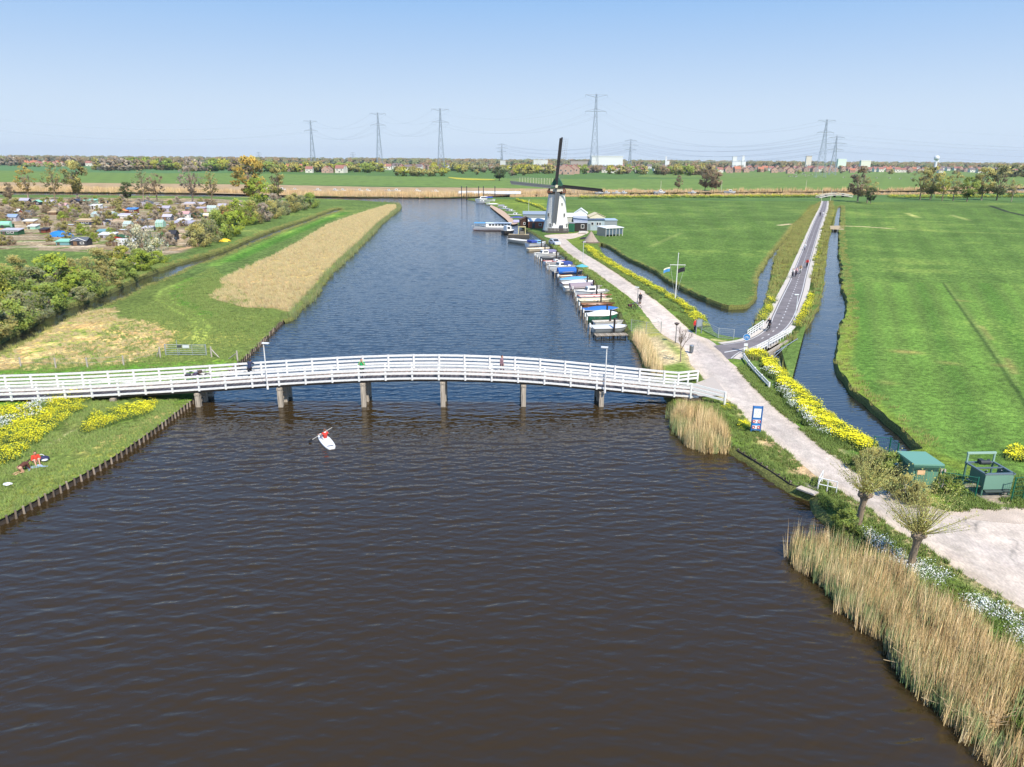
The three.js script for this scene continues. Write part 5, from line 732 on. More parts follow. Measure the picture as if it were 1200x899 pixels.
// stand-up paddler sitting on the board
{
  const p = G(382.2, 518.5, 0), turn = Math.PI + .5, t = thing('paddle_board', 'white inflatable paddle board with grey stripe on the river below the bridge', 'paddle board', null, p, turn);
  const s = new THREE.Shape(), L = 1.75, B = .42; s.moveTo(0, L); s.bezierCurveTo(B * .7, L * .95, B, L * .45, B, 0); s.bezierCurveTo(B, -L * .6, B * .8, -L * .92, B * .45, -L); s.lineTo(-B * .45, -L); s.bezierCurveTo(-B * .8, -L * .92, -B, -L * .6, -B, 0); s.bezierCurveTo(-B, L * .45, -B * .7, L * .95, 0, L);
  const g = new THREE.ExtrudeGeometry(s, { depth: .08, bevelEnabled: true, bevelSize: .04, bevelThickness: .03, bevelSegments: 3, curveSegments: 20 }).rotateX(Math.PI / 2).translate(0, .14, 0); mk('board', g, M([.82, .82, .82], .4), t); mk('deck_pad', box(.56, .012, 1.1, 0, .176, -.35), M('#e8e9ea', .7), t); mk('stripe', box(.5, .014, .16, 0, .177, -1.3), M('#5a5f66', .6), t); mk('fin', box(.02, .22, .2, 0, -.06, -1.45), dark, t);
  const seat = { ...sitGround, pel: [0, .12, 0], knL: [.2, .3, .4], knR: [-.2, .3, .4], anL: [.16, .08, .72], anR: [-.16, .08, .72], toL: [.18, .1, .85], toR: [-.18, .1, .85], elL: [.34, .4, .12], elR: [-.34, .42, .14], wrL: [.42, .38, .34], wrR: [-.26, .52, .38] };
  const q = p.clone().add(V(Math.sin(turn) * .25, .17, Math.cos(turn) * .25)), f = person('person in white shirt and red life vest sitting on the paddle board with a paddle', q, turn, seat, ['#e6e2de', '#d8cfc8', '#6a4632', '#c99a7e'], { sleeves: 'none', shorts: true });
  mk('life_vest', field3([['pel', 'chest', .11, .16], ['shL', 'shR', .06, .06]], seat, 40, .03), M('#c83a30', .8), f);
  const pd = thing('paddle', 'long paddle with dark blade held by the person on the board', 'paddle', null, q, turn), a = V(1.05, .02, .3), b = V(-.75, .78, .42); mk('shaft', bar(a, b, .016, 7), M('#d9d4cc', .4), pd); mk('blade', new THREE.SphereGeometry(.1, 12, 8).scale(1.9, 1, .22).rotateZ(-.4).translate(1.12, .0, .3), dark, pd); mk('grip', cyl(.02, .02, .14, 8).rotateX(1.57).translate(-.75, .79, .42), dark, pd);
}
// at the junction and along the dyke road
person('person in red jacket standing by the grey board beside the yellow flowers', G(814, 389), .6, stand(), ['#d23a34', '#2c3348', '#3b2a20']);
person('dark clothed person standing by the lamp on the dyke road', G(750, 356), -.4, stand(), ['#26272e', '#1f2026', '#2b211c'], { R: 44 });
bicycle('brown bicycle parked at the left of the pair by the dyke road', G(741, 363), .5, '#6b3f38', { rack: true, bags: '#7a4a44', group: null }); bicycle('dark red bicycle parked at the right of the pair by the dyke road', G(745.5, 362), .8, '#5b2f34', { rack: true, basket: '#6a5548' });
lampPost('street lamp on the dyke road beside the parked bicycles', G(746.8, 356.5), HT(G(746.8, 356.5), 749.5, 337) - RH, 2.6, null, M('#8b8f92', .5, { metalness: .4 })); lampPost('street lamp on the dyke road near the windmill turn', G(683, 309), 4.6, .2, null, M('#c9cccc', .5)); lampPost('street lamp at the right edge of the cycle path', G(932, 372), HT(G(932, 372), 933.5, 345.5) - RH, Math.PI, null, M('#e4e5e4', .5)); lampPost('street lamp beside the river road behind the windmill', G(619.5, 249), 5, 0, null, M('#d6d9d9', .5));
{ // dark funnel-shaped lamp at the junction
  const p = G(791.5, 402), t = thing('street_lamp', 'dark lantern with inverted cone shade at the edge of the dyke road', 'lamp', null, p), h = HT(p, 791.5, 380) - RH; mk('pole', cyl(.04, .06, h, 8, 0, h / 2, 0), M('#5b5e60', .5), t); mk('shade', new THREE.CylinderGeometry(.34, .12, .26, 14).translate(0, h, 0), M('#4a3f3c', .6), t); mk('cap', cyl(.2, .35, .07, 14, 0, h + .16, 0), M('#5c4f4a', .6), t);
  const b = thing('litter_bin', 'grey steel litter bin at the road edge beside the bare tree', 'litter bin', null, G(810, 414)); mk('body', cyl(.25, .22, .75, 14, 0, .5, 0), M('#71767c', .5, { metalness: .4 }), b); mk('lid', new THREE.SphereGeometry(.26, 14, 6, 0, 6.3, 0, 1.57).scale(1, .5, 1).translate(0, .88, 0), M('#8b9197', .45, { metalness: .4 }), b); mk('foot', cyl(.1, .14, .14, 10, 0, .07, 0), M('#4d5054', .7), b);
  const ub = thing('parasol', 'small turquoise parasol folded out on the grass by the moored boats', 'parasol', null, G(681.5, 323.5)); mk('pole', cyl(.03, .03, 2.1, 6, 0, 1.05, 0), steel, ub); mk('canopy', new THREE.ConeGeometry(1.25, .45, 10, 1, true).translate(0, 2.1, 0), M('#5aaeb8', .8), ub); mk('base', cyl(.25, .28, .1, 12, 0, .05, 0), M('#77797a', .8), ub);
  const gb = thing('notice_board', 'grey double post notice board beside the person in red', 'board', null, G(818.5, 391), .5); for (const x of [-.45, .45]) mk('post', box(.1, 1.9, .1, x, .95, 0), M('#7c8388', .7), gb); mk('panel', box(.85, .9, .05, 0, 1.4, .0), M('#8d969c', .6), gb);
}
// flag mast with yard
{
  const p = G(791.3, 350), t = thing('flag_mast', 'white flag mast with cross yard and two flags on the dyke', 'flag mast', null, p), h = HT(p, 794, 297) - RH, y = HT(p, 793, 310.5) - RH;
  mk('mast', cyl(.05, .1, h, 8, 0, h / 2, 0), white, t); mk('yard', bar(V(-1.25, y, 0), V(1.25, y, 0), .05), white, t); mk('stay', [bar(V(-1.2, y, 0), V(-.1, .5, 0), .012, 4), bar(V(1.2, y, 0), V(.1, .5, 0), .012, 4)], white, t);
  const flag = (x, col, w, hh, dir) => { const g = new THREE.PlaneGeometry(w, hh, 10, 5), q = g.attributes.position; for (let i = 0; i < q.count; i++) { const u = (q.getX(i) / w + .5); q.setXYZ(i, q.getX(i) * dir + dir * w / 2, q.getY(i) - u * u * .35, Math.sin(u * 7) * .1 * u); } g.computeVertexNormals(); return g.translate(x, y - .35 - hh / 2, 0); };
  const f1 = mk('flag', flag(-1.2, 0, 1.0, .7, -1), M('#4a8fc8', .8), t); mk('flag_stripe', flag(-1.2, 0, 1.0, .22, -1).translate(0, .0, .015), M('#e9e4c8', .8), f1); mk('flag', flag(1.2, 0, 1.1, .7, -1), M('#23232c', .85), t); mk('finial', new THREE.SphereGeometry(.09, 8, 6).translate(0, h, 0), white, t);
}
// round blue sign with white bollards at the junction
{
  const p = G(873.3, 413), t = thing('traffic_sign', 'round blue cycle path sign above two white plates at the junction', 'traffic sign', null, p, -.2), y = (py) => HT(p, 873.3, py) - RH;
  mk('pole', cyl(.035, .035, y(391), 8, 0, y(391) / 2, -.03), steel, t); const d = mk('disc', new THREE.CylinderGeometry(.4, .4, .03, 28).rotateX(Math.PI / 2).translate(0, y(395), .03), M('#2a7fc4', .45), t); mk('ring', new THREE.TorusGeometry(.385, .02, 6, 28).translate(0, y(395), .05), white, d);
  mk('symbol', [new THREE.TorusGeometry(.1, .016, 5, 16).translate(-.14, y(395) - .06, .055), new THREE.TorusGeometry(.1, .016, 5, 16).translate(.14, y(395) - .06, .055), bar(V(-.14, y(395) - .06, .055), V(-.04, y(395) + .1, .055), .014), bar(V(-.04, y(395) + .1, .055), V(.14, y(395) - .06, .055), .014), bar(V(-.04, y(395) + .1, .055), V(.1, y(395) + .12, .055), .014)], white, d);
  mk('plate', box(.42, .32, .03, 0, y(404), .03), M('#e9ebec', .5), t); mk('plate', box(.42, .3, .03, 0, y(408.5), .03), M('#e9ebec', .5), t);
}
// information board by the water
{
  const p = G(885, 508), t = thing('information_board', 'tall blue information board with white map and red and white symbols on the verge', 'information board', null, p, -.12), h = HT(p, 886, 476) - RH, w = .72, bl = M('#2f6fb0', .5);
  mk('post', [cyl(.06, .06, h + .02, 10, -w / 2, h / 2, 0), cyl(.06, .06, h + .02, 10, w / 2, h / 2, 0)], M('#2b64a2', .45), t); mk('panel', box(w - .08, h - .28, .05, 0, h / 2 + .14, 0), bl, t); mk('header', box(w - .1, .14, .07, 0, h - .1, 0), M('#3a7cc0', .5), t);
  const cv = document.createElement('canvas'); cv.width = 256; cv.height = 320; const x = cv.getContext('2d'); x.fillStyle = '#eef2f2'; x.fillRect(0, 0, 256, 320); x.strokeStyle = '#7fb0d0'; x.lineWidth = 9; x.beginPath(); x.moveTo(60, 300); x.bezierCurveTo(90, 200, 150, 190, 150, 110); x.bezierCurveTo(150, 60, 190, 50, 200, 20); x.stroke(); x.strokeStyle = '#c9cfc4'; x.lineWidth = 4; for (const l of [[20, 80, 120, 120], [120, 200, 240, 170], [150, 110, 240, 90], [30, 220, 80, 240]]) { x.beginPath(); x.moveTo(l[0], l[1]); x.lineTo(l[2], l[3]); x.stroke(); } x.fillStyle = '#d5e4cc'; x.fillRect(16, 140, 60, 50); x.fillRect(176, 210, 60, 70); const tx = new THREE.CanvasTexture(cv); tx.colorSpace = THREE.SRGBColorSpace;
  const pm = new THREE.Mesh(new THREE.PlaneGeometry(w - .14, .78).translate(0, h - .6, .032), new THREE.MeshStandardMaterial({ map: tx, roughness: .6 })); pm.name = 'map_panel'; t.add(pm);
  for (const y of [h - 1.32, h - 1.82]) { const s = mk('symbol_plate', box(w - .12, .3, .02, 0, y, .036), M('#eceeee', .5), t); for (const k of [-1, 1]) mk('symbol', new THREE.TorusGeometry(.1, .03, 6, 18).translate(k * .2, y, .055), M('#c8413c', .5), s); }
  mk('blue_band', box(w - .12, .16, .02, 0, h - 1.58, .037), M('#2a86d0', .5), t);
}
// little white railing over the culvert
{
  const t = thing('culvert_railing', 'short white tubular railing at the waterside beside the smaller willow', 'railing', null, null), A = G(958, 575, .5), B = G(979.5, 580, .5), C = G(963, 566, .5), top = .95, up = (v, y) => v.clone().setY(.5 + y), w = M([.82, .82, .81], .5);
  const q = [C, A, B]; for (const v of [C, A, A.clone().lerp(B, .5), B]) mk('post', bar(up(v, -.2), up(v, top), .035), w, t); for (const y of [top, .5]) mk('rail', [bar(up(C, y), up(A, y), .035), bar(up(A, y), up(B, y), .035)], w, t);
  const s = thing('culvert_wall', 'low concrete culvert wall at the water below the white railing', 'wall', null, null); mk('wall', beam(G(936, 571, .2), G(957, 579, .2), .5, .8), concrete, s); mk('coping', beam(G(936, 571, .64), G(957, 579, .64), .6, .1), M('#c8b9a6', .9), s);
}
// cycle bridge railings, abutment, pipes
{
  const rail = (label, a, b, h0 = .06, n = 6) => { const t = thing('bridge_railing', label, 'railing'), A = G(...a, RH + h0), B = G(...b, RH + h0), up = (v, y) => v.clone().setY(v.y + y); for (let i = 0; i <= n; i++) mk('post', bar(up(A.clone().lerp(B, i / n), -.1), up(A.clone().lerp(B, i / n), 1), .05), white, t); for (const y of [1, .68, .38]) mk('rail', beam(up(A, y), up(B, y), .06, .12), white, t); };
  rail('white railing on the left side of the cycle path bridge', [875.5, 396.5], [894, 384]); rail('white railing on the right side of the cycle path bridge', [901, 406.5], [927, 392], .06, 8); rail('short white railing where the cycle path meets the junction', [886, 415], [899, 408], .06, 4);
  const t = thing('culvert', 'concrete bridge culvert with dark openings and steel pipe rails under the cycle path', 'culvert'), A = G(899, 414, RH), B = G(927, 397, RH), o = V(.5, 0, .8); mk('deck_slab', (() => { const q = [[876, 397.5], [893.5, 385], [929, 391.5], [902, 408]].map(v => G(...v, RH)); return sheet(q.map(v => V2(v.x, v.z)), RH - .02); })(), concrete, t);
  mk('side_wall', beam(A.clone().setY(.25), B.clone().setY(.25), .35, .75), concrete, t); mk('opening', beam(A.clone().lerp(B, .3).add(V(.1, -.5, .14)), A.clone().lerp(B, .75).add(V(.1, -.5, .14)), .2, .5), M('#15171a', .9), t); const pm = M('#b9bfc4', .4, { metalness: .6 });
  mk('pipe_rail', [bar(A.clone().add(o).setY(.75), B.clone().add(o).setY(.75), .05), bar(A.clone().add(o).setY(.2), A.clone().lerp(B, .5).add(o).setY(.75), .045), ...[0, .5, 1].map(k => bar(A.clone().lerp(B, k).add(o).setY(-.6), A.clone().lerp(B, k).add(o).setY(.78), .05))], pm, t);
  // low white guard rail beside the road
  const gr = thing('guard_fence', 'low white plank fence running along the grass beside the road', 'fence'), pts = [[871.5, 421], [877, 429], [884, 437.5], [892, 446], [901, 455.5]].map(v => G(...v)); pts.forEach(v => mk('post', box(.16, .75, .16, v.x, RH + .3, v.z), white, gr)); for (let i = 0; i < 4; i++) mk('board', beam(pts[i].clone().setY(RH + .52), pts[i + 1].clone().setY(RH + .52), .07, .2), white, gr); for (let i = 0; i < 4; i++) mk('board', beam(pts[i].clone().setY(RH + .24), pts[i + 1].clone().setY(RH + .24), .06, .13), white, gr);
}
// mesh fences
function meshFence(label, pts, h, color, gap = 1.6, o = {}) { const t = thing(o.name || 'mesh_fence', label, 'fence'), m = M(color, .5, { metalness: .3 }); for (let i = 0; i < pts.length; i++) { const p = pts[i]; mk('post', cyl(.05, .05, h + .1, 7, p.x, RH + h / 2, p.z), m, t); if (i) { const a = pts[i - 1], w = [], n = Math.max(4, Math.round(a.distanceTo(p) / (o.cell || .16))); for (let k = 1; k < n; k++) { const q = a.clone().lerp(p, k / n); w.push(bar(q.clone().setY(RH + .05), q.clone().setY(RH + h), .009, 3)); } for (let k = 0; k <= 5; k++) w.push(bar(a.clone().setY(RH + .06 + (h - .06) * k / 5), p.clone().setY(RH + .06 + (h - .06) * k / 5), k % 5 ? .009 : .025, 4)); mk('mesh_panel', w, m, t); } } return t; }
meshFence('galvanised mesh fence at the corner of the ditch beside the junction', [[818, 384], [841.5, 396], [859.5, 397.5]].map(v => G(...v)), 1.25, '#b3babd'); meshFence('galvanised gate fence between the moorings and the dyke road', [[739.5, 388], [757, 391], [774.5, 390.5]].map(v => G(...v)), 1.5, '#a9aaa6'); 
meshFence('dark green mesh fence at the end of the ditch', [[1022.5, 531], [1041, 533], [1050, 540]].map(v => G(...v)), 1.35, '#1f6f5c', 1, { cell: .12 }); meshFence('dark green mesh fence in front of the trash rake', [[1100, 577], [1142, 584]].map(v => G(...v)), 1.5, '#1f6f5c', 1, { cell: .14 }); meshFence('dark green gate at the right picture edge', [[1184.5, 588], [1198, 586], [1222, 582]].map(v => G(...v)), 1.7, '#176b52', 1, { name: 'mesh_gate', cell: .14 });
// pump shed
{
  const gs = M('#5f8f78', .7), gr = M('#6fa08c', .6), c = G(1081, 575.5), t = thing('pump_shed', 'small green pump shed with overhanging pale green roof at the end of the ditch', 'shed', null, c, -.05);
  const w = 1.65, d = 2.1, h = 1.85; mk('wall', box(w, h, d, 0, h / 2, -d / 2), gs, t); const rf = mk('roof', box(w + .35, .1, d + .5, 0, h + .12, -d / 2, 0, -.05, 0), gr, t); mk('fascia', box(w + .35, .12, .05, 0, h + .06, .27), M('#3f6a58', .7), rf); mk('door', box(.75, 1.55, .05, -.3, .82, .03), M('#557f6a', .7), t); mk('notice_plate', box(.5, .32, .03, -.35, 1.4, .07), M('#e3b98c', .6), t); mk('corner_post', [box(.1, 1.7, .1, w / 2 + .14, .85, .05), box(.1, 1.7, .1, w / 2 + .34, .85, .1)], M('#b5aaa0', .9), t); mk('louvre', box(.04, .5, .7, -w / 2 - .02, 1.3, -d * .5), M('#3c5a4c', .8), t);
  // trash rake
  const k = thing('trash_rake', 'grey green steel trash rake with box hopper, open top frame and rear gantry', 'machine', null, G(1163, 581.5), .06), sg = M('#4f7566', .65), sd = M('#6f8087', .5, { metalness: .3 }), tall = HT(G(1150, 560), 1150, 523) - RH;
  mk('hopper', box(1.95, 1.05, .12, 0, 1.15, .2), M('#6b917f', .6), k); mk('side_plate', [box(.08, .9, 1.4, -.95, 1.2, -.5), box(.08, .9, 1.4, .95, 1.2, -.5)], sg, k); mk('top_frame', [box(2.05, .1, .16, 0, 1.72, .2), box(.14, .1, 2.1, -.98, 1.72, -.75), box(.14, .1, 2.1, .98, 1.72, -.75), box(2.0, .1, .14, 0, 1.72, -1.75), box(2.0, .08, .1, 0, 1.72, -.8)], sd, k);
  for (const x of [-.95, .95]) { mk('leg', box(.1, 1.7, .1, x, .85, .15), sg, k); mk('leg', box(.1, 1.7, .1, x, .85, -1.75), sg, k); mk('gantry_post', box(.1, tall - 1.7, .1, x, 1.7 + (tall - 1.7) / 2, -1.75), M('#8fae9c', .6), k); } mk('gantry_beam', box(2.05, .13, .13, 0, tall, -1.75), M('#9bb8a8', .6), k);
  mk('winch', [cyl(.16, .16, .7, 12).rotateZ(1.57).translate(0, 1.9, -1.3), box(.3, .3, .3, -.15, 1.9, -1.5), cyl(.1, .1, .25, 10, .4, 1.9, -1.5)], M('#33393c', .6), k); mk('rake_arm', [bar(V(-.5, 1.75, -.3), V(-.5, .5, -1.6), .05), bar(V(.5, 1.75, -.3), V(.5, .5, -1.6), .05), box(1.5, .08, .3, 0, .5, -1.6)], M('#596166', .6), k); mk('chute', box(1.7, .1, .6, 0, .55, .1, 0, .35, 0), M('#3e4a46', .7), k); mk('footing', box(2.3, .16, 2.4, 0, .06, -.8), concrete, k);
  const bl = thing('bollard', 'small white marker post in the scrub before the green pump shed', 'bollard', null, G(1059, 580)); mk('post', cyl(.09, .1, .75, 10, 0, .37, 0), white, bl); mk('cap', new THREE.SphereGeometry(.095, 10, 6, 0, 6.3, 0, 1.57).translate(0, .74, 0), white, bl);
  const bx = thing('equipment_box', 'grey white equipment box leaning against the green pump shed', 'box', null, G(1053, 557), .3); mk('body', box(.7, .7, .5, 0, .4, 0), M('#c9cfcb', .6), bx); mk('lid', box(.76, .06, .56, 0, .78, 0, 0, .12, 0), M('#e0e4e1', .5), bx);
}
// ---------- vegetation ----------
const leafMat = (c) => { const k = 'leaf' + c.join(); return matCache[k] ||= (() => { const m = new THREE.MeshPhysicalMaterial({ vertexColors: true, roughness: 1, transmission: .42, thickness: 0, specularIntensity: .2 }); m.color.setRGB(...c); return m; })(); };
function leaves(list) { // [x,y,z,size,shade]
  const n = list.length, pos = new Float32Array(n * 18), col = new Float32Array(n * 18), r = RNG(n * 3 + 5), a = V(), b = V(), d = V();
  list.forEach(([x, y, z, s, sh], i) => {
    d.set(r(-1, 1), r(-.5, 1), r(-1, 1)).normalize(); a.set(r(-1, 1), r(-1, 1), r(-1, 1)).cross(d).normalize().multiplyScalar(s * .5); b.copy(d).cross(a).normalize().multiplyScalar(s * .5 * r(.6, 1));
    const p = [[-1, 0], [0, -1], [1, 0], [-1, 0], [1, 0], [0, 1]]; p.forEach(([u, v], k) => { pos.set([x + a.x * u + b.x * v, y + a.y * u + b.y * v, z + a.z * u + b.z * v], i * 18 + k * 3); });
    const c = sh * r(.8, 1.2), w = r(.9, 1.15); for (let k = 0; k < 6; k++) col.set([c * w, c, c * (2 - w) * .95], i * 18 + k * 3);
  });
  const g = toSun(quadGeo(pos, col)), nr = g.attributes.normal; let mx = 0, my = 0, mz = 0; for (const l of list) { mx += l[0] / n; my += l[1] / n; mz += l[2] / n; }
  list.forEach(([x, y, z], i) => { d.set((x - mx) * .8, (y - my) * .7 + 1.1, (z - mz) * .8).normalize(); for (let k = 0; k < 6; k++) { a.fromBufferAttribute(nr, i * 6 + k); a.multiplyScalar(.55).add(d).normalize(); nr.setXYZ(i * 6 + k, a.x, a.y, a.z); } });
  return g;
}
function crownLeaves(seed, o) { // clumps of leaves through a lumpy volume
  const r = RNG(seed), out = [], cl = [];
  for (let i = 0; i < o.clumps; i++) { const a = r(0, 6.283), k = Math.sqrt(r()), y = r(); cl.push([Math.cos(a) * k * o.rx * o.profile(y), o.y0 + y * o.h, Math.sin(a) * k * o.rx * o.profile(y), r(.55, 1.2) * o.cr, r(.62, 1.3)]); }
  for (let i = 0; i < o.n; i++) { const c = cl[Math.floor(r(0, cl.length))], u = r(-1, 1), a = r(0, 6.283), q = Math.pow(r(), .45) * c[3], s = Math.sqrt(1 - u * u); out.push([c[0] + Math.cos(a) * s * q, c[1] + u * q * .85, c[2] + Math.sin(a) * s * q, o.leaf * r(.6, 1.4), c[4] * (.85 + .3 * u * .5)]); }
  return leaves(out);
}
function limbs(seed, o) { // tapered trunk and branches
  const r = RNG(seed), g = [], go = (p, d, len, rad, depth) => { const e = p.clone().addScaledVector(d, len); g.push(bar(p, e, rad, depth > 1 ? 4 : 6, rad * .68)); if (depth >= o.depth) return; const n = depth ? (o.split || 3) : (o.stems || 4); for (let i = 0; i < n; i++) { const a = r(0, 6.283), s = r(.3, .75) * (o.spread || 1); go(e, d.clone().add(V(Math.cos(a) * s, r(.05, .4), Math.sin(a) * s)).normalize(), len * r(.5, .8), rad * .6, depth + 1); } };
  go(V(0, -.1, 0), V(r(-.06, .06), 1, r(-.06, .06)).normalize(), o.trunk, o.rad, 0); return merged(g);
}
function toSun(g, d0 = V(.3, .7, 1)) { // wind every leaf face to the lit side
  const p = g.attributes.position, c = g.attributes.color, a = V(), b = V(), d = V(), e = V();
  for (let i = 0; i < p.count; i += 3) { a.fromBufferAttribute(p, i); b.fromBufferAttribute(p, i + 1).sub(a); d.fromBufferAttribute(p, i + 2).sub(a); if (b.cross(d).dot(d0) < 0) for (const q of [p, c]) if (q) { a.fromBufferAttribute(q, i + 1); e.fromBufferAttribute(q, i + 2); q.setXYZ(i + 1, e.x, e.y, e.z); q.setXYZ(i + 2, a.x, a.y, a.z); } }
  g.computeVertexNormals(); return g;
}
const upN = (g, k = .35) => { toSun(g); const q = g.attributes.normal; for (let i = 0; i < q.count; i++) { const v = V(q.getX(i) * k, q.getY(i) * k + 1, q.getZ(i) * k).normalize(); q.setXYZ(i, v.x, v.y, v.z); } return g; };
const bark = M('#857462', 1), barkPale = M('#9b8b7a', 1), twig = M('#8a6f58', 1);
const dome = (y) => Math.sqrt(Math.max(.05, 1 - Math.pow(y * 1.02, 2.2))) * (.75 + .35 * Math.min(1, y * 3)), round = (y) => Math.sqrt(Math.max(.06, 1 - Math.pow(2 * y - 1, 2))), pop = (y) => (.45 + .55 * Math.sin(Math.min(1, y * 1.15 + .1) * 3.0));
// prototypes: near shrubs 1 m = unit-free size given in metres
const shrubGeo = [1, 2, 3, 4].map(s => crownLeaves(s * 17, { clumps: 36, rx: 2.5, h: 3.7, y0: .4, cr: .85, n: 2600, leaf: .25, profile: dome }));
const shrubWood = [1, 2, 3, 4].map(s => limbs(s * 31, { trunk: .8, rad: .11, stems: 7, split: 3, depth: 3, spread: 1.25 }));
const treeGeo = [1, 2, 3].map(s => crownLeaves(s * 57, { clumps: 34, rx: 3.6, h: 8.5, y0: 2.6, cr: 1.25, n: 1900, leaf: .5, profile: round }));
const sparseGeo = [1, 2, 3].map(s => crownLeaves(s * 77, { clumps: 44, rx: 3.6, h: 9.5, y0: 2.6, cr: .9, n: 900, leaf: .42, profile: round }));
const treeWood = [1, 2, 3].map(s => limbs(s * 91, { trunk: 3.2, rad: .28, stems: 5, split: 3, depth: 4, spread: .85 }));
const popGeo = crownLeaves(333, { clumps: 30, rx: 1.5, h: 12, y0: 1.5, cr: .9, n: 1300, leaf: .5, profile: pop });
const tone = { bright: [.38, .48, .075], mid: [.33, .42, .10], olive: [.46, .43, .16], dull: [.35, .37, .19], brown: [.38, .295, .19], pink: [.47, .40, .33], gold: [.56, .42, .11], dark: [.11, .155, .06], white: [.66, .66, .50], yellow: [.47, .475, .09] };
function plant(name, label, cat, group, p, sc, crown, tn, wood, wm, turn = 0) {
  const t = thing(name, label, cat, group, p, turn); t.scale.set(...(Array.isArray(sc) ? sc : [sc, sc, sc])); if (wood) mk('trunk', wood, wm || bark, t); if (crown) tag(mk('crown', crown, leafMat(tone[tn]), t), null, null, null); return t;
}
const words = { bright: 'bright spring green', mid: 'mid green', olive: 'olive green', dull: 'dull grey green', brown: 'reddish brown', pink: 'pale pinkish brown', gold: 'golden yellow', dark: 'dark green', white: 'pale white blossoming', yellow: 'yellow green' };
const rv = RNG(2024);
// shrubs along the allotment ditch, left foreground
[[-14, 398, 1.25, 'olive', 'at the left picture edge nearest the ditch'], [14, 386, 1.0, 'mid', 'low by the ditch at the left edge'], [34, 376, 1.15, 'dull', 'in front, left of the bare earth patch'], [60, 362, 1.0, 'mid', 'just left of the small earth slide'], [84, 348, .95, 'bright', 'above the small earth slide'], [104, 345, 1.0, 'mid', 'in the middle of the front shrub row'], [126, 335, .95, 'olive', 'right of the middle of the front shrub row'], [146, 327, .9, 'mid', 'before the last two of the front shrub row'], [166, 318, .95, 'bright', 'second to last of the front shrub row'], [184, 309, .85, 'bright', 'last on the right of the front shrub row'],
 [-12, 360, 1.5, 'yellow', 'tall at the left edge behind the front row'], [12, 350, 1.35, 'mid', 'tall behind the low ditch shrub'], [36, 342, 1.3, 'dull', 'tall grey one behind the front row'], [66, 333, 1.5, 'bright', 'tallest and brightest of the shrub row'], [92, 328, 1.15, 'olive', 'behind the earth slide shrubs'], [118, 318, 1.3, 'olive', 'tall one below the red roofed shed'], [142, 314, 1.15, 'yellow', 'below the white roofed lean-to'], [164, 309, .9, 'mid', 'small one below the white flowering tree'], [-30, 335, 1.4, 'mid', 'furthest left in the back row'], [20, 326, 1.0, 'olive', 'at the edge of the bare plots'], [48, 360, .9, 'bright', 'low in front of the tall grey one'], [96, 352, .65, 'dull', 'smallest, beside the earth slide'], [2, 372, 1.1, 'bright', 'bright one low at the left edge']]
  .forEach(([x, y, s, t, w], i) => plant('shrub', `${words[t]} shrub ${w}`, 'shrub', 'shrubs of the ditch bank at the left', G(x, y, LH), [s * 1.05, s * rv(.72, .98), s * 1.05], shrubGeo[i % 4], t, shrubWood[i % 4], bark, rv(-.8, .8)));
// shrubs and trees at the far end of the allotments
[[232, 289, 1.15, 'olive', 'left end, beside the dark green hut'], [243, 285, 1.2, 'dull', 'second from the left end'], [256, 281, 1.35, 'mid', 'dense, above the yellow tarp'], [268, 277, 1.5, 'bright', 'tall and bright, above the yellow tarp'], [262, 265, 1.2, 'olive', 'behind the tall bright one'], [283, 264, 1.6, 'bright', 'large and light, in the middle of the hedge'], [296, 262, 1.35, 'olive', 'right of the large light one'], [307, 260, 1.3, 'pink', 'twiggy, in the right half of the hedge'], [318, 256, 1.35, 'olive', 'beside the twiggy one'], [330, 252, 1.3, 'dull', 'near the end of the ditch'], [341, 249, 1.35, 'olive', 'third from the right end'], [352, 246.5, 1.3, 'dull', 'second from the right end'], [364, 244, 1.25, 'mid', 'right end, nearest the river bend'], [300, 250, 1.4, 'mid', 'behind, below the golden tree'], [322, 246, 1.4, 'pink', 'bare, in the back of the hedge'], [345, 242, 1.2, 'olive', 'in the back near the right end']]
  .forEach(([x, y, s, t, w], i) => plant('shrub', `${words[t]} hedge shrub ${w}`, 'shrub', 'hedge between the allotments and the river meadow', G(x, y, LH), [s * 1.2, s * rv(1, 1.3), s * 1.2], shrubGeo[(i + 1) % 4], t, shrubWood[i % 4], twig, rv(-.8, .8)));
plant('blossom_tree', 'wide pale tree in white green blossom at the edge of the allotments', 'tree', null, G(172, 302, LH), [1.45, 1.75, 1.45], shrubGeo[2], 'white', shrubWood[2], twig, 1);
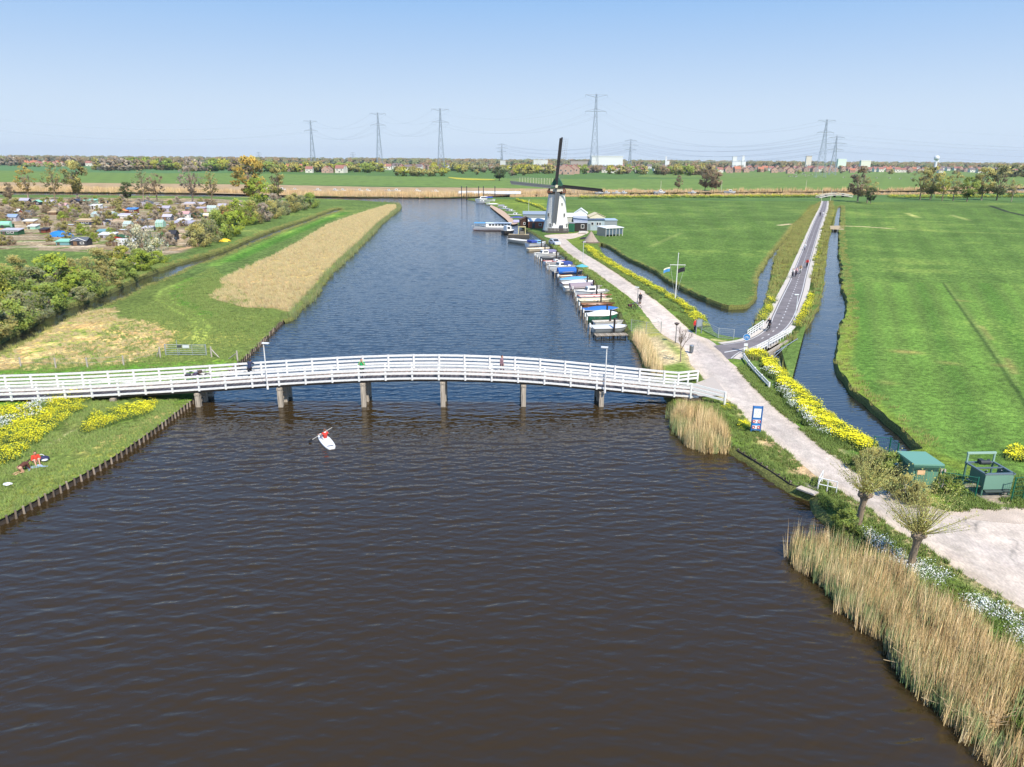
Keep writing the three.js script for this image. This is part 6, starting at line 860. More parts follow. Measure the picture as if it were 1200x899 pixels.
// trees along the canal, middle distance
[[33, 233, 1.35, 'gold', 'wide, at the left before the canal', 's'], [64, 233, 1.3, 'olive', 'sparse, between the two wide trees', 's'], [91, 233.5, 1.5, 'olive', 'dense and rounded, the largest on the left', 't'], [12, 236, .7, 'brown', 'small and low at the far left', 't'], [168, 235, 1.25, 'dull', 'sparse, left of the bare tree', 's'], [184, 236, 1.15, 'brown', 'thin, close left of the bare tree', 's'], [226, 238, 1.5, 'pink', 'bare and forked, above the allotment hedge', 's'], [248, 236, 1.2, 'olive', 'slender, right of the bare forked tree', 's'], [297, 240, 1.9, 'gold', 'tall, above the hedge', 't'], [325, 236, 1.3, 'olive', 'behind the hedge near the canal boats', 't'], [303, 247, 1.2, 'bright', 'young, under the golden tree', 't'], [150, 236, .75, 'dark', 'small dark conifer-like', 't'],
 [1005, 236, 1.5, 'brown', 'with pale trunk, left of the dark bush by the cycle bridge', 't'], [1016, 237.5, 1.15, 'olive', 'behind the dark bush by the cycle bridge', 's'], [1020, 238.5, .75, 'dark', 'low bush by the cycle bridge', 't'], [1078, 234, 1.45, 'olive', 'slender left one of the five beyond the big field', 's'], [1090, 234, 1.6, 'olive', 'tall second one of the five beyond the big field', 't'], [1104, 235, 1.2, 'yellow', 'broad low one in the middle of the five', 's'], [1117, 235, 1.25, 'olive', 'slender fourth of the five beyond the big field', 's'], [1133, 236, 1.2, 'mid', 'low fifth beyond the big field', 't'], [1150, 234.5, 1.55, 'olive', 'left of the twin crowns at the right', 't'], [1168, 234.5, 1.6, 'dull', 'right of the twin crowns at the right edge', 't'], [1185, 236, 1.0, 'olive', 'small, last towards the right edge', 's']]
  .forEach(([x, y, s, t, w, k], i) => plant('canal_tree', `${words[t]} tree ${w}`, 'tree', 'trees near the cross canal', G(x, y, .7), [s * 1.1, s * rv(.95, 1.1), s * 1.1], k === 's' ? sparseGeo[i % 3] : treeGeo[i % 3], t, treeWood[i % 3], i % 2 ? bark : barkPale, rv(-.8, .8)));
// small bare tree by the junction
{ const t = thing('bare_tree', 'small leafless tree on the verge left of the road junction', 'tree', null, G(797.5, 424)); mk('trunk', limbs(8, { trunk: 1.5, rad: .09, stems: 5, split: 3, depth: 4, spread: .8 }), M('#8d7d70', 1), t); mk('crown', crownLeaves(9, { clumps: 22, rx: .9, h: 2.3, y0: 1.6, cr: .5, n: 160, leaf: .07, profile: round }), leafMat(tone.pink), t); t.scale.setScalar(.95); }
// pollard willows
function willow(label, p, seed, th, reach) {
  const t = thing('pollard_willow', label, 'tree', null, p), r = RNG(seed), wood = [], lv = [], rods = [];
  const pts = []; for (let i = 0; i <= 10; i++) { const k = i / 10; pts.push(V2((.20 - .04 * k + (k > .75 ? (k - .75) * .75 : 0)) * r(.93, 1.07), th * k)); } pts.push(V2(.30, th + .12), V2(.02, th + .22));
  const tg = new THREE.LatheGeometry(pts, 12); { const q = tg.attributes.position; for (let i = 0; i < q.count; i++) { const a = Math.atan2(q.getZ(i), q.getX(i)), y = q.getY(i), f = 1 + .1 * Math.sin(a * 3 + y * 4) + .06 * Math.sin(a * 7 + 1); q.setXYZ(i, q.getX(i) * f + .12 * y / th, y, q.getZ(i) * f); } tg.computeVertexNormals(); }
  wood.push(tg); for (let i = 0; i < 7; i++) { const a = r(0, 6.283); wood.push(new THREE.IcosahedronGeometry(r(.12, .2), 1).translate(.12 + Math.cos(a) * .28, th + r(-.15, .12), Math.sin(a) * .28)); }
  for (let i = 0; i < 115; i++) {
    const a = r(0, 6.283), e = Math.pow(r(), .8) * 1.08, L = reach * r(.55, 1) * (1.05 - .25 * e), d = V(Math.sin(e) * Math.cos(a), Math.cos(e), Math.sin(e) * Math.sin(a)); const c = []; for (let k = 0; k <= 4; k++) { const q = k / 4 * L; c.push(V(.12 + d.x * (.2 + q), th + .05 + d.y * q + .10 * q * q / L * (1 - d.y), d.z * (.2 + q)).add(V(r(-.06, .06), 0, r(-.06, .06)))); }
    for (let k = 0; k < 4; k++) rods.push(bar(c[k], c[k + 1], .022 * (1 - k * .2), 3, .022 * (.8 - k * .2)));
    const n = 19; for (let k = 0; k < n; k++) { const q = r(.2, 1), i0 = Math.min(3, Math.floor(q * 4)), m = c[i0].clone().lerp(c[i0 + 1], q * 4 - i0); lv.push([m.x + r(-.14, .14), m.y + r(-.14, .14), m.z + r(-.14, .14), r(.05, .105), r(.8, 1.25)]); }
  }
  mk('trunk', wood, M('#8b7a66', 1), t); mk('branch_rods', rods, M('#b9ae6c', .95), t); mk('crown', leaves(lv), leafMat([.50, .52, .19]), t); return t;
}
willow('pollard willow with sprouting rods beside the white railing', G(1005.5, 616), 5, 2.2, 3.5);
willow('larger pollard willow on the road verge among the reeds, nearest the viewer', G(1067, 664), 6, 2.0, 3.9);
plant('shrub', 'dense green bush below the smaller pollard willow', 'shrub', null, G(990, 625, .6), [.42, .36, .42], shrubGeo[0], 'mid', shrubWood[0]);
[[1040, 560, .45, 'mid', 'bush overgrowing the left wall of the green pump shed'], [1056, 585, .42, 'olive', 'low scrub between road and green pump shed'], [1108, 577, .38, 'mid', 'bush right of the green pump shed'], [1028, 545, .3, 'dull', 'pale young bush by the green fence at the ditch'], [1075, 592, .36, 'olive', 'scrub in front of the green pump shed'], [1017, 552, .42, 'olive', 'bush behind the smaller willow']].forEach(([x, y, s, t, w], i) => plant('shrub', `${words[t]} ${w}`, 'shrub', null, G(x, y), [s, s * 1.0, s], shrubGeo[i % 4], t, shrubWood[i % 4]));
[[826, 223.5, 1.3], [834, 224, 1.35], [839, 224.5, 1.2], [795, 222, .9]].forEach(([x, y, s], i) => plant('field_tree', 'reddish brown bare tree in the clump standing in the far green field', 'tree', 'bare trees in the far green field', G(x, y, FH), s, treeGeo[i % 3], 'brown', treeWood[i % 3]));
plant('dark_bush', 'round dark bush at the edge of the far field right of the far pylon', 'shrub', null, G(585, 212, FH), [2, 1.2, 2], treeGeo[1], 'dark', treeWood[1]);

// --- ground plants: stuff ---
function tuft(seed, n, h, w, rad, lean, cols, up = .3) { // blades from the ground
  const r = RNG(seed), pos = [], col = [];
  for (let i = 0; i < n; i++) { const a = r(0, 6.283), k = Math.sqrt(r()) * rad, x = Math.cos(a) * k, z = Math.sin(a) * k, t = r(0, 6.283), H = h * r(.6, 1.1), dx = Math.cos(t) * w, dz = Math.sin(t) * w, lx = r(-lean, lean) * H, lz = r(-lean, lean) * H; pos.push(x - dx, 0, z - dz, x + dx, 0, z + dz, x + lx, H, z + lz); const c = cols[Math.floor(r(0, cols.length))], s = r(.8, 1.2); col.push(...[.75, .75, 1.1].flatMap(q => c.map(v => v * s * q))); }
  return upN(quadGeo(pos, col), up);
}
function flowerTuft(seed, n, h, rad, size, cols, leafy, spread = .35) {
  const r = RNG(seed), out = tuft(seed, leafy, h * .8, .035, rad, .3, [[.09, .15, .03], [.12, .19, .04], [.07, .12, .025]]), pos = [], col = [], a = V(), b = V(), d = V();
  for (let i = 0; i < n; i++) { const t = r(0, 6.283), k = Math.sqrt(r()) * rad, y = h * (1 - spread * r()), s = size * r(.6, 1.3); d.set(r(-.6, .6), 1, r(-.6, .6)).normalize(); a.set(1, 0, r(-1, 1)).cross(d).normalize().multiplyScalar(s); b.copy(d).cross(a).normalize().multiplyScalar(s); const x = Math.cos(t) * k, z = Math.sin(t) * k; for (const [u, v] of [[-1, 0], [0, -1], [1, 0], [-1, 0], [1, 0], [0, 1]]) { pos.push(x + a.x * u + b.x * v, y + a.y * u + b.y * v, z + a.z * u + b.z * v); } const c = cols[Math.floor(r(0, cols.length))], q = r(.85, 1.12); for (let m = 0; m < 6; m++) col.push(c[0] * q, c[1] * q, c[2] * q); }
  return merged([out, upN(quadGeo(pos, col), .5)]);
}
const vcMat = VC(1, {}), Y = [[.86, .76, .012], [.92, .83, .02], [.80, .70, .015], [.55, .55, .04]], Wt = [[.72, .73, .66], [.62, .66, .52], [.8, .8, .76]];
const yellowG = flowerTuft(3, 36, .72, .5, .046, Y, 42, .6), whiteG = flowerTuft(4, 22, .8, .5, .042, Wt, 44, .5), grassG = tuft(5, 16, .24, .02, .2, .5, [[.18, .26, .06], [.23, .31, .07], [.27, .29, .10], [.14, .21, .045]]), herbG = tuft(6, 26, .6, .035, .38, .5, [[.19, .235, .055], [.25, .265, .07], [.28, .21, .085], [.13, .18, .045]]);
const reedG = [1, 2, 3].map(s => tuft(s * 7, 13, 2.0, .019, .34, .1 + s * .03, [[.50, .35, .16], [.60, .44, .22], [.38, .26, .12], [.68, .53, .30], [.27, .24, .10]], .8)), reedGreen = tuft(9, 16, 1.1, .02, .3, .16, [[.15, .22, .075], [.19, .25, .10], [.12, .19, .07], [.3, .28, .12]]), stubG = tuft(12, 22, .75, .03, .45, .35, [[.52, .385, .21], [.60, .46, .26], [.44, .33, .175], [.40, .36, .15], [.33, .33, .12]]), farReed = tuft(14, 24, 2.2, .09, 1.3, .12, [[.5, .34, .16], [.58, .42, .22], [.42, .29, .14]]);
const spread = (poly, n, seed, f) => { const r = RNG(seed); return scatter(poly, n, r).map(([x, z]) => f(x, z, r)).filter(Boolean); };
const field = (name, label, cat, poly, n, seed, geo, y, s0, s1, tint = [.8, 1.2], thin = .35, fr = .5) => instanced(name, geo, vcMat, spread(poly, n, seed, (x, z, r) => { if (fbm(x * fr + seed, z * fr, 2) < thin + r(-.12, .12)) return null; if (x > 0 && z < -45 && (name.startsWith('bank_') || name.startsWith('verge')) && inside(x, z, ditchHole)) return null; const s = r(s0, s1), q = r(...tint); return [x, typeof y === 'function' ? y(x, z) : y, z, r(-.75, .75), s, s * r(.8, 1.2), s, [q * r(.93, 1.07), q, q * r(.9, 1.08)], [r(-.12, .12), r(-.12, .12)]]; }), null, label, cat);
const strip = (line, w0, w1) => [...off(line, w0), ...off(line, w1).reverse()];
field('yellow_flowers', 'large mass of yellow rapeseed flowers on the left bank before the bridge', 'flowers', yellow1, 2600, 1, yellowG, LH - .05, .5, 1.2, undefined, .44, .9); field('yellow_flowers', 'smaller patch of yellow flowers between the path and the left bank edge', 'flowers', yellow2, 420, 2, yellowG, LH - .05, .4, 1.05, undefined, .46, .8);
field('white_flowers', 'white cow parsley among the yellow flowers at the left edge', 'flowers', P2([[-10, 515], [14, 508], [32, 502], [50, 487], [60, 478], [52, 476], [20, 488], [-10, 498]], LH), 150, 3, whiteG, LH, .8, 1.3, undefined, .45);
const yS1 = [...P2([[688, 288.5], [693, 291], [709, 301], [727.5, 314], [754, 328], [775, 339], [791, 349], [808, 359], [824, 370.5], [831, 384]]), ...P2([[819, 384], [806.5, 371], [799, 359], [786, 352], [771, 342.7], [749.7, 331.5], [720, 315], [700, 304.5], [685.5, 291.5]])];
field('yellow_flowers', 'long narrow band of yellow flowers between the dyke road and the ditch', 'flowers', yS1, 1700, 4, yellowG, RH - .1, .55, 1.1, undefined, .42, .8);
const yS2 = [...P2([[876, 414.5], [894, 415], [906, 422], [915, 436], [926, 449], [944, 465], [966, 485], [990, 504.5], [1011, 517], [1025, 523]]), ...P2([[1024, 533], [1000, 526], [972, 511], [947, 492], [930, 475], [917, 458], [905, 440], [890, 425], [876, 418.5]])];
field('yellow_flowers', 'broad band of yellow flowers along the ditch right of the road junction', 'flowers', yS2, 1900, 5, yellowG, RH - .05, .55, 1.2, undefined, .45, .8);
field('white_flowers', 'white cow parsley beside the yellow band right of the junction', 'flowers', P2([[900, 432], [915, 452], [935, 478], [960, 502], [985, 520], [978, 522], [950, 502], [925, 478], [908, 455], [893, 434]]), 170, 6, whiteG, RH, .7, 1.2, undefined, .47, .4);
field('white_flowers', 'white cow parsley on the verge beside the road behind the near reeds', 'flowers', P2([[1010, 618], [1030, 630], [1062, 652], [1085, 660], [1110, 675], [1150, 700], [1200, 730], [1330, 810], [1330, 835], [1200, 758], [1150, 722], [1105, 695], [1080, 680], [1050, 660], [1020, 640]]), 1000, 7, whiteG, RH - .3, .4, .85, undefined, .48, .6);
for (const [l, p, n, s] of [['yellow flowers on the right verge of the cycle path near its bridge', [[936, 384], [948, 362], [954, 348], [950, 346], [943, 362], [932, 382]], 130, 1.1], ['yellow flowers at the left foot of the cycle path', [[890, 375], [899, 360], [903, 350], [908, 352], [903, 364], [896, 377]], 60, 1], ['small clump of yellow flowers near the information board', [[868, 496], [878, 496], [879, 505], [868, 504]], 26, .7], ['yellow flowers at the end of the wing railing', [[846, 476], [858, 474], [862, 480], [848, 482]], 16, .5], ['yellow flowers at the field edge right of the trash rake', [[1178, 533], [1192, 526], [1202, 530], [1196, 540], [1180, 541]], 46, .9], ['scattered yellow flowers along the cycle path further out', [[953, 310], [962, 268], [965, 268], [962, 300], [957, 325], [951, 326]], 60, 1.1]]) field('yellow_flowers', l, 'flowers', P2(p), n, n + 3, yellowG, RH - .05, s * .7, s * 1.1);
field('yellow_flowers', 'thin line of yellow flowers along the canal beyond the right fields', 'flowers', [...P2([[680, 233], [760, 232.6], [900, 231.6], [960, 231.5]]), ...P2([[960, 230], [900, 230], [760, 231], [680, 231.2]])], 700, 21, yellowG, RH, 1.5, 2.6); field('yellow_flowers', 'yellow flowers along the meadow edge behind the windmill', 'flowers', [...P2([[606, 236], [622, 240], [640, 248], [648, 253]]), ...P2([[646, 250], [634, 243], [618, 237.5], [606, 234.8]])], 220, 22, yellowG, RH, 1.1, 1.9);
field('yellow_flowers', 'line of yellow flowers below the canal trees at the right', 'flowers', P2([[1040, 232], [1110, 232.5], [1200, 231.5], [1200, 230], [1110, 230.6], [1040, 230]]), 300, 23, yellowG, RH, 1.5, 2.6);
// reeds
const onLand = (x, z) => inside(x, z, rightOutline) ? RH - .25 : -.1;
const reedMass = P2([[924, 648], [945, 668], [975, 694], [1007, 722], [1040, 744], [1063, 796], [1103, 828], [1129, 854], [1154, 882], [1190, 912], [1330, 1040], [1400, 960], [1330, 905], [1200, 806], [1140, 756], [1085, 712], [1040, 682], [1000, 656], [966, 640]], 0);
for (let k = 0; k < 3; k++) field('reeds', ['dry golden reed bed at the near right water edge', 'dry golden reed bed at the near right water edge', 'dry golden reed bed at the near right water edge'][k], 'reeds', reedMass, 2000, 31 + k, reedG[k], onLand, .45, 1.08, [.7, 1.3], .5, .6).userData.group = 'near right reed bed';
field('young_reeds', 'green reed shoots growing up through the dry near reed bed', 'reeds', reedMass, 900, 38, reedGreen, onLand, .7, 1.5, [.8, 1.4], .5, .5);
field('reeds', 'scattered reed clumps standing in the water before the near reed bed', 'reeds', P2([[915, 640], [935, 668], [965, 700], [1000, 735], [1035, 752], [1056, 800], [1096, 836], [1122, 862], [1150, 892], [1182, 925], [1195, 905], [1160, 872], [1106, 818], [1064, 786], [1042, 735], [1005, 712], [970, 684], [940, 656]], 0), 420, 37, reedG[1], -.1, .35, .9, [.75, 1.2], .5, .8);
{ const r = RNG(88), t = thing('fallen_reeds', 'tangle of broken pale reed stems leaning over the water in the near reed bed', 'reeds'), g = []; for (const [x, y, n] of [[1042, 715, 14], [1078, 775, 26], [1150, 838, 60], [1120, 830, 14], [1025, 700, 8]]) for (let i = 0; i < n; i++) { const p = G(x + r(-14, 14), y + r(-10, 14), .25), a = r(0, 6.283), L = r(.8, 2); g.push(bar(p, p.clone().add(V(Math.cos(a) * L * .7, r(.2, 1.1), Math.sin(a) * L * .5)), .014, 3)); } tag(mk('stem', g, M('#cdb48a', .95), t), null, null, null, 'stuff'); tag(mk('dry_leaf', leaves([...Array(160)].map((_, i) => { const p = G(1150 + r(-18, 18), 838 + r(-10, 16), r(.2, .8)); return [p.x, p.y, p.z, r(.1, .3), 1]; })), leafMat([.55, .43, .26]), t), null, null, null, 'stuff'); }
field('young_reeds', 'fresh green reed shoots at the foot of the near right reed bed', 'reeds', P2([[924, 652], [945, 672], [975, 700], [1005, 730], [1038, 752], [1060, 800], [1100, 835], [1128, 862], [1152, 890], [1190, 925], [1200, 915], [1160, 878], [1132, 850], [1106, 822], [1070, 790], [1050, 740], [1010, 714], [975, 684], [945, 660]], 0), 1100, 35, reedGreen, -.1, .4, 1.2, [.8, 1.4], .44, .8);
const reedBridge = P2([[787, 489], [792, 506], [806, 520], [828, 528], [855, 528], [851, 514], [842, 504], [832, 495], [815, 489], [798, 484]], .3);
for (let k = 0; k < 2; k++) field('reeds', 'dry reed bed at the right end of the bridge', 'reeds', reedBridge, 430, 41 + k, reedG[k], (x, z) => inside(x, z, rightOutline) ? .35 : -.1, .6, 1.0, [.8, 1.25], .4, .9).userData.group = 'reed bed by the bridge';
field('young_reeds', 'grey green reed shoots in front of the dry reeds by the bridge', 'reeds', P2([[784, 490], [790, 510], [806, 523], [828, 531], [855, 530], [845, 522], [825, 516], [805, 506], [795, 494]], 0), 420, 44, reedGreen, -.1, .8, 1.3);
field('reeds', 'reed clump between the boats and the bridge', 'reeds', P2([[741, 398], [750, 410], [756, 428], [768, 440], [778, 440], [768, 420], [760, 404], [750, 392]], .4), 330, 45, reedG[1], .3, .6, .95); field('young_reeds', 'green rushes at the water edge behind the bridge', 'reeds', P2([[752, 412], [756, 428], [764, 438], [768, 432], [760, 414]], .1), 110, 46, reedGreen, 0, .8, 1.2);
field('cut_reeds', 'broad field of dry straw coloured reeds along the left river bank', 'reeds', tanReed, 16000, 47, stubG, LH - .1, .45, 1.05, [.78, 1.15], .3, .6); field('dry_grass', 'patch of dry yellow grass left of the field gate', 'grass', dryPatch, 1700, 48, stubG, LH - .1, .35, .75, [.8, 1.2]);
field('bank_reeds', 'green and brown rushes fringing the left river bank', 'reeds', strip(reedEdge, -.9, .8), 900, 49, reedGreen, .1, .9, 1.5, [.7, 1.2]);
field('canal_reeds', 'tall dry reeds along the near side of the cross canal', 'reeds', strip(smoothLine(canalRight.slice(2), 10, .5), -6, 4), 4200, 50, farReed, .1, .7, 1.12, [.85, 1.15]);
field('canal_reeds', 'tall dry reeds on the far side of the cross canal', 'reeds', [...smoothLine(farShore, 20), ...P2([[1500, 212], [1200, 219.7], [1050, 223.1], [900, 224.3], [700, 225.4], [540, 228.4], [450, 227.2], [330, 226.2], [200, 223.2], [0, 221], [-700, 217]], FH)], 5200, 51, farReed, .4, .9, 1.6, [.85, 1.15]);
// verge and bank herbs
const everg = (name, label, line, w0, w1, n, seed, geo, y, s0, s1, t) => field(name, label, 'grass', strip(line, w0, w1), n, seed, geo, y, s0, s1, t);
field('bank_herbs', 'tall olive herbs on the bank left of the cycle path', 'grass', [...smoothLine(pathWest.slice(1), 3), ...off(pathL, -1).filter(p => p.y < -92).reverse()], 3000, 61, herbG, RH - .1, .6, 1.5, [.7, 1.25]); everg('bank_herbs', 'tall olive herbs on the bank right of the cycle path', off(pathR, 1.1), 0, 1.7, 1300, 62, herbG, RH - .1, .8, 1.7, [.7, 1.25]);
everg('bank_grass', 'rough grass on the edge of the triangular field', smoothLine([...fieldTip, ...ditchField], 2), -.5, 1.6, 1700, 63, herbG, RH - .15, .4, .9, [.8, 1.35]); everg('bank_grass', 'rough grass on the edge of the large right field', smoothLine(fieldEast, 2), -.6, 1.7, 2600, 64, herbG, RH - .15, .4, 1.0, [.8, 1.35]);
everg('bank_grass', 'rough grass on both banks of the allotment ditch', ditchNorth, -1.5, .4, 1700, 65, herbG, LH - .1, .4, .9, [.75, 1.2]); everg('bank_grass', 'rough grass on the meadow side of the allotment ditch', ditchSouth, -1.2, .4, 1500, 66, herbG, LH - .1, .35, .8, [.75, 1.2]);
field('verge_grass', 'grass of the left bank in front of the bridge', 'grass', [...riverLeft, ...P2([[150, 458], [0, 480], [-260, 520]], LH)], 16000, 71, grassG, LH, .5, 1.1, [.8, 1.25]);
field('verge_grass', 'grass of the left bank behind the bridge', 'grass', P2([[-60, 478], [0, 440], [100, 400], [200, 340], [250, 312], [280, 340], [320, 370], [331, 376], [285, 421], [240, 452]], LH), 12000, 72, grassG, LH, .5, 1.1, [.75, 1.2]);
field('verge_grass', 'grass between the river edge and the dyke road', 'grass', [...riverRight.filter((p) => p.y > -72), ...roadL.filter(p => p.y > -75).slice().sort((a, b) => a.y - b.y)], 9000, 73, grassG, RH, .6, 1.2, [.75, 1.25]);
field('verge_grass', 'grass along the mown edge beside the road and yellow flowers', 'grass', [...P2([[864, 432], [875, 446], [900, 471], [930, 497], [960, 523], [1000, 552], [1040, 575], [1110, 600], [1220, 596], [1220, 560], [1110, 560], [1040, 535], [1000, 524], [960, 508], [920, 474], [880, 426]])], 6500, 74, grassG, RH, .6, 1.3, [.8, 1.25]);
field('verge_grass', 'grass between the moored boats and the dyke road', 'grass', P2([[640, 283], [672, 308], [700, 334], [735, 380], [755, 378], [735, 348], [695, 318], [650, 286]]), 1300, 76, grassG, RH, .9, 1.7, [.8, 1.3]); field('verge_grass', 'grass between the dyke road and the yellow band', 'grass', P2([[690, 299], [727, 323], [780, 360], [812, 388], [818, 384], [797, 363], [750, 333], [700, 304]]), 2600, 77, grassG, RH, .9, 1.6, [.7, 1.15]);
field('ditch_grass', 'shaded grass strip between shrubs and allotment ditch', 'grass', [...ditchNorth.filter(p => p.y > -150 && p.x > -120), ...P2([[190, 308], [120, 338], [60, 362], [0, 392], [-40, 410]], LH)], 5000, 78, grassG, LH, .7, 1.5, [.7, 1.1]);
// ---------- allotment gardens ----------
const pale = M('#b9b4bc', .8), mint = M('#9cc4ae', .7), mintR = M('#8fcbb0', .65), navy = M('#38405a', .8), wood = M('#7a5f49', .9), lilac = M('#aaa6b2', .8), pinkR = M('#c39a98', .85), teal = M('#6f9aa0', .75), redW = M('#a8412f', .85), dkgreen = M('#2f5a3a', .8), whiteP = M([.72, .72, .71], .7), glassG = M([.42, .52, .47], .25), sandy = M('#c4aa84', .9), charcoal = M('#33343a', .85), blueR = M('#4f8fd0', .6), orangeR = M('#cf8a55', .85), redBrown = M('#7c3f30', .85);
// left px, right px, base px, height px, wall, roof, kind (g gable, f flat, r round, h glasshouse), words
[[-1, 12, 267.5, 8, dkgreen, mintR, 'r', 'round pale green roof at the left edge'], [0, 22, 275.5, 7, dkgreen, pale, 'f', 'long dark green wall and grey roof at the left edge'], [5, 20, 259.5, 8, pale, M('#8fa3bf', .6), 'g', 'blue grey gable roof, behind the round green roof'], [26, 40, 262.5, 4.5, sandy, whiteP, 'f', 'flat white roof and sandy front'], [32, 42, 268.8, 4, mint, whiteP, 'f', 'white lean-to roof beside the long dark green shed'], [22, 34, 239.5, 7, charcoal, lilac, 'g', 'lilac grey roof in the back row, far left'], [38, 47, 240.5, 6, charcoal, mintR, 'g', 'mint green roof and dark gable in the back row'], [52, 63, 240.5, 6, pale, lilac, 'g', 'pale lilac roof below the rounded olive tree'], [68, 78, 244.5, 6, whiteP, pinkR, 'g', 'pinkish white roof left of the dark blue one'], [82, 95, 240, 6.5, charcoal, navy, 'g', 'dark blue roof in the back row'], [96, 111.5, 239.5, 6, mint, mintR, 'f', 'broad bright mint roof in the back row'], [106, 118, 245.3, 6, whiteP, whiteP, 'f', 'plain white walls below the broad mint roof'],
 [136, 148, 251.3, 6, redBrown, orangeR, 'g', 'red brown walls and orange roof'], [147, 160, 250.5, 7, redBrown, blueR, 'f', 'bright blue roof over red brown walls'], [106, 132, 254.5, 6, glassG, glassG, 'h', 'long grey glass front'], [134, 158, 256, 4, whiteP, pale, 'f', 'low white wall below the bright blue roof'], [87, 110, 263.5, 6, navy, sandy, 'f', 'sandy flat roof over a navy front'], [144, 153, 267.5, 8, glassG, glassG, 'h', 'mint tinted glass in the middle of the plots'], [160, 177, 241.5, 6, lilac, slate, 'g', 'slate roof left of the hedge trees'], [184, 199, 248.5, 7, lilac, lilac, 'g', 'lilac roof in the right part of the plots'], [190, 201, 258.5, 7, slate, pale, 'g', 'grey walls below the lilac roof'], [182, 191, 266, 8, mint, mint, 'h', 'pale mint glass above the dark green hut'], [112, 125, 275, 4.5, teal, teal, 'f', 'flat teal roof in the front row'], [115, 134, 279, 5, lilac, whiteP, 'f', 'white lilac sheet roof in the front row'], [127, 147, 283, 7, redW, dkgreen, 'g', 'red walls, white trim and dark roof in the front row'], [130, 155, 288, 4, whiteP, whiteP, 'f', 'white lean-to roof before the red walled shed'], [82, 103, 288, 9, charcoal, slate, 'g', 'black gable with white trim in the front row'], [65, 82, 287.5, 4.5, teal, mintR, 'f', 'low teal roof beside the black gable'],
 [186, 196, 281, 10, M('#3f7a3a', .8), M('#3f7a3a', .8), 'f', 'bright green boards at the path corner'], [196, 206, 281.5, 11, charcoal, charcoal, 'g', 'black boards and white hatch at the path corner'], [212, 237, 243, 5, sandy, pale, 'f', 'long pale grey roof in the back at the right'], [217, 224, 248, 5, charcoal, slate, 'g', 'small dark walls below the long pale roof'], [229, 240, 248.5, 6, pinkR, lilac, 'f', 'pinkish wall and grey roof left of the greenhouse'], [242, 253, 248, 7, glassG, glassG, 'h', 'pale green glass near the hedge'], [255, 265, 246, 7, whiteP, lilac, 'g', 'white walls near the hedge'], [265, 272, 247, 6, cream, redBrown, 'g', 'cream walls and brown roof by the hedge'], [274, 279.5, 244, 6, cream, cream, 'g', 'tall cream gable by the hedge'], [209, 222, 255, 7, whiteP, pinkR, 'g', 'dull pink roof in the right half'], [207, 223, 261.5, 5, whiteP, whiteP, 'f', 'white front below the dull pink roof'], [223, 238, 256, 8, dkgreen, M('#8496a3', .7), 'g', 'blue grey roof over green walls'], [238, 249, 256, 6, wood, cream, 'r', 'round cream roof over brown boards'], [200, 224, 265, 3, lilac, lilac, 'f', 'long low lilac wall by the bare plots'], [255, 265, 251, 4, redBrown, orangeR, 'f', 'orange roof below the white shed near the hedge'], [17, 22, 252.5, 7, M('#b5573f', .85), whiteP, 'g', 'small red orange walls'], [46, 54, 273, 5, redBrown, charcoal, 'f', 'dark red front beside the brush'], [56, 66, 252, 4.5, wood, sandy, 'f', 'brown boards between the brush heaps'], [160, 170, 262, 5, wood, slate, 'g', 'brown boards and slate roof left of the blossom tree'], [28, 37, 252, 5, M('#6f7f8f', .8), slate, 'g', 'grey blue boards beside the small red orange shed'], [118, 126, 264, 5.5, pale, charcoal, 'g', 'pale boards and black roof in the middle'], [166, 177, 271, 5, cream, pale, 'f', 'cream boards in front of the blossom tree']]
  .forEach(([a, b, y, hp, w, r, k, words], i) => {
    const A = G(a, y, LH), B = G(b, y, LH), c = A.clone().add(B).multiplyScalar(.5), W = A.distanceTo(B), Hh = Math.max(1.3, HT(c, (a + b) / 2, y - hp) - LH), D = Math.min(5, Math.max(2.4, W * .6)), nm = k === 'h' ? 'greenhouse' : 'garden_shed', lab = `allotment ${k === 'h' ? 'greenhouse with ' : 'shed with '}${words}`; c.z -= D / 2;
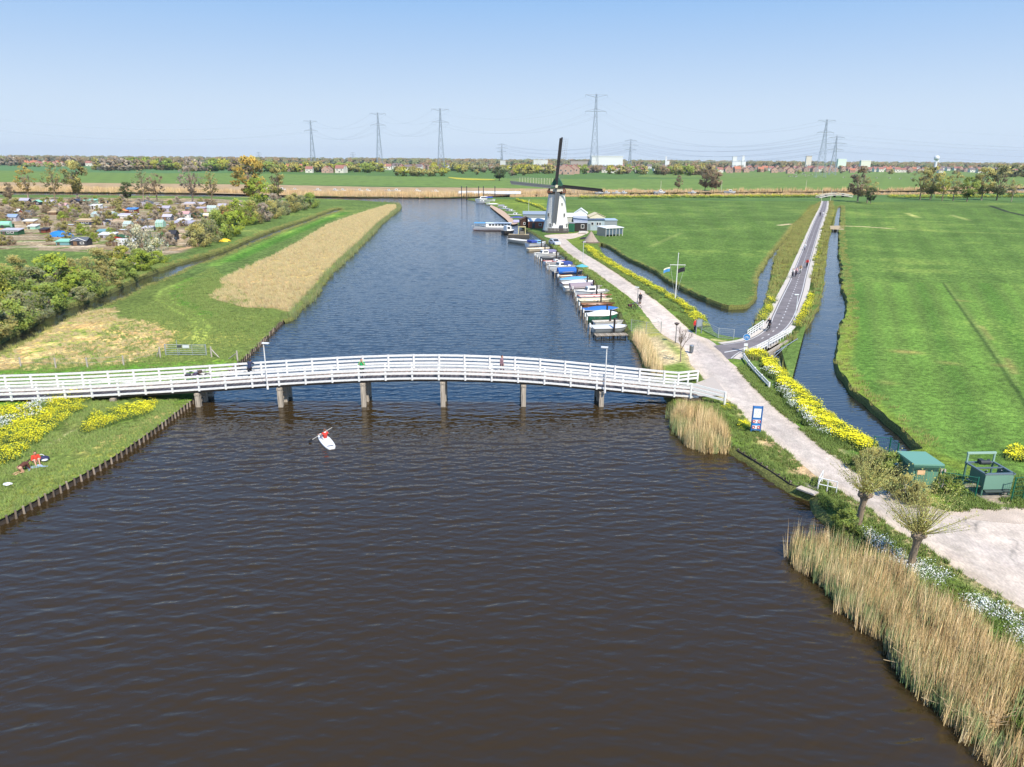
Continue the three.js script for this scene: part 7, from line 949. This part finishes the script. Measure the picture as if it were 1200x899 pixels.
    if (k === 'g') { const t = house(nm, lab, 'shed', c, 0, W * .92, D, Hh * .62, { wall: w, roof: r, gable: Hh * .36, side: i % 3 !== 0, win: [[W * .2, Hh * .36, W * .2, Hh * .24]], door: [-W * .2, Math.min(.9, W * .25), Hh * .55, wood] }); if (words.includes('trim')) mk('gable_trim', [bar(V(-W * .47, Hh * .6, D / 2 + .08), V(0, Hh * 1.0, D / 2 + .08), .09, 4), bar(V(W * .47, Hh * .6, D / 2 + .08), V(0, Hh * 1.0, D / 2 + .08), .09, 4)], whiteP, t); }
    else if (k === 'f') { const t = house(nm, lab, 'shed', c, 0, W * .95, D, Hh * .8, { wall: w, roof: r, tilt: .16, win: W > 4 ? [[W * .18, Hh * .45, W * .16, Hh * .28], [-W * .05, Hh * .45, W * .12, Hh * .28]] : [], door: [-W * .3, Math.min(.9, W * .2), Hh * .66, M('#5b5048', .9)] }); if (words.includes('hatch')) mk('hatch', box(1.1, 1.0, .1, .3, .55, D / 2 + .1), whiteP, t); }
    else if (k === 'r') { const t = thing(nm, lab, 'shed', null, c); mk('wall', box(W * .95, Hh * .55, D, 0, Hh * .275, 0), w, t); mk('roof', new THREE.CylinderGeometry(D * .54, D * .54, W, 14, 1, false, -Math.PI / 2, Math.PI).rotateZ(Math.PI / 2).rotateX(0).scale(1, 1, 1).applyMatrix4(new THREE.Matrix4().makeRotationX(0)).translate(0, 0, 0).scale(1, Hh * .45 / (D * .54), 1).translate(0, Hh * .55, 0), r, t); mk('door', box(.8, Hh * .5, .06, -W * .2, Hh * .26, D / 2 + .03), charcoal, t); }
    else { const t = thing(nm, lab, 'greenhouse', null, c), f = whiteP, n = Math.max(3, Math.round(W / 1.2)); mk('pane', [box(W, Hh * .62, D, 0, Hh * .31, 0), prism([[-D / 2, Hh * .62], [D / 2, Hh * .62], [0, Hh]], W).rotateY(Math.PI / 2)], w, t); mk('frame', [...Array(n + 1)].flatMap((_, j) => { const x = -W / 2 + W * j / n; return [box(.08, Hh * .62, .08, x, Hh * .31, D / 2 + .03), bar(V(x, Hh * .63, D / 2 + .03), V(x, Hh + .03, 0), .04, 4)]; }).concat([box(W, .08, .08, 0, Hh * .62, D / 2 + .05), box(W, .08, .08, 0, Hh + .03, 0)]), f, t); }
  });
{
  const bt = thing('tarpaulin', 'bright blue tarpaulin spread over a heap on the plots', 'tarpaulin', null, G(72, 277, LH)), g = new THREE.SphereGeometry(1, 18, 8, 0, 6.3, 0, 1.57), p = g.attributes.position; for (let i = 0; i < p.count; i++) p.setXYZ(i, p.getX(i) * 3.1 * (1 + .12 * Math.sin(i * 2.3)), p.getY(i) * 1.5 + .1 * Math.sin(i), p.getZ(i) * 1.8); g.computeVertexNormals(); mk('sheet', g, M('#2b7fd0', .6), bt); mk('weight', [box(.4, .15, .3, 2.4, .12, .8), box(.4, .15, .3, -2.2, .12, 1), box(.3, .15, .3, 0, .12, 1.7)], charcoal, bt);
  const yt = thing('tarpaulin', 'yellow tarpaulin lying at the foot of the hedge by the ditch', 'tarpaulin', null, G(263, 283, LH)), g2 = new THREE.SphereGeometry(1, 16, 8, 0, 6.3, 0, 1.57), p2 = g2.attributes.position; for (let i = 0; i < p2.count; i++) p2.setXYZ(i, p2.getX(i) * 1.7 * (1 + .1 * Math.sin(i * 1.7)), p2.getY(i) * .8, p2.getZ(i) * 1.1); g2.computeVertexNormals(); mk('sheet', g2, M('#e6c02a', .6), yt); mk('weight', [box(.3, .15, .3, 1.4, .08, .6), box(.3, .15, .3, -1.3, .08, .7)], charcoal, yt);
  const rc = thing('row_boat', 'upturned grey boat at the end of the front shrub row', 'boat', null, G(160, 309.5, LH), .25); mk('hull', new THREE.SphereGeometry(1, 16, 8, 0, 6.3, 0, 1.57).scale(1.9, .6, .8), M('#a59a92', .8), rc); mk('keel', box(3, .08, .08, 0, .6, 0), wood, rc);
  // small things between the plots, alike in the photograph
  const r = RNG(77), poly = allotment, spots = scatter(P2([[-5, 238], [120, 236], [255, 240], [250, 258], [200, 290], [120, 290], [0, 288]], LH), 260, r);
  const protoB = plant('garden_bush', 'small brownish bush between the allotment plots', 'shrub', 'small bushes of the allotments', V(0, 0, 0), .4, shrubGeo[0], 'pink', shrubWood[0], twig); const tones2 = [['olive', 'olive'], ['brown', 'reddish'], ['bright', 'bright green'], ['pink', 'greyish pink']];
  const protos = tones2.map(([t, w], i) => i ? plant('garden_bush', `small ${w} bush between the allotment plots`, 'shrub', `small ${w} bushes of the allotments`, V(0, 0, 0), .4, shrubGeo[i], t, shrubWood[i], twig) : protoB); protoB.userData.label = 'small olive bush between the allotment plots'; protoB.userData.group = 'small olive bushes of the allotments'; protoB.children.forEach(c => { if (c.name === 'crown') c.material = leafMat(tone.olive); });
  [...spots.slice(0, 64), ...spots.slice(120)].forEach(([x, z], i) => { const s = r(.3, .8), q = V(x, LH, z), k = [0, 1, 3, 2, 0, 3, 1, 0][i % 8]; if (i < 4) { protos[i].position.copy(q); protos[i].scale.setScalar(s); } else dup(protos[k], null, q, r(-.8, .8), s); });
  const cf = thing('cold_frame', 'low whitish frame or sheet lying on the allotment soil', 'cold frame', 'low frames on the allotment plots', V(spots[64][0], LH, spots[64][1]), .1); mk('frame', [box(2.4, .35, .08, 0, .17, .6), box(2.4, .35, .08, 0, .17, -.6), box(.08, .35, 1.2, 1.2, .17, 0), box(.08, .35, 1.2, -1.2, .17, 0)], wood, cf); mk('pane', box(2.4, .05, 1.25, 0, .38, 0, 0, .1), M('#cfd6d6', .3), cf);
  for (let i = 65; i < 90; i++) dup(cf, null, V(spots[i][0], LH, spots[i][1]), r(-.3, .3), r(.6, 1.3));
  const wbt = thing('water_butt', 'dark rain barrel standing on the allotment soil', 'barrel', 'barrels on the allotment plots', V(spots[90][0], LH, spots[90][1])); mk('barrel', new THREE.LatheGeometry([[.01, 0], [.34, 0], [.42, .5], [.34, 1.05], [.3, 1.05], [.01, 1.0]].map(p => V2(...p)), 14), M('#39414a', .7), wbt); mk('lid', cyl(.36, .36, .05, 14, 0, 1.08, 0), M('#55606a', .6), wbt);
  for (let i = 91; i < 106; i++) dup(wbt, null, V(spots[i][0], LH, spots[i][1]));
  const pf = thing('plank_fence', 'short weathered plank fence dividing two allotment plots', 'fence', 'plank fences of the allotment plots', V(spots[106][0], LH, spots[106][1]), 1.2); for (let i = 0; i < 9; i++) mk('plank', box(.22, 1.1 + .08 * (i % 3), .04, -1.1 + i * .27, .55, 0), [wood, M('#8d7a66', .9), M('#6a5646', .9)][i % 3], pf); mk('rail', [box(2.5, .07, .05, 0, .85, -.04), box(2.5, .07, .05, 0, .35, -.04)], wood, pf);
  for (let i = 107; i < 120; i++) dup(pf, null, V(spots[i][0], LH, spots[i][1]), r(-.4, 1.4), [1.4, 1, 1]);
}

// ---------- the far side of the canal ----------
const farP = (px, base) => G(px, base, FH);
{ // moored boats of the cross canal
  const p1 = G(330, 222.6, .8), b = boat('small white boat moored in the reeds of the cross canal left of the river', V(0, 0, 0), V(5.5, 0, 0), 2.2, { kind: 'cabin', hull: '#eef0f0', ch: .9, group: 'boats on the left part of the cross canal', name: 'canal_boat' }); b.position.copy(p1);
  for (const [x, y] of [[312, 222], [345, 222.8], [372, 223.6], [392, 223.8], [401, 223.8], [421, 224], [430, 224], [455, 224.2], [464, 224.4], [488, 224.6], [510, 225]]) dup(b, null, G(x, y, .8), .1 * (x % 7) - .3, .9 + (x % 5) * .06);
  const c = dup(b, 'small white boat lying in the reeds of the cross canal right of the windmill', G(702, 226.6, .9), .2); c.userData.group = 'boats on the right part of the cross canal';
  for (const [x, y] of [[710, 226.6], [722, 226.6], [730, 226.6], [773, 226.4], [811, 226.2], [855, 226]]) dup(c, null, G(x, y, .9), .15 * (x % 5) - .3, x === 773 || x === 855 ? 1.4 : 1);
  const bh = thing('boat_shelter', 'long low white arched boat shelter at the far end of the river', 'shelter', null, G(574, 229.5, .4), .02), A = G(537, 229.5, .4), B = G(609, 229.5, .4), W = A.distanceTo(B);
  mk('roof', new THREE.CylinderGeometry(3.6, 3.6, W, 16, 1, false, -Math.PI / 2, Math.PI).rotateZ(Math.PI / 2).scale(1, .36, 1).translate(0, 1.5, 0), M('#c9cbcb', .8), bh); for (let i = 0; i <= 12; i++) mk('post', box(.2, 1.5, .2, -W / 2 + W * i / 12, .75, 3.3), M('#6b7078', .8), bh); mk('back_wall', box(W, 1.5, .15, 0, .75, -3.2), M('#7a7f92', .8), bh);
  const dp = thing('mooring_pole', 'tall dark mooring pole at the far end of the river', 'mooring post', 'tall poles before the white boat shelter', G(541, 232.5, 0)); mk('pole', cyl(.22, .24, 7.5, 8, 0, 3, 0), charcoal, dp); mk('cap', cyl(.26, .26, .25, 8, 0, 6.8, 0), slate, dp); for (const x of [547, 561, 566.5, 580]) dup(dp, null, G(x, 232.5, 0));
  // white arched foot bridge where the cycle path meets the canal
  const fb = thing('arched_bridge', 'distant low white arched bridge at the end of the cycle path', 'bridge'), P = G(958, 232, .5), Q = G(997, 231, .5), L = P.distanceTo(Q), d = Q.clone().sub(P).normalize(), n = 14, y = (t) => .6 + 1.5 * Math.sin(t * Math.PI), pt = (t, o, up) => P.clone().addScaledVector(d, L * t).add(V(-d.z * o, 0, d.x * o)).setY(y(t) + up);
  for (const o of [-1.4, 1.4]) { const l = [], s = []; for (let i = 0; i < n; i++) { l.push(beam(pt(i / n, o, 1.1), pt((i + 1) / n, o, 1.1), .1, .3)); s.push(beam(pt(i / n, o, 0), pt((i + 1) / n, o, 0), .3, .5)); } mk('rail', l, M('#c4c0b8', .8), fb); mk('girder', s, M('#c4c0b8', .8), fb); for (let i = 0; i <= n; i++) mk('post', bar(pt(i / n, o, 0), pt(i / n, o, 1.15), .07, 5), M('#c4c0b8', .8), fb); }
  mk('deck', (() => { const p = []; for (let i = 0; i < n; i++) { const a = pt(i / n, -1.4, .2), b2 = pt(i / n, 1.4, .2), c2 = pt((i + 1) / n, -1.4, .2), e = pt((i + 1) / n, 1.4, .2); p.push(...a.toArray(), ...b2.toArray(), ...c2.toArray(), ...b2.toArray(), ...e.toArray(), ...c2.toArray()); } return quadGeo(p); })(), M('#77706a', .9), fb); for (const t of [.25, .5, .75]) mk('pier', box(.5, 3, 2.6, pt(t, 0, 0).x, 1, pt(t, 0, 0).z), charcoal, fb);
  const wp = thing('white_pole', 'slender pale pole by the end of the cycle path', 'pole', 'pale poles at the end of the cycle path', G(962.5, 236)); mk('pole', cyl(.1, .13, 6.5, 8, 0, 3.2, 0), cream, wp); mk('cap', cyl(.16, .16, .2, 8, 0, 6.5, 0), cream, wp); dup(wp, null, G(973, 236.2)); for (const [x, y2, l] of [[774, 226, 'slender white mast standing among the canal boats right of the windmill'], [944, 224, 'pale pole leaning beside the canal left of the arched bridge'], [845, 226, 'pale pole right of the bare field trees']]) { const q = dup(wp, l, G(x, y2, .4), 0, [1, 1.2, 1]); delete q.userData.group; }
  const gp = thing('frame_post', 'pale post of the row standing in the far field left of the mill', 'post', 'row of pale posts in the far field', G(609, 215, FH)); mk('post', cyl(.16, .18, 5, 6, 0, 2.5, 0), cream, gp); mk('arm', box(1.4, .14, .14, 0, 4.9, 0), cream, gp); for (let i = 1; i < 13; i++) dup(gp, null, G(609 + i * 3.2, 215 + i * .08, FH));
  const yf = mk('rapeseed_field', sheet(smoothLine([...P2([[525, 207.6], [545, 209], [575, 210.2], [578, 211.3], [550, 211], [528, 209]], FH), P2([[525, 207.6]], FH)[0]], 10), FH + .2), patchMat([.55, .47, .03])); tag(yf, null, null, null, 'structure');
}
{ // grazing cows, far right field
  const J = { rump: [0, 1.15, -.75], sh: [0, 1.15, .55], nk: [0, 1.0, .95], hd: [0, .55, 1.3], mz: [0, .3, 1.42] }, leg = (n, x, z, f) => { J[n + 'a'] = [x, 1.0, z]; J[n + 'b'] = [x, .6, z + f]; J[n + 'c'] = [x, .32, z - f * 1.1]; J[n + 'd'] = [x, .05, z - f * .6]; return [[n + 'a', n + 'b', .15, .09], [n + 'b', n + 'c', .085, .055], [n + 'c', n + 'd', .055, .06]]; };
  const bones = [['rump', 'sh', .36, .38], ['sh', 'nk', .3, .2], ['nk', 'hd', .19, .14], ['hd', 'mz', .13, .09], ...leg('fl', .2, .5, .04), ...leg('fr', -.2, .5, .04), ...leg('hl', .22, -.75, .12), ...leg('hr', -.22, -.75, .12)], g = field3(bones, J, 56, 0);
  const cow = thing('cow', 'pale cow grazing in the far right field', 'cow', 'cows grazing in the far right field', farP(1002, 208.6), 1.3); const col = new Float32Array(g.attributes.position.count * 3), p = g.attributes.position; for (let i = 0; i < p.count; i++) { const s = fbm(p.getZ(i) * 1.4 + 5, p.getY(i) * 1.4, 2) > .56 ? [.1, .08, .07] : [.74, .72, .68]; col.set(s, i * 3); } g.setAttribute('color', new THREE.BufferAttribute(col, 3)); const bd = mk('body', [g], VC(.9), cow); mk('ear', [box(.2, .08, .03, .2, .66, 1.2, 0, 0, .3), box(.2, .08, .03, -.2, .66, 1.2, 0, 0, -.3)], M('#4a4039', .9), bd); mk('tail', [bar(V(0, 1.3, -1.08), V(0, .55, -1.2), .03, 5), new THREE.SphereGeometry(.07, 6, 5).translate(0, .5, -1.2)], M('#c9c4ba', .9), cow);
  for (const [x, y, t] of [[1027, 209.3, 1.8], [1042, 209.6, 1.2], [1055, 210.2, 4.4], [1068, 210, 1.5], [1131, 212, 1.7], [989, 208.4, 4.9], [1187, 213, 1.1], [1095, 211, 4.2]]) dup(cow, null, farP(x, y), t, 1.15);
  const q = dup(cow, 'tiny pale cow of the scattered herd beyond the pylon', farP(925, 207.5), 1, 1); q.userData.group = 'herd left of the right pylon'; const r = RNG(5); for (let i = 0; i < 22; i++) dup(q, null, farP(r(924, 952), r(203.5, 208)), r(0, 6), 1);
}
// houses of the towns
{
  const hb = [['#b08a78', '#b4745a'], ['#bb9a88', '#a2685a'], ['#d8d2c6', '#9a6a5e'], ['#a68c80', '#80584f'], ['#d9d5cc', '#75686a'], ['#c8b09e', '#c07c5c']].map(([w, r], i) => { const t = house('town_house', '', 'house', V(0, -50, 0), 0, 11, 9, 5.5, { wall: M(w, .9), roof: M(r, .85), gable: 4, side: i % 2 === 0, win: [[-2.8, 3.8, 1.6, 1.4], [2.8, 3.8, 1.6, 1.4], [0, 1.4, 1.8, 1.4]] }); mk('chimney', box(.9, 1.6, .9, 3, 9.3, 0), M('#8a5b4a', .9), t.children[1]); return t; });
  const first = hb.map(() => true), names = ['brick house with bright orange roof', 'pinkish brick house with red roof', 'white house with red roof', 'brown brick house with dark red roof', 'white house with dark roof', 'tan house with orange roof'], r = RNG(99);
  const place = (k, x, y, sc, where) => { const p = farP(x, y), l = names[k] + ' ' + where, g = names[k].replace('house', 'houses') + ' ' + where; let o; if (first[k]) { o = hb[k]; first[k] = false; o.position.copy(p); o.rotation.y = r(-.3, .3); o.scale.setScalar(sc); } else o = dup(hb[k], null, p, r(-.3, .3), sc); o.userData.label = l; o.userData.group = g; };
  const hz = (x) => 182 + x * .0075;
  const row = (x0, x1, n, dy0, dy1, s0, s1, kinds, where) => { for (let i = 0; i < n; i++) { const x = x0 + (x1 - x0) * (i + r(.1, .9)) / n; place(kinds[Math.floor(r(0, kinds.length))], x, hz(x) + r(dy0, dy1), r(s0, s1), where); } };
  row(29, 76, 9, 11.5, 12.5, .9, 1.25, [0, 1, 5], 'in the village at the far left'); row(95, 116, 4, 11.5, 12.5, 1, 1.2, [5, 2], 'between the far left trees'); row(336, 352, 2, 16, 17, 1.1, 1.3, [0], 'at the field edge above the river bend'); row(362, 408, 6, 16.5, 18, .9, 1.2, [3, 1, 2], 'among the trees above the river bend'); row(440, 500, 9, 12.5, 15, .9, 1.2, [4, 2, 1], 'left of the windmill below the pylons'); row(500, 600, 10, 11, 13, .9, 1.2, [1, 4, 3], 'far behind the yellow field');
  row(620, 690, 11, 12, 15.5, .9, 1.3, [1, 2, 4, 3], 'directly behind the windmill sails'); row(656, 674, 3, 16.5, 17.5, 1.3, 1.6, [1], 'at the field edge right of the windmill cap'); row(690, 760, 9, 12, 15.5, .9, 1.2, [4, 2, 1], 'below the long white hall'); row(765, 860, 13, 10.5, 14.5, .9, 1.25, [3, 2, 4, 1], 'in the town right of the hall'); row(850, 960, 22, 10, 14.5, .9, 1.25, [1, 3, 2, 0], 'in the red roofed town before the right pylon'); row(960, 1085, 24, 9.5, 13.5, .9, 1.25, [1, 3, 0, 2], 'in the red roofed town right of the pylon'); row(1085, 1190, 18, 9, 12.5, .9, 1.2, [4, 1, 2, 3], 'in the row below the white water tower'); row(640, 860, 26, 8.2, 10.8, .9, 1.2, [2, 1, 4, 3], 'far back in the town behind the windmill'); row(860, 1190, 40, 7.6, 9.8, .9, 1.2, [1, 3, 5, 4], 'far back in the town at the right');
}
// large pale buildings on the horizon
const boxB = (name, label, cat, px0, px1, top, base, D, wall, roof, extra) => { const a = AT((px0 + px1) / 2, base, D), W = (px1 - px0) * D / 905, h = HT(a, (px0 + px1) / 2, top) - FH, t = thing(name, label, cat, null, a.setY(FH)); mk('wall', box(W, h, W * .4, 0, h / 2, 0), wall, t); mk('roof', box(W * 1.02, h * .07, W * .42, 0, h * 1.03, 0), roof || wall, t); const n = Math.max(3, Math.round((px1 - px0) / 4)); for (let i = 0; i < n; i++) { const q = mk('window', box(W / n * .55, h * .14, .3, -W / 2 + W * (i + .5) / n, h * .3, W * .2), M('#8a9098', .4), t); } if (extra) extra(t, W, h); return t; };
const hallW = M([.72, .72, .72], .6);
boxB('hall', 'long white industrial hall on the horizon right of the windmill sail', 'hall', 692, 729, 183.6, 194, 1750, hallW, hallW, (t, W, h) => mk('base_band', box(W * 1.003, h * .3, W * .403, 0, h * .15, 0), M('#6a5d5c', .8), t)); boxB('hall', 'long dark brown roofed hall left of the white hall', 'hall', 668, 692, 188.6, 194, 1760, M('#a59a92', .9), M('#6d5a54', .9)); boxB('hall', 'pale low hall on the skyline left of the windmill', 'hall', 625, 642, 187.4, 193, 2200, M('#d5d3d0', .8), M('#c5c2c0', .8));
boxB('silo', 'white square silo tower on the skyline above the red roofs', 'silo', 857.5, 862.5, 184, 196, 1900, hallW, hallW); boxB('silo', 'slimmer white tower right of the square silo', 'silo', 868.5, 871.5, 183.3, 196, 1900, hallW, hallW); boxB('hall', 'white block joining the two silo towers', 'building', 862, 873, 189, 196, 1905, hallW, hallW); boxB('tower', 'thin white tower on the skyline left of the poplars', 'tower', 779, 781, 184.2, 196, 2000, hallW, hallW); boxB('hall', 'white dome like hall under the thin white tower', 'building', 779, 784, 189, 196, 1990, hallW, hallW); boxB('apartment_block', 'beige high block on the skyline left of the right pylon', 'building', 943, 949.5, 183.5, 198, 2100, M('#d6cdbf', .85), M('#b5aca2', .85)); boxB('hall', 'pale green white hall right of the double pylon', 'hall', 980, 990, 187, 199, 2000, M('#d3e2d2', .7), M('#dfeadd', .7)); boxB('hall', 'cream arched hall further right of the double pylon', 'hall', 1007, 1018.5, 188.7, 199, 2000, M('#dddcc9', .7), M('#e2e1d2', .7)); boxB('silo', 'small grey white silo beneath the low far pylon', 'silo', 586, 592.5, 188.5, 196, 1700, M('#c9c8c6', .8), M('#b2b0ae', .8)); boxB('apartment_block', 'white row building with dark windows at the left end of the tree line', 'building', 287.5, 299, 190.5, 201, 1500, M('#d9d8d2', .8), M('#a09c98', .8));
{ const a = AT(1097, 190, 2000).setY(FH), h = HT(a, 1097, 182) - FH, t = thing('water_tower', 'white bulbous water tower on the skyline at the right', 'water tower', null, a), s = 2000 / 905; mk('shaft', cyl(1.5 * s, 1.9 * s, h * .6, 14, 0, h * .3, 0), hallW, t); mk('tank', new THREE.SphereGeometry(1, 18, 12).scale(3.1 * s, 3 * s, 3.1 * s).translate(0, h - 3.1 * s, 0), hallW, t); mk('drum', cyl(1.4 * s, 1.4 * s, 2 * s, 12, 1.9 * s, h * .62, 0), hallW, t); }
// trees of the far belts
{
  const r = RNG(404), hz = (x) => 182 + x * .0075, far = [1, 2, 3].map(s => crownLeaves(s * 113, { clumps: 20, rx: 5.2, h: 9.5, y0: 1.2, cr: 2.4, n: 420, leaf: 1.7, profile: round })), fw = limbs(5, { trunk: 3, rad: .4, stems: 4, split: 2, depth: 2, spread: .8 });
  const segs = [[-30, 120, 'behind the far left village'], [120, 300, 'in the wood at the left'], [300, 450, 'above the river bend'], [450, 620, 'between the pylons left of the windmill'], [620, 780, 'behind the windmill'], [780, 960, 'in the town right of the windmill'], [960, 1230, 'in the town at the right']], tn = ['olive', 'yellow', 'mid', 'brown', 'pink'], protos = {};
  const put = (x, dy, s, t, fat = 1) => { const y = hz(x) + dy, seg = segs.find(q => x < q[1]) || segs[6], key = t + seg[2]; const p = farP(x, y); if (!protos[key]) { protos[key] = plant('belt_tree', `${words[t]} tree ${seg[2]}`, 'tree', `${words[t]} trees ${seg[2]}`, p, [s * fat, s, s * fat], far[Math.floor(r(0, 3))], t, fw, bark); protos[key].children[1].material = leafMat(tone[t].map(v => v * 1.12)); return; } dup(protos[key], null, p, r(-.8, .8), [s * fat, s, s * fat]); };
  const belt = (x0, x1, n, d0, d1, s0, s1, kinds) => { for (let i = 0; i < n; i++) { const x = x0 + (x1 - x0) * (i + r(0, 1)) / n; put(x, r(d0, d1), r(s0, s1), kinds[Math.floor(r(0, kinds.length))], r(1, 1.5)); } };
  belt(-20, 28, 9, 11, 12.5, 1.3, 1.9, ['brown', 'pink', 'mid', 'dull']); belt(70, 96, 5, 11, 12.5, 1.5, 2.1, ['pink', 'brown', 'olive']); belt(30, 70, 8, 13, 14, .6, .8, ['olive', 'mid']); belt(110, 300, 46, 14.5, 17.5, 1.0, 1.75, ['olive', 'yellow', 'brown', 'mid', 'brown', 'pink']); belt(300, 450, 28, 15.5, 17.5, .9, 1.4, ['olive', 'yellow', 'mid', 'olive', 'dull']); belt(450, 620, 32, 12, 16, .8, 1.3, ['olive', 'yellow', 'brown', 'dull', 'pink']); belt(465, 520, 9, 20, 21.5, .7, 1.0, ['yellow', 'olive']); belt(520, 640, 12, 16, 20, .6, 1.0, ['olive', 'dull', 'brown', 'yellow']); belt(600, 645, 8, 15, 17.5, 1.0, 1.3, ['yellow', 'olive']); belt(670, 760, 14, 13.5, 17, .8, 1.2, ['yellow', 'olive', 'brown', 'mid']); belt(766, 835, 15, 16, 18, 1.0, 1.45, ['olive', 'brown', 'mid', 'dull']); belt(780, 1190, 34, 8, 12.5, .7, 1.1, ['pink', 'brown', 'olive', 'dull']); belt(1165, 1225, 9, 14, 18, 1.2, 1.8, ['olive', 'dull', 'brown']); belt(870, 1160, 14, 12.5, 14.5, .5, .8, ['brown', 'pink', 'olive']);
  const low = crownLeaves(5, { clumps: 9, rx: 9, h: 9, y0: 0, cr: 4, n: 60, leaf: 6, profile: dome }), xf = [], rr = RNG(31); for (let i = 0; i < 2600; i++) { const D = 2300 * Math.pow(2.6, rr()), x = rr(-.78, .78) * D * 1.05, s = rr(.7, 1.5) * (1 + D / 9000); const c = [[.9, .85, .8], [.8, .95, .75], [1.05, .85, .8], [.75, .8, .75]][Math.floor(rr(0, 4))]; xf.push([x, FH - 1, -D, rr(-.8, .8), s * 1.4, s, s, c]); } instanced('horizon_wood', low, leafMat([.44, .44, .30]), xf, null, 'dim band of distant woods along the whole horizon', 'woodland');
  const pl = V(0, 0, 0); const pop0 = plant('poplar', 'slender dark poplar in the row on the skyline right of the thin white tower', 'tree', 'row of poplars on the skyline', farP(790, 198), 1.5, popGeo, 'dull', null, null); for (let i = 1; i < 13; i++) dup(pop0, null, farP(790 + i * 4, 198 + .03 * i), 0, [1.5, r(1.1, 1.6), 1.5]);
}
// ---------- pylons and wires ----------
{
  const gm = M('#a3adba', .7), tips = {};
  function pylon(label, px, topPy, D, arms, turn = 0, bw = .105) {
    const a = AT(px, 190, D).setY(FH), H = HT(a, px, topPy) - FH, t = thing('power_pylon', label, 'pylon', null, a, turn), r = D / 905 * .165, w = (y) => (H * bw / 2) * Math.pow(1 - y / H, 1.25) + H * .008, c = (y, i) => V((i & 1 ? 1 : -1) * w(y), y, (i & 2 ? 1 : -1) * w(y) * .8), N = 9, ys = [...Array(N + 1)].map((_, i) => H * (1 - Math.pow(1 - i / N, 1.35)));
    mk('leg', [0, 1, 2, 3].flatMap(i => ys.slice(1).map((y, k) => bar(c(ys[k], i), c(y, i), r, 4))), gm, t); const br = []; for (let k = 0; k < N; k++) for (const [i, j] of [[0, 1], [2, 3], [0, 2], [1, 3]]) br.push(bar(c(ys[k], i), c(ys[k + 1], j), r * .7, 3), bar(c(ys[k], j), c(ys[k + 1], i), r * .7, 3), bar(c(ys[k + 1], i), c(ys[k + 1], j), r * .7, 3)); mk('bracing', br, gm, t);
    const out = []; for (const [f, hw, rise] of arms) { const y = H * f, X = H * hw, g = []; for (const s of [-1, 1]) { const tip = V(s * X, y + (rise || 0) * H, 0); g.push(bar(V(0, y, w(y)), tip, r * 1.4, 4), bar(V(0, y, -w(y)), tip, r * 1.2, 4), bar(V(0, y + H * .035, 0), tip, r * 1.2, 4)); for (let k = 1; k < 4; k++) g.push(bar(V(0, y, 0).lerp(tip, k / 4), V(0, y + H * .035, 0).lerp(tip, k / 4), r * .5, 3)); mk('insulator', bar(tip, tip.clone().setY(tip.y - H * .03), r * .7, 5), M('#7c8794', .5), t); out.push(tip.clone().setY(tip.y - H * .03)); if (!rise) { const m = V(s * X * .55, y, 0); out.push(m.setY(y - H * .03)); } } mk('cross_arm', g, gm, t); }
    t.updateMatrixWorld(true); tips[label] = out.map(v => v.applyMatrix4(t.matrixWorld)); return label;
  }
  const A2 = [[.955, .15, .035], [.78, .145]], A3 = [[.95, .20], [.80, .27], [.65, .2]];
  const p = [pylon('tall lattice pylon furthest left on the skyline', 367, 141, 1900, A2, .5), pylon('tall lattice pylon second from the left on the skyline', 445, 132, 1700, A2, .4), pylon('tall lattice pylon left of the windmill, third from the left', 517, 127, 1550, A2, .3), pylon('highest lattice pylon, right of the windmill sail', 696, 110, 1400, A2, .1), pylon('pylon with two wide arms before the right hand town', 963, 140, 1040, A2, -.1, .16)];
  const q = [pylon('small pale pylon just above the trees left of the windmill', 588, 168, 2300, A3, .2), pylon('pale three armed pylon behind the white hall', 738, 163, 1900, A3, 0), pylon('three armed pylon close right of the two armed one', 977, 159, 1250, A3, -.2, .16)];
  pylon('faint small pylon above the wood at the far left', 304, 178, 3200, A3, .2); pylon('faint small pylon between the first two tall ones', 414, 178.5, 3400, A3, .2);
  const wire = (label, A, B, sag) => { const n = Math.min(A.length, B.length), t = thing('power_line', label, 'power line'), g = []; for (let i = 0; i < n; i++) { const a = A[i], b = B[i], pts = []; for (let k = 0; k <= 10; k++) { const u = k / 10; pts.push(a.clone().lerp(b, u).add(V(0, -sag * 4 * u * (1 - u), 0))); } const rr = a.distanceTo(V(0, 22, 0)) / 905 * .06; g.push(tube(pts, rr, 14, 3)); } g.forEach(w => mk('wire', w, M('#a3adbb', .7), t)); };
  const T = (l) => tips[l]; wire('power lines between the two left pylons', T(p[0]), T(p[1]), 22); wire('power lines from the second to the third pylon', T(p[1]), T(p[2]), 22); wire('power lines passing behind the windmill to the highest pylon', T(p[2]), T(p[3]), 26); wire('long power lines from the highest pylon to the right hand pylon', T(p[3]), T(p[4]), 34); const offR = (l, dx, dz) => T(l).map(v => v.clone().add(V(dx, 0, dz))); wire('power lines leaving the right pylon to the right edge', T(p[4]), offR(p[4], 900, -150), 16); wire('lower power lines from the small pylon to the one behind the hall', T(q[0]), T(q[1]), 18); wire('lower power lines from the pylon behind the hall to the right', T(q[1]), T(q[2]), 22); wire('lower power lines leaving to the right edge', T(q[2]), offR(q[2], 1000, -100), 18); wire('power lines leaving the left pylon to the left', T(p[0]), offR(p[0], -700, 260), 24);
}
renderer.render(scene, camera);
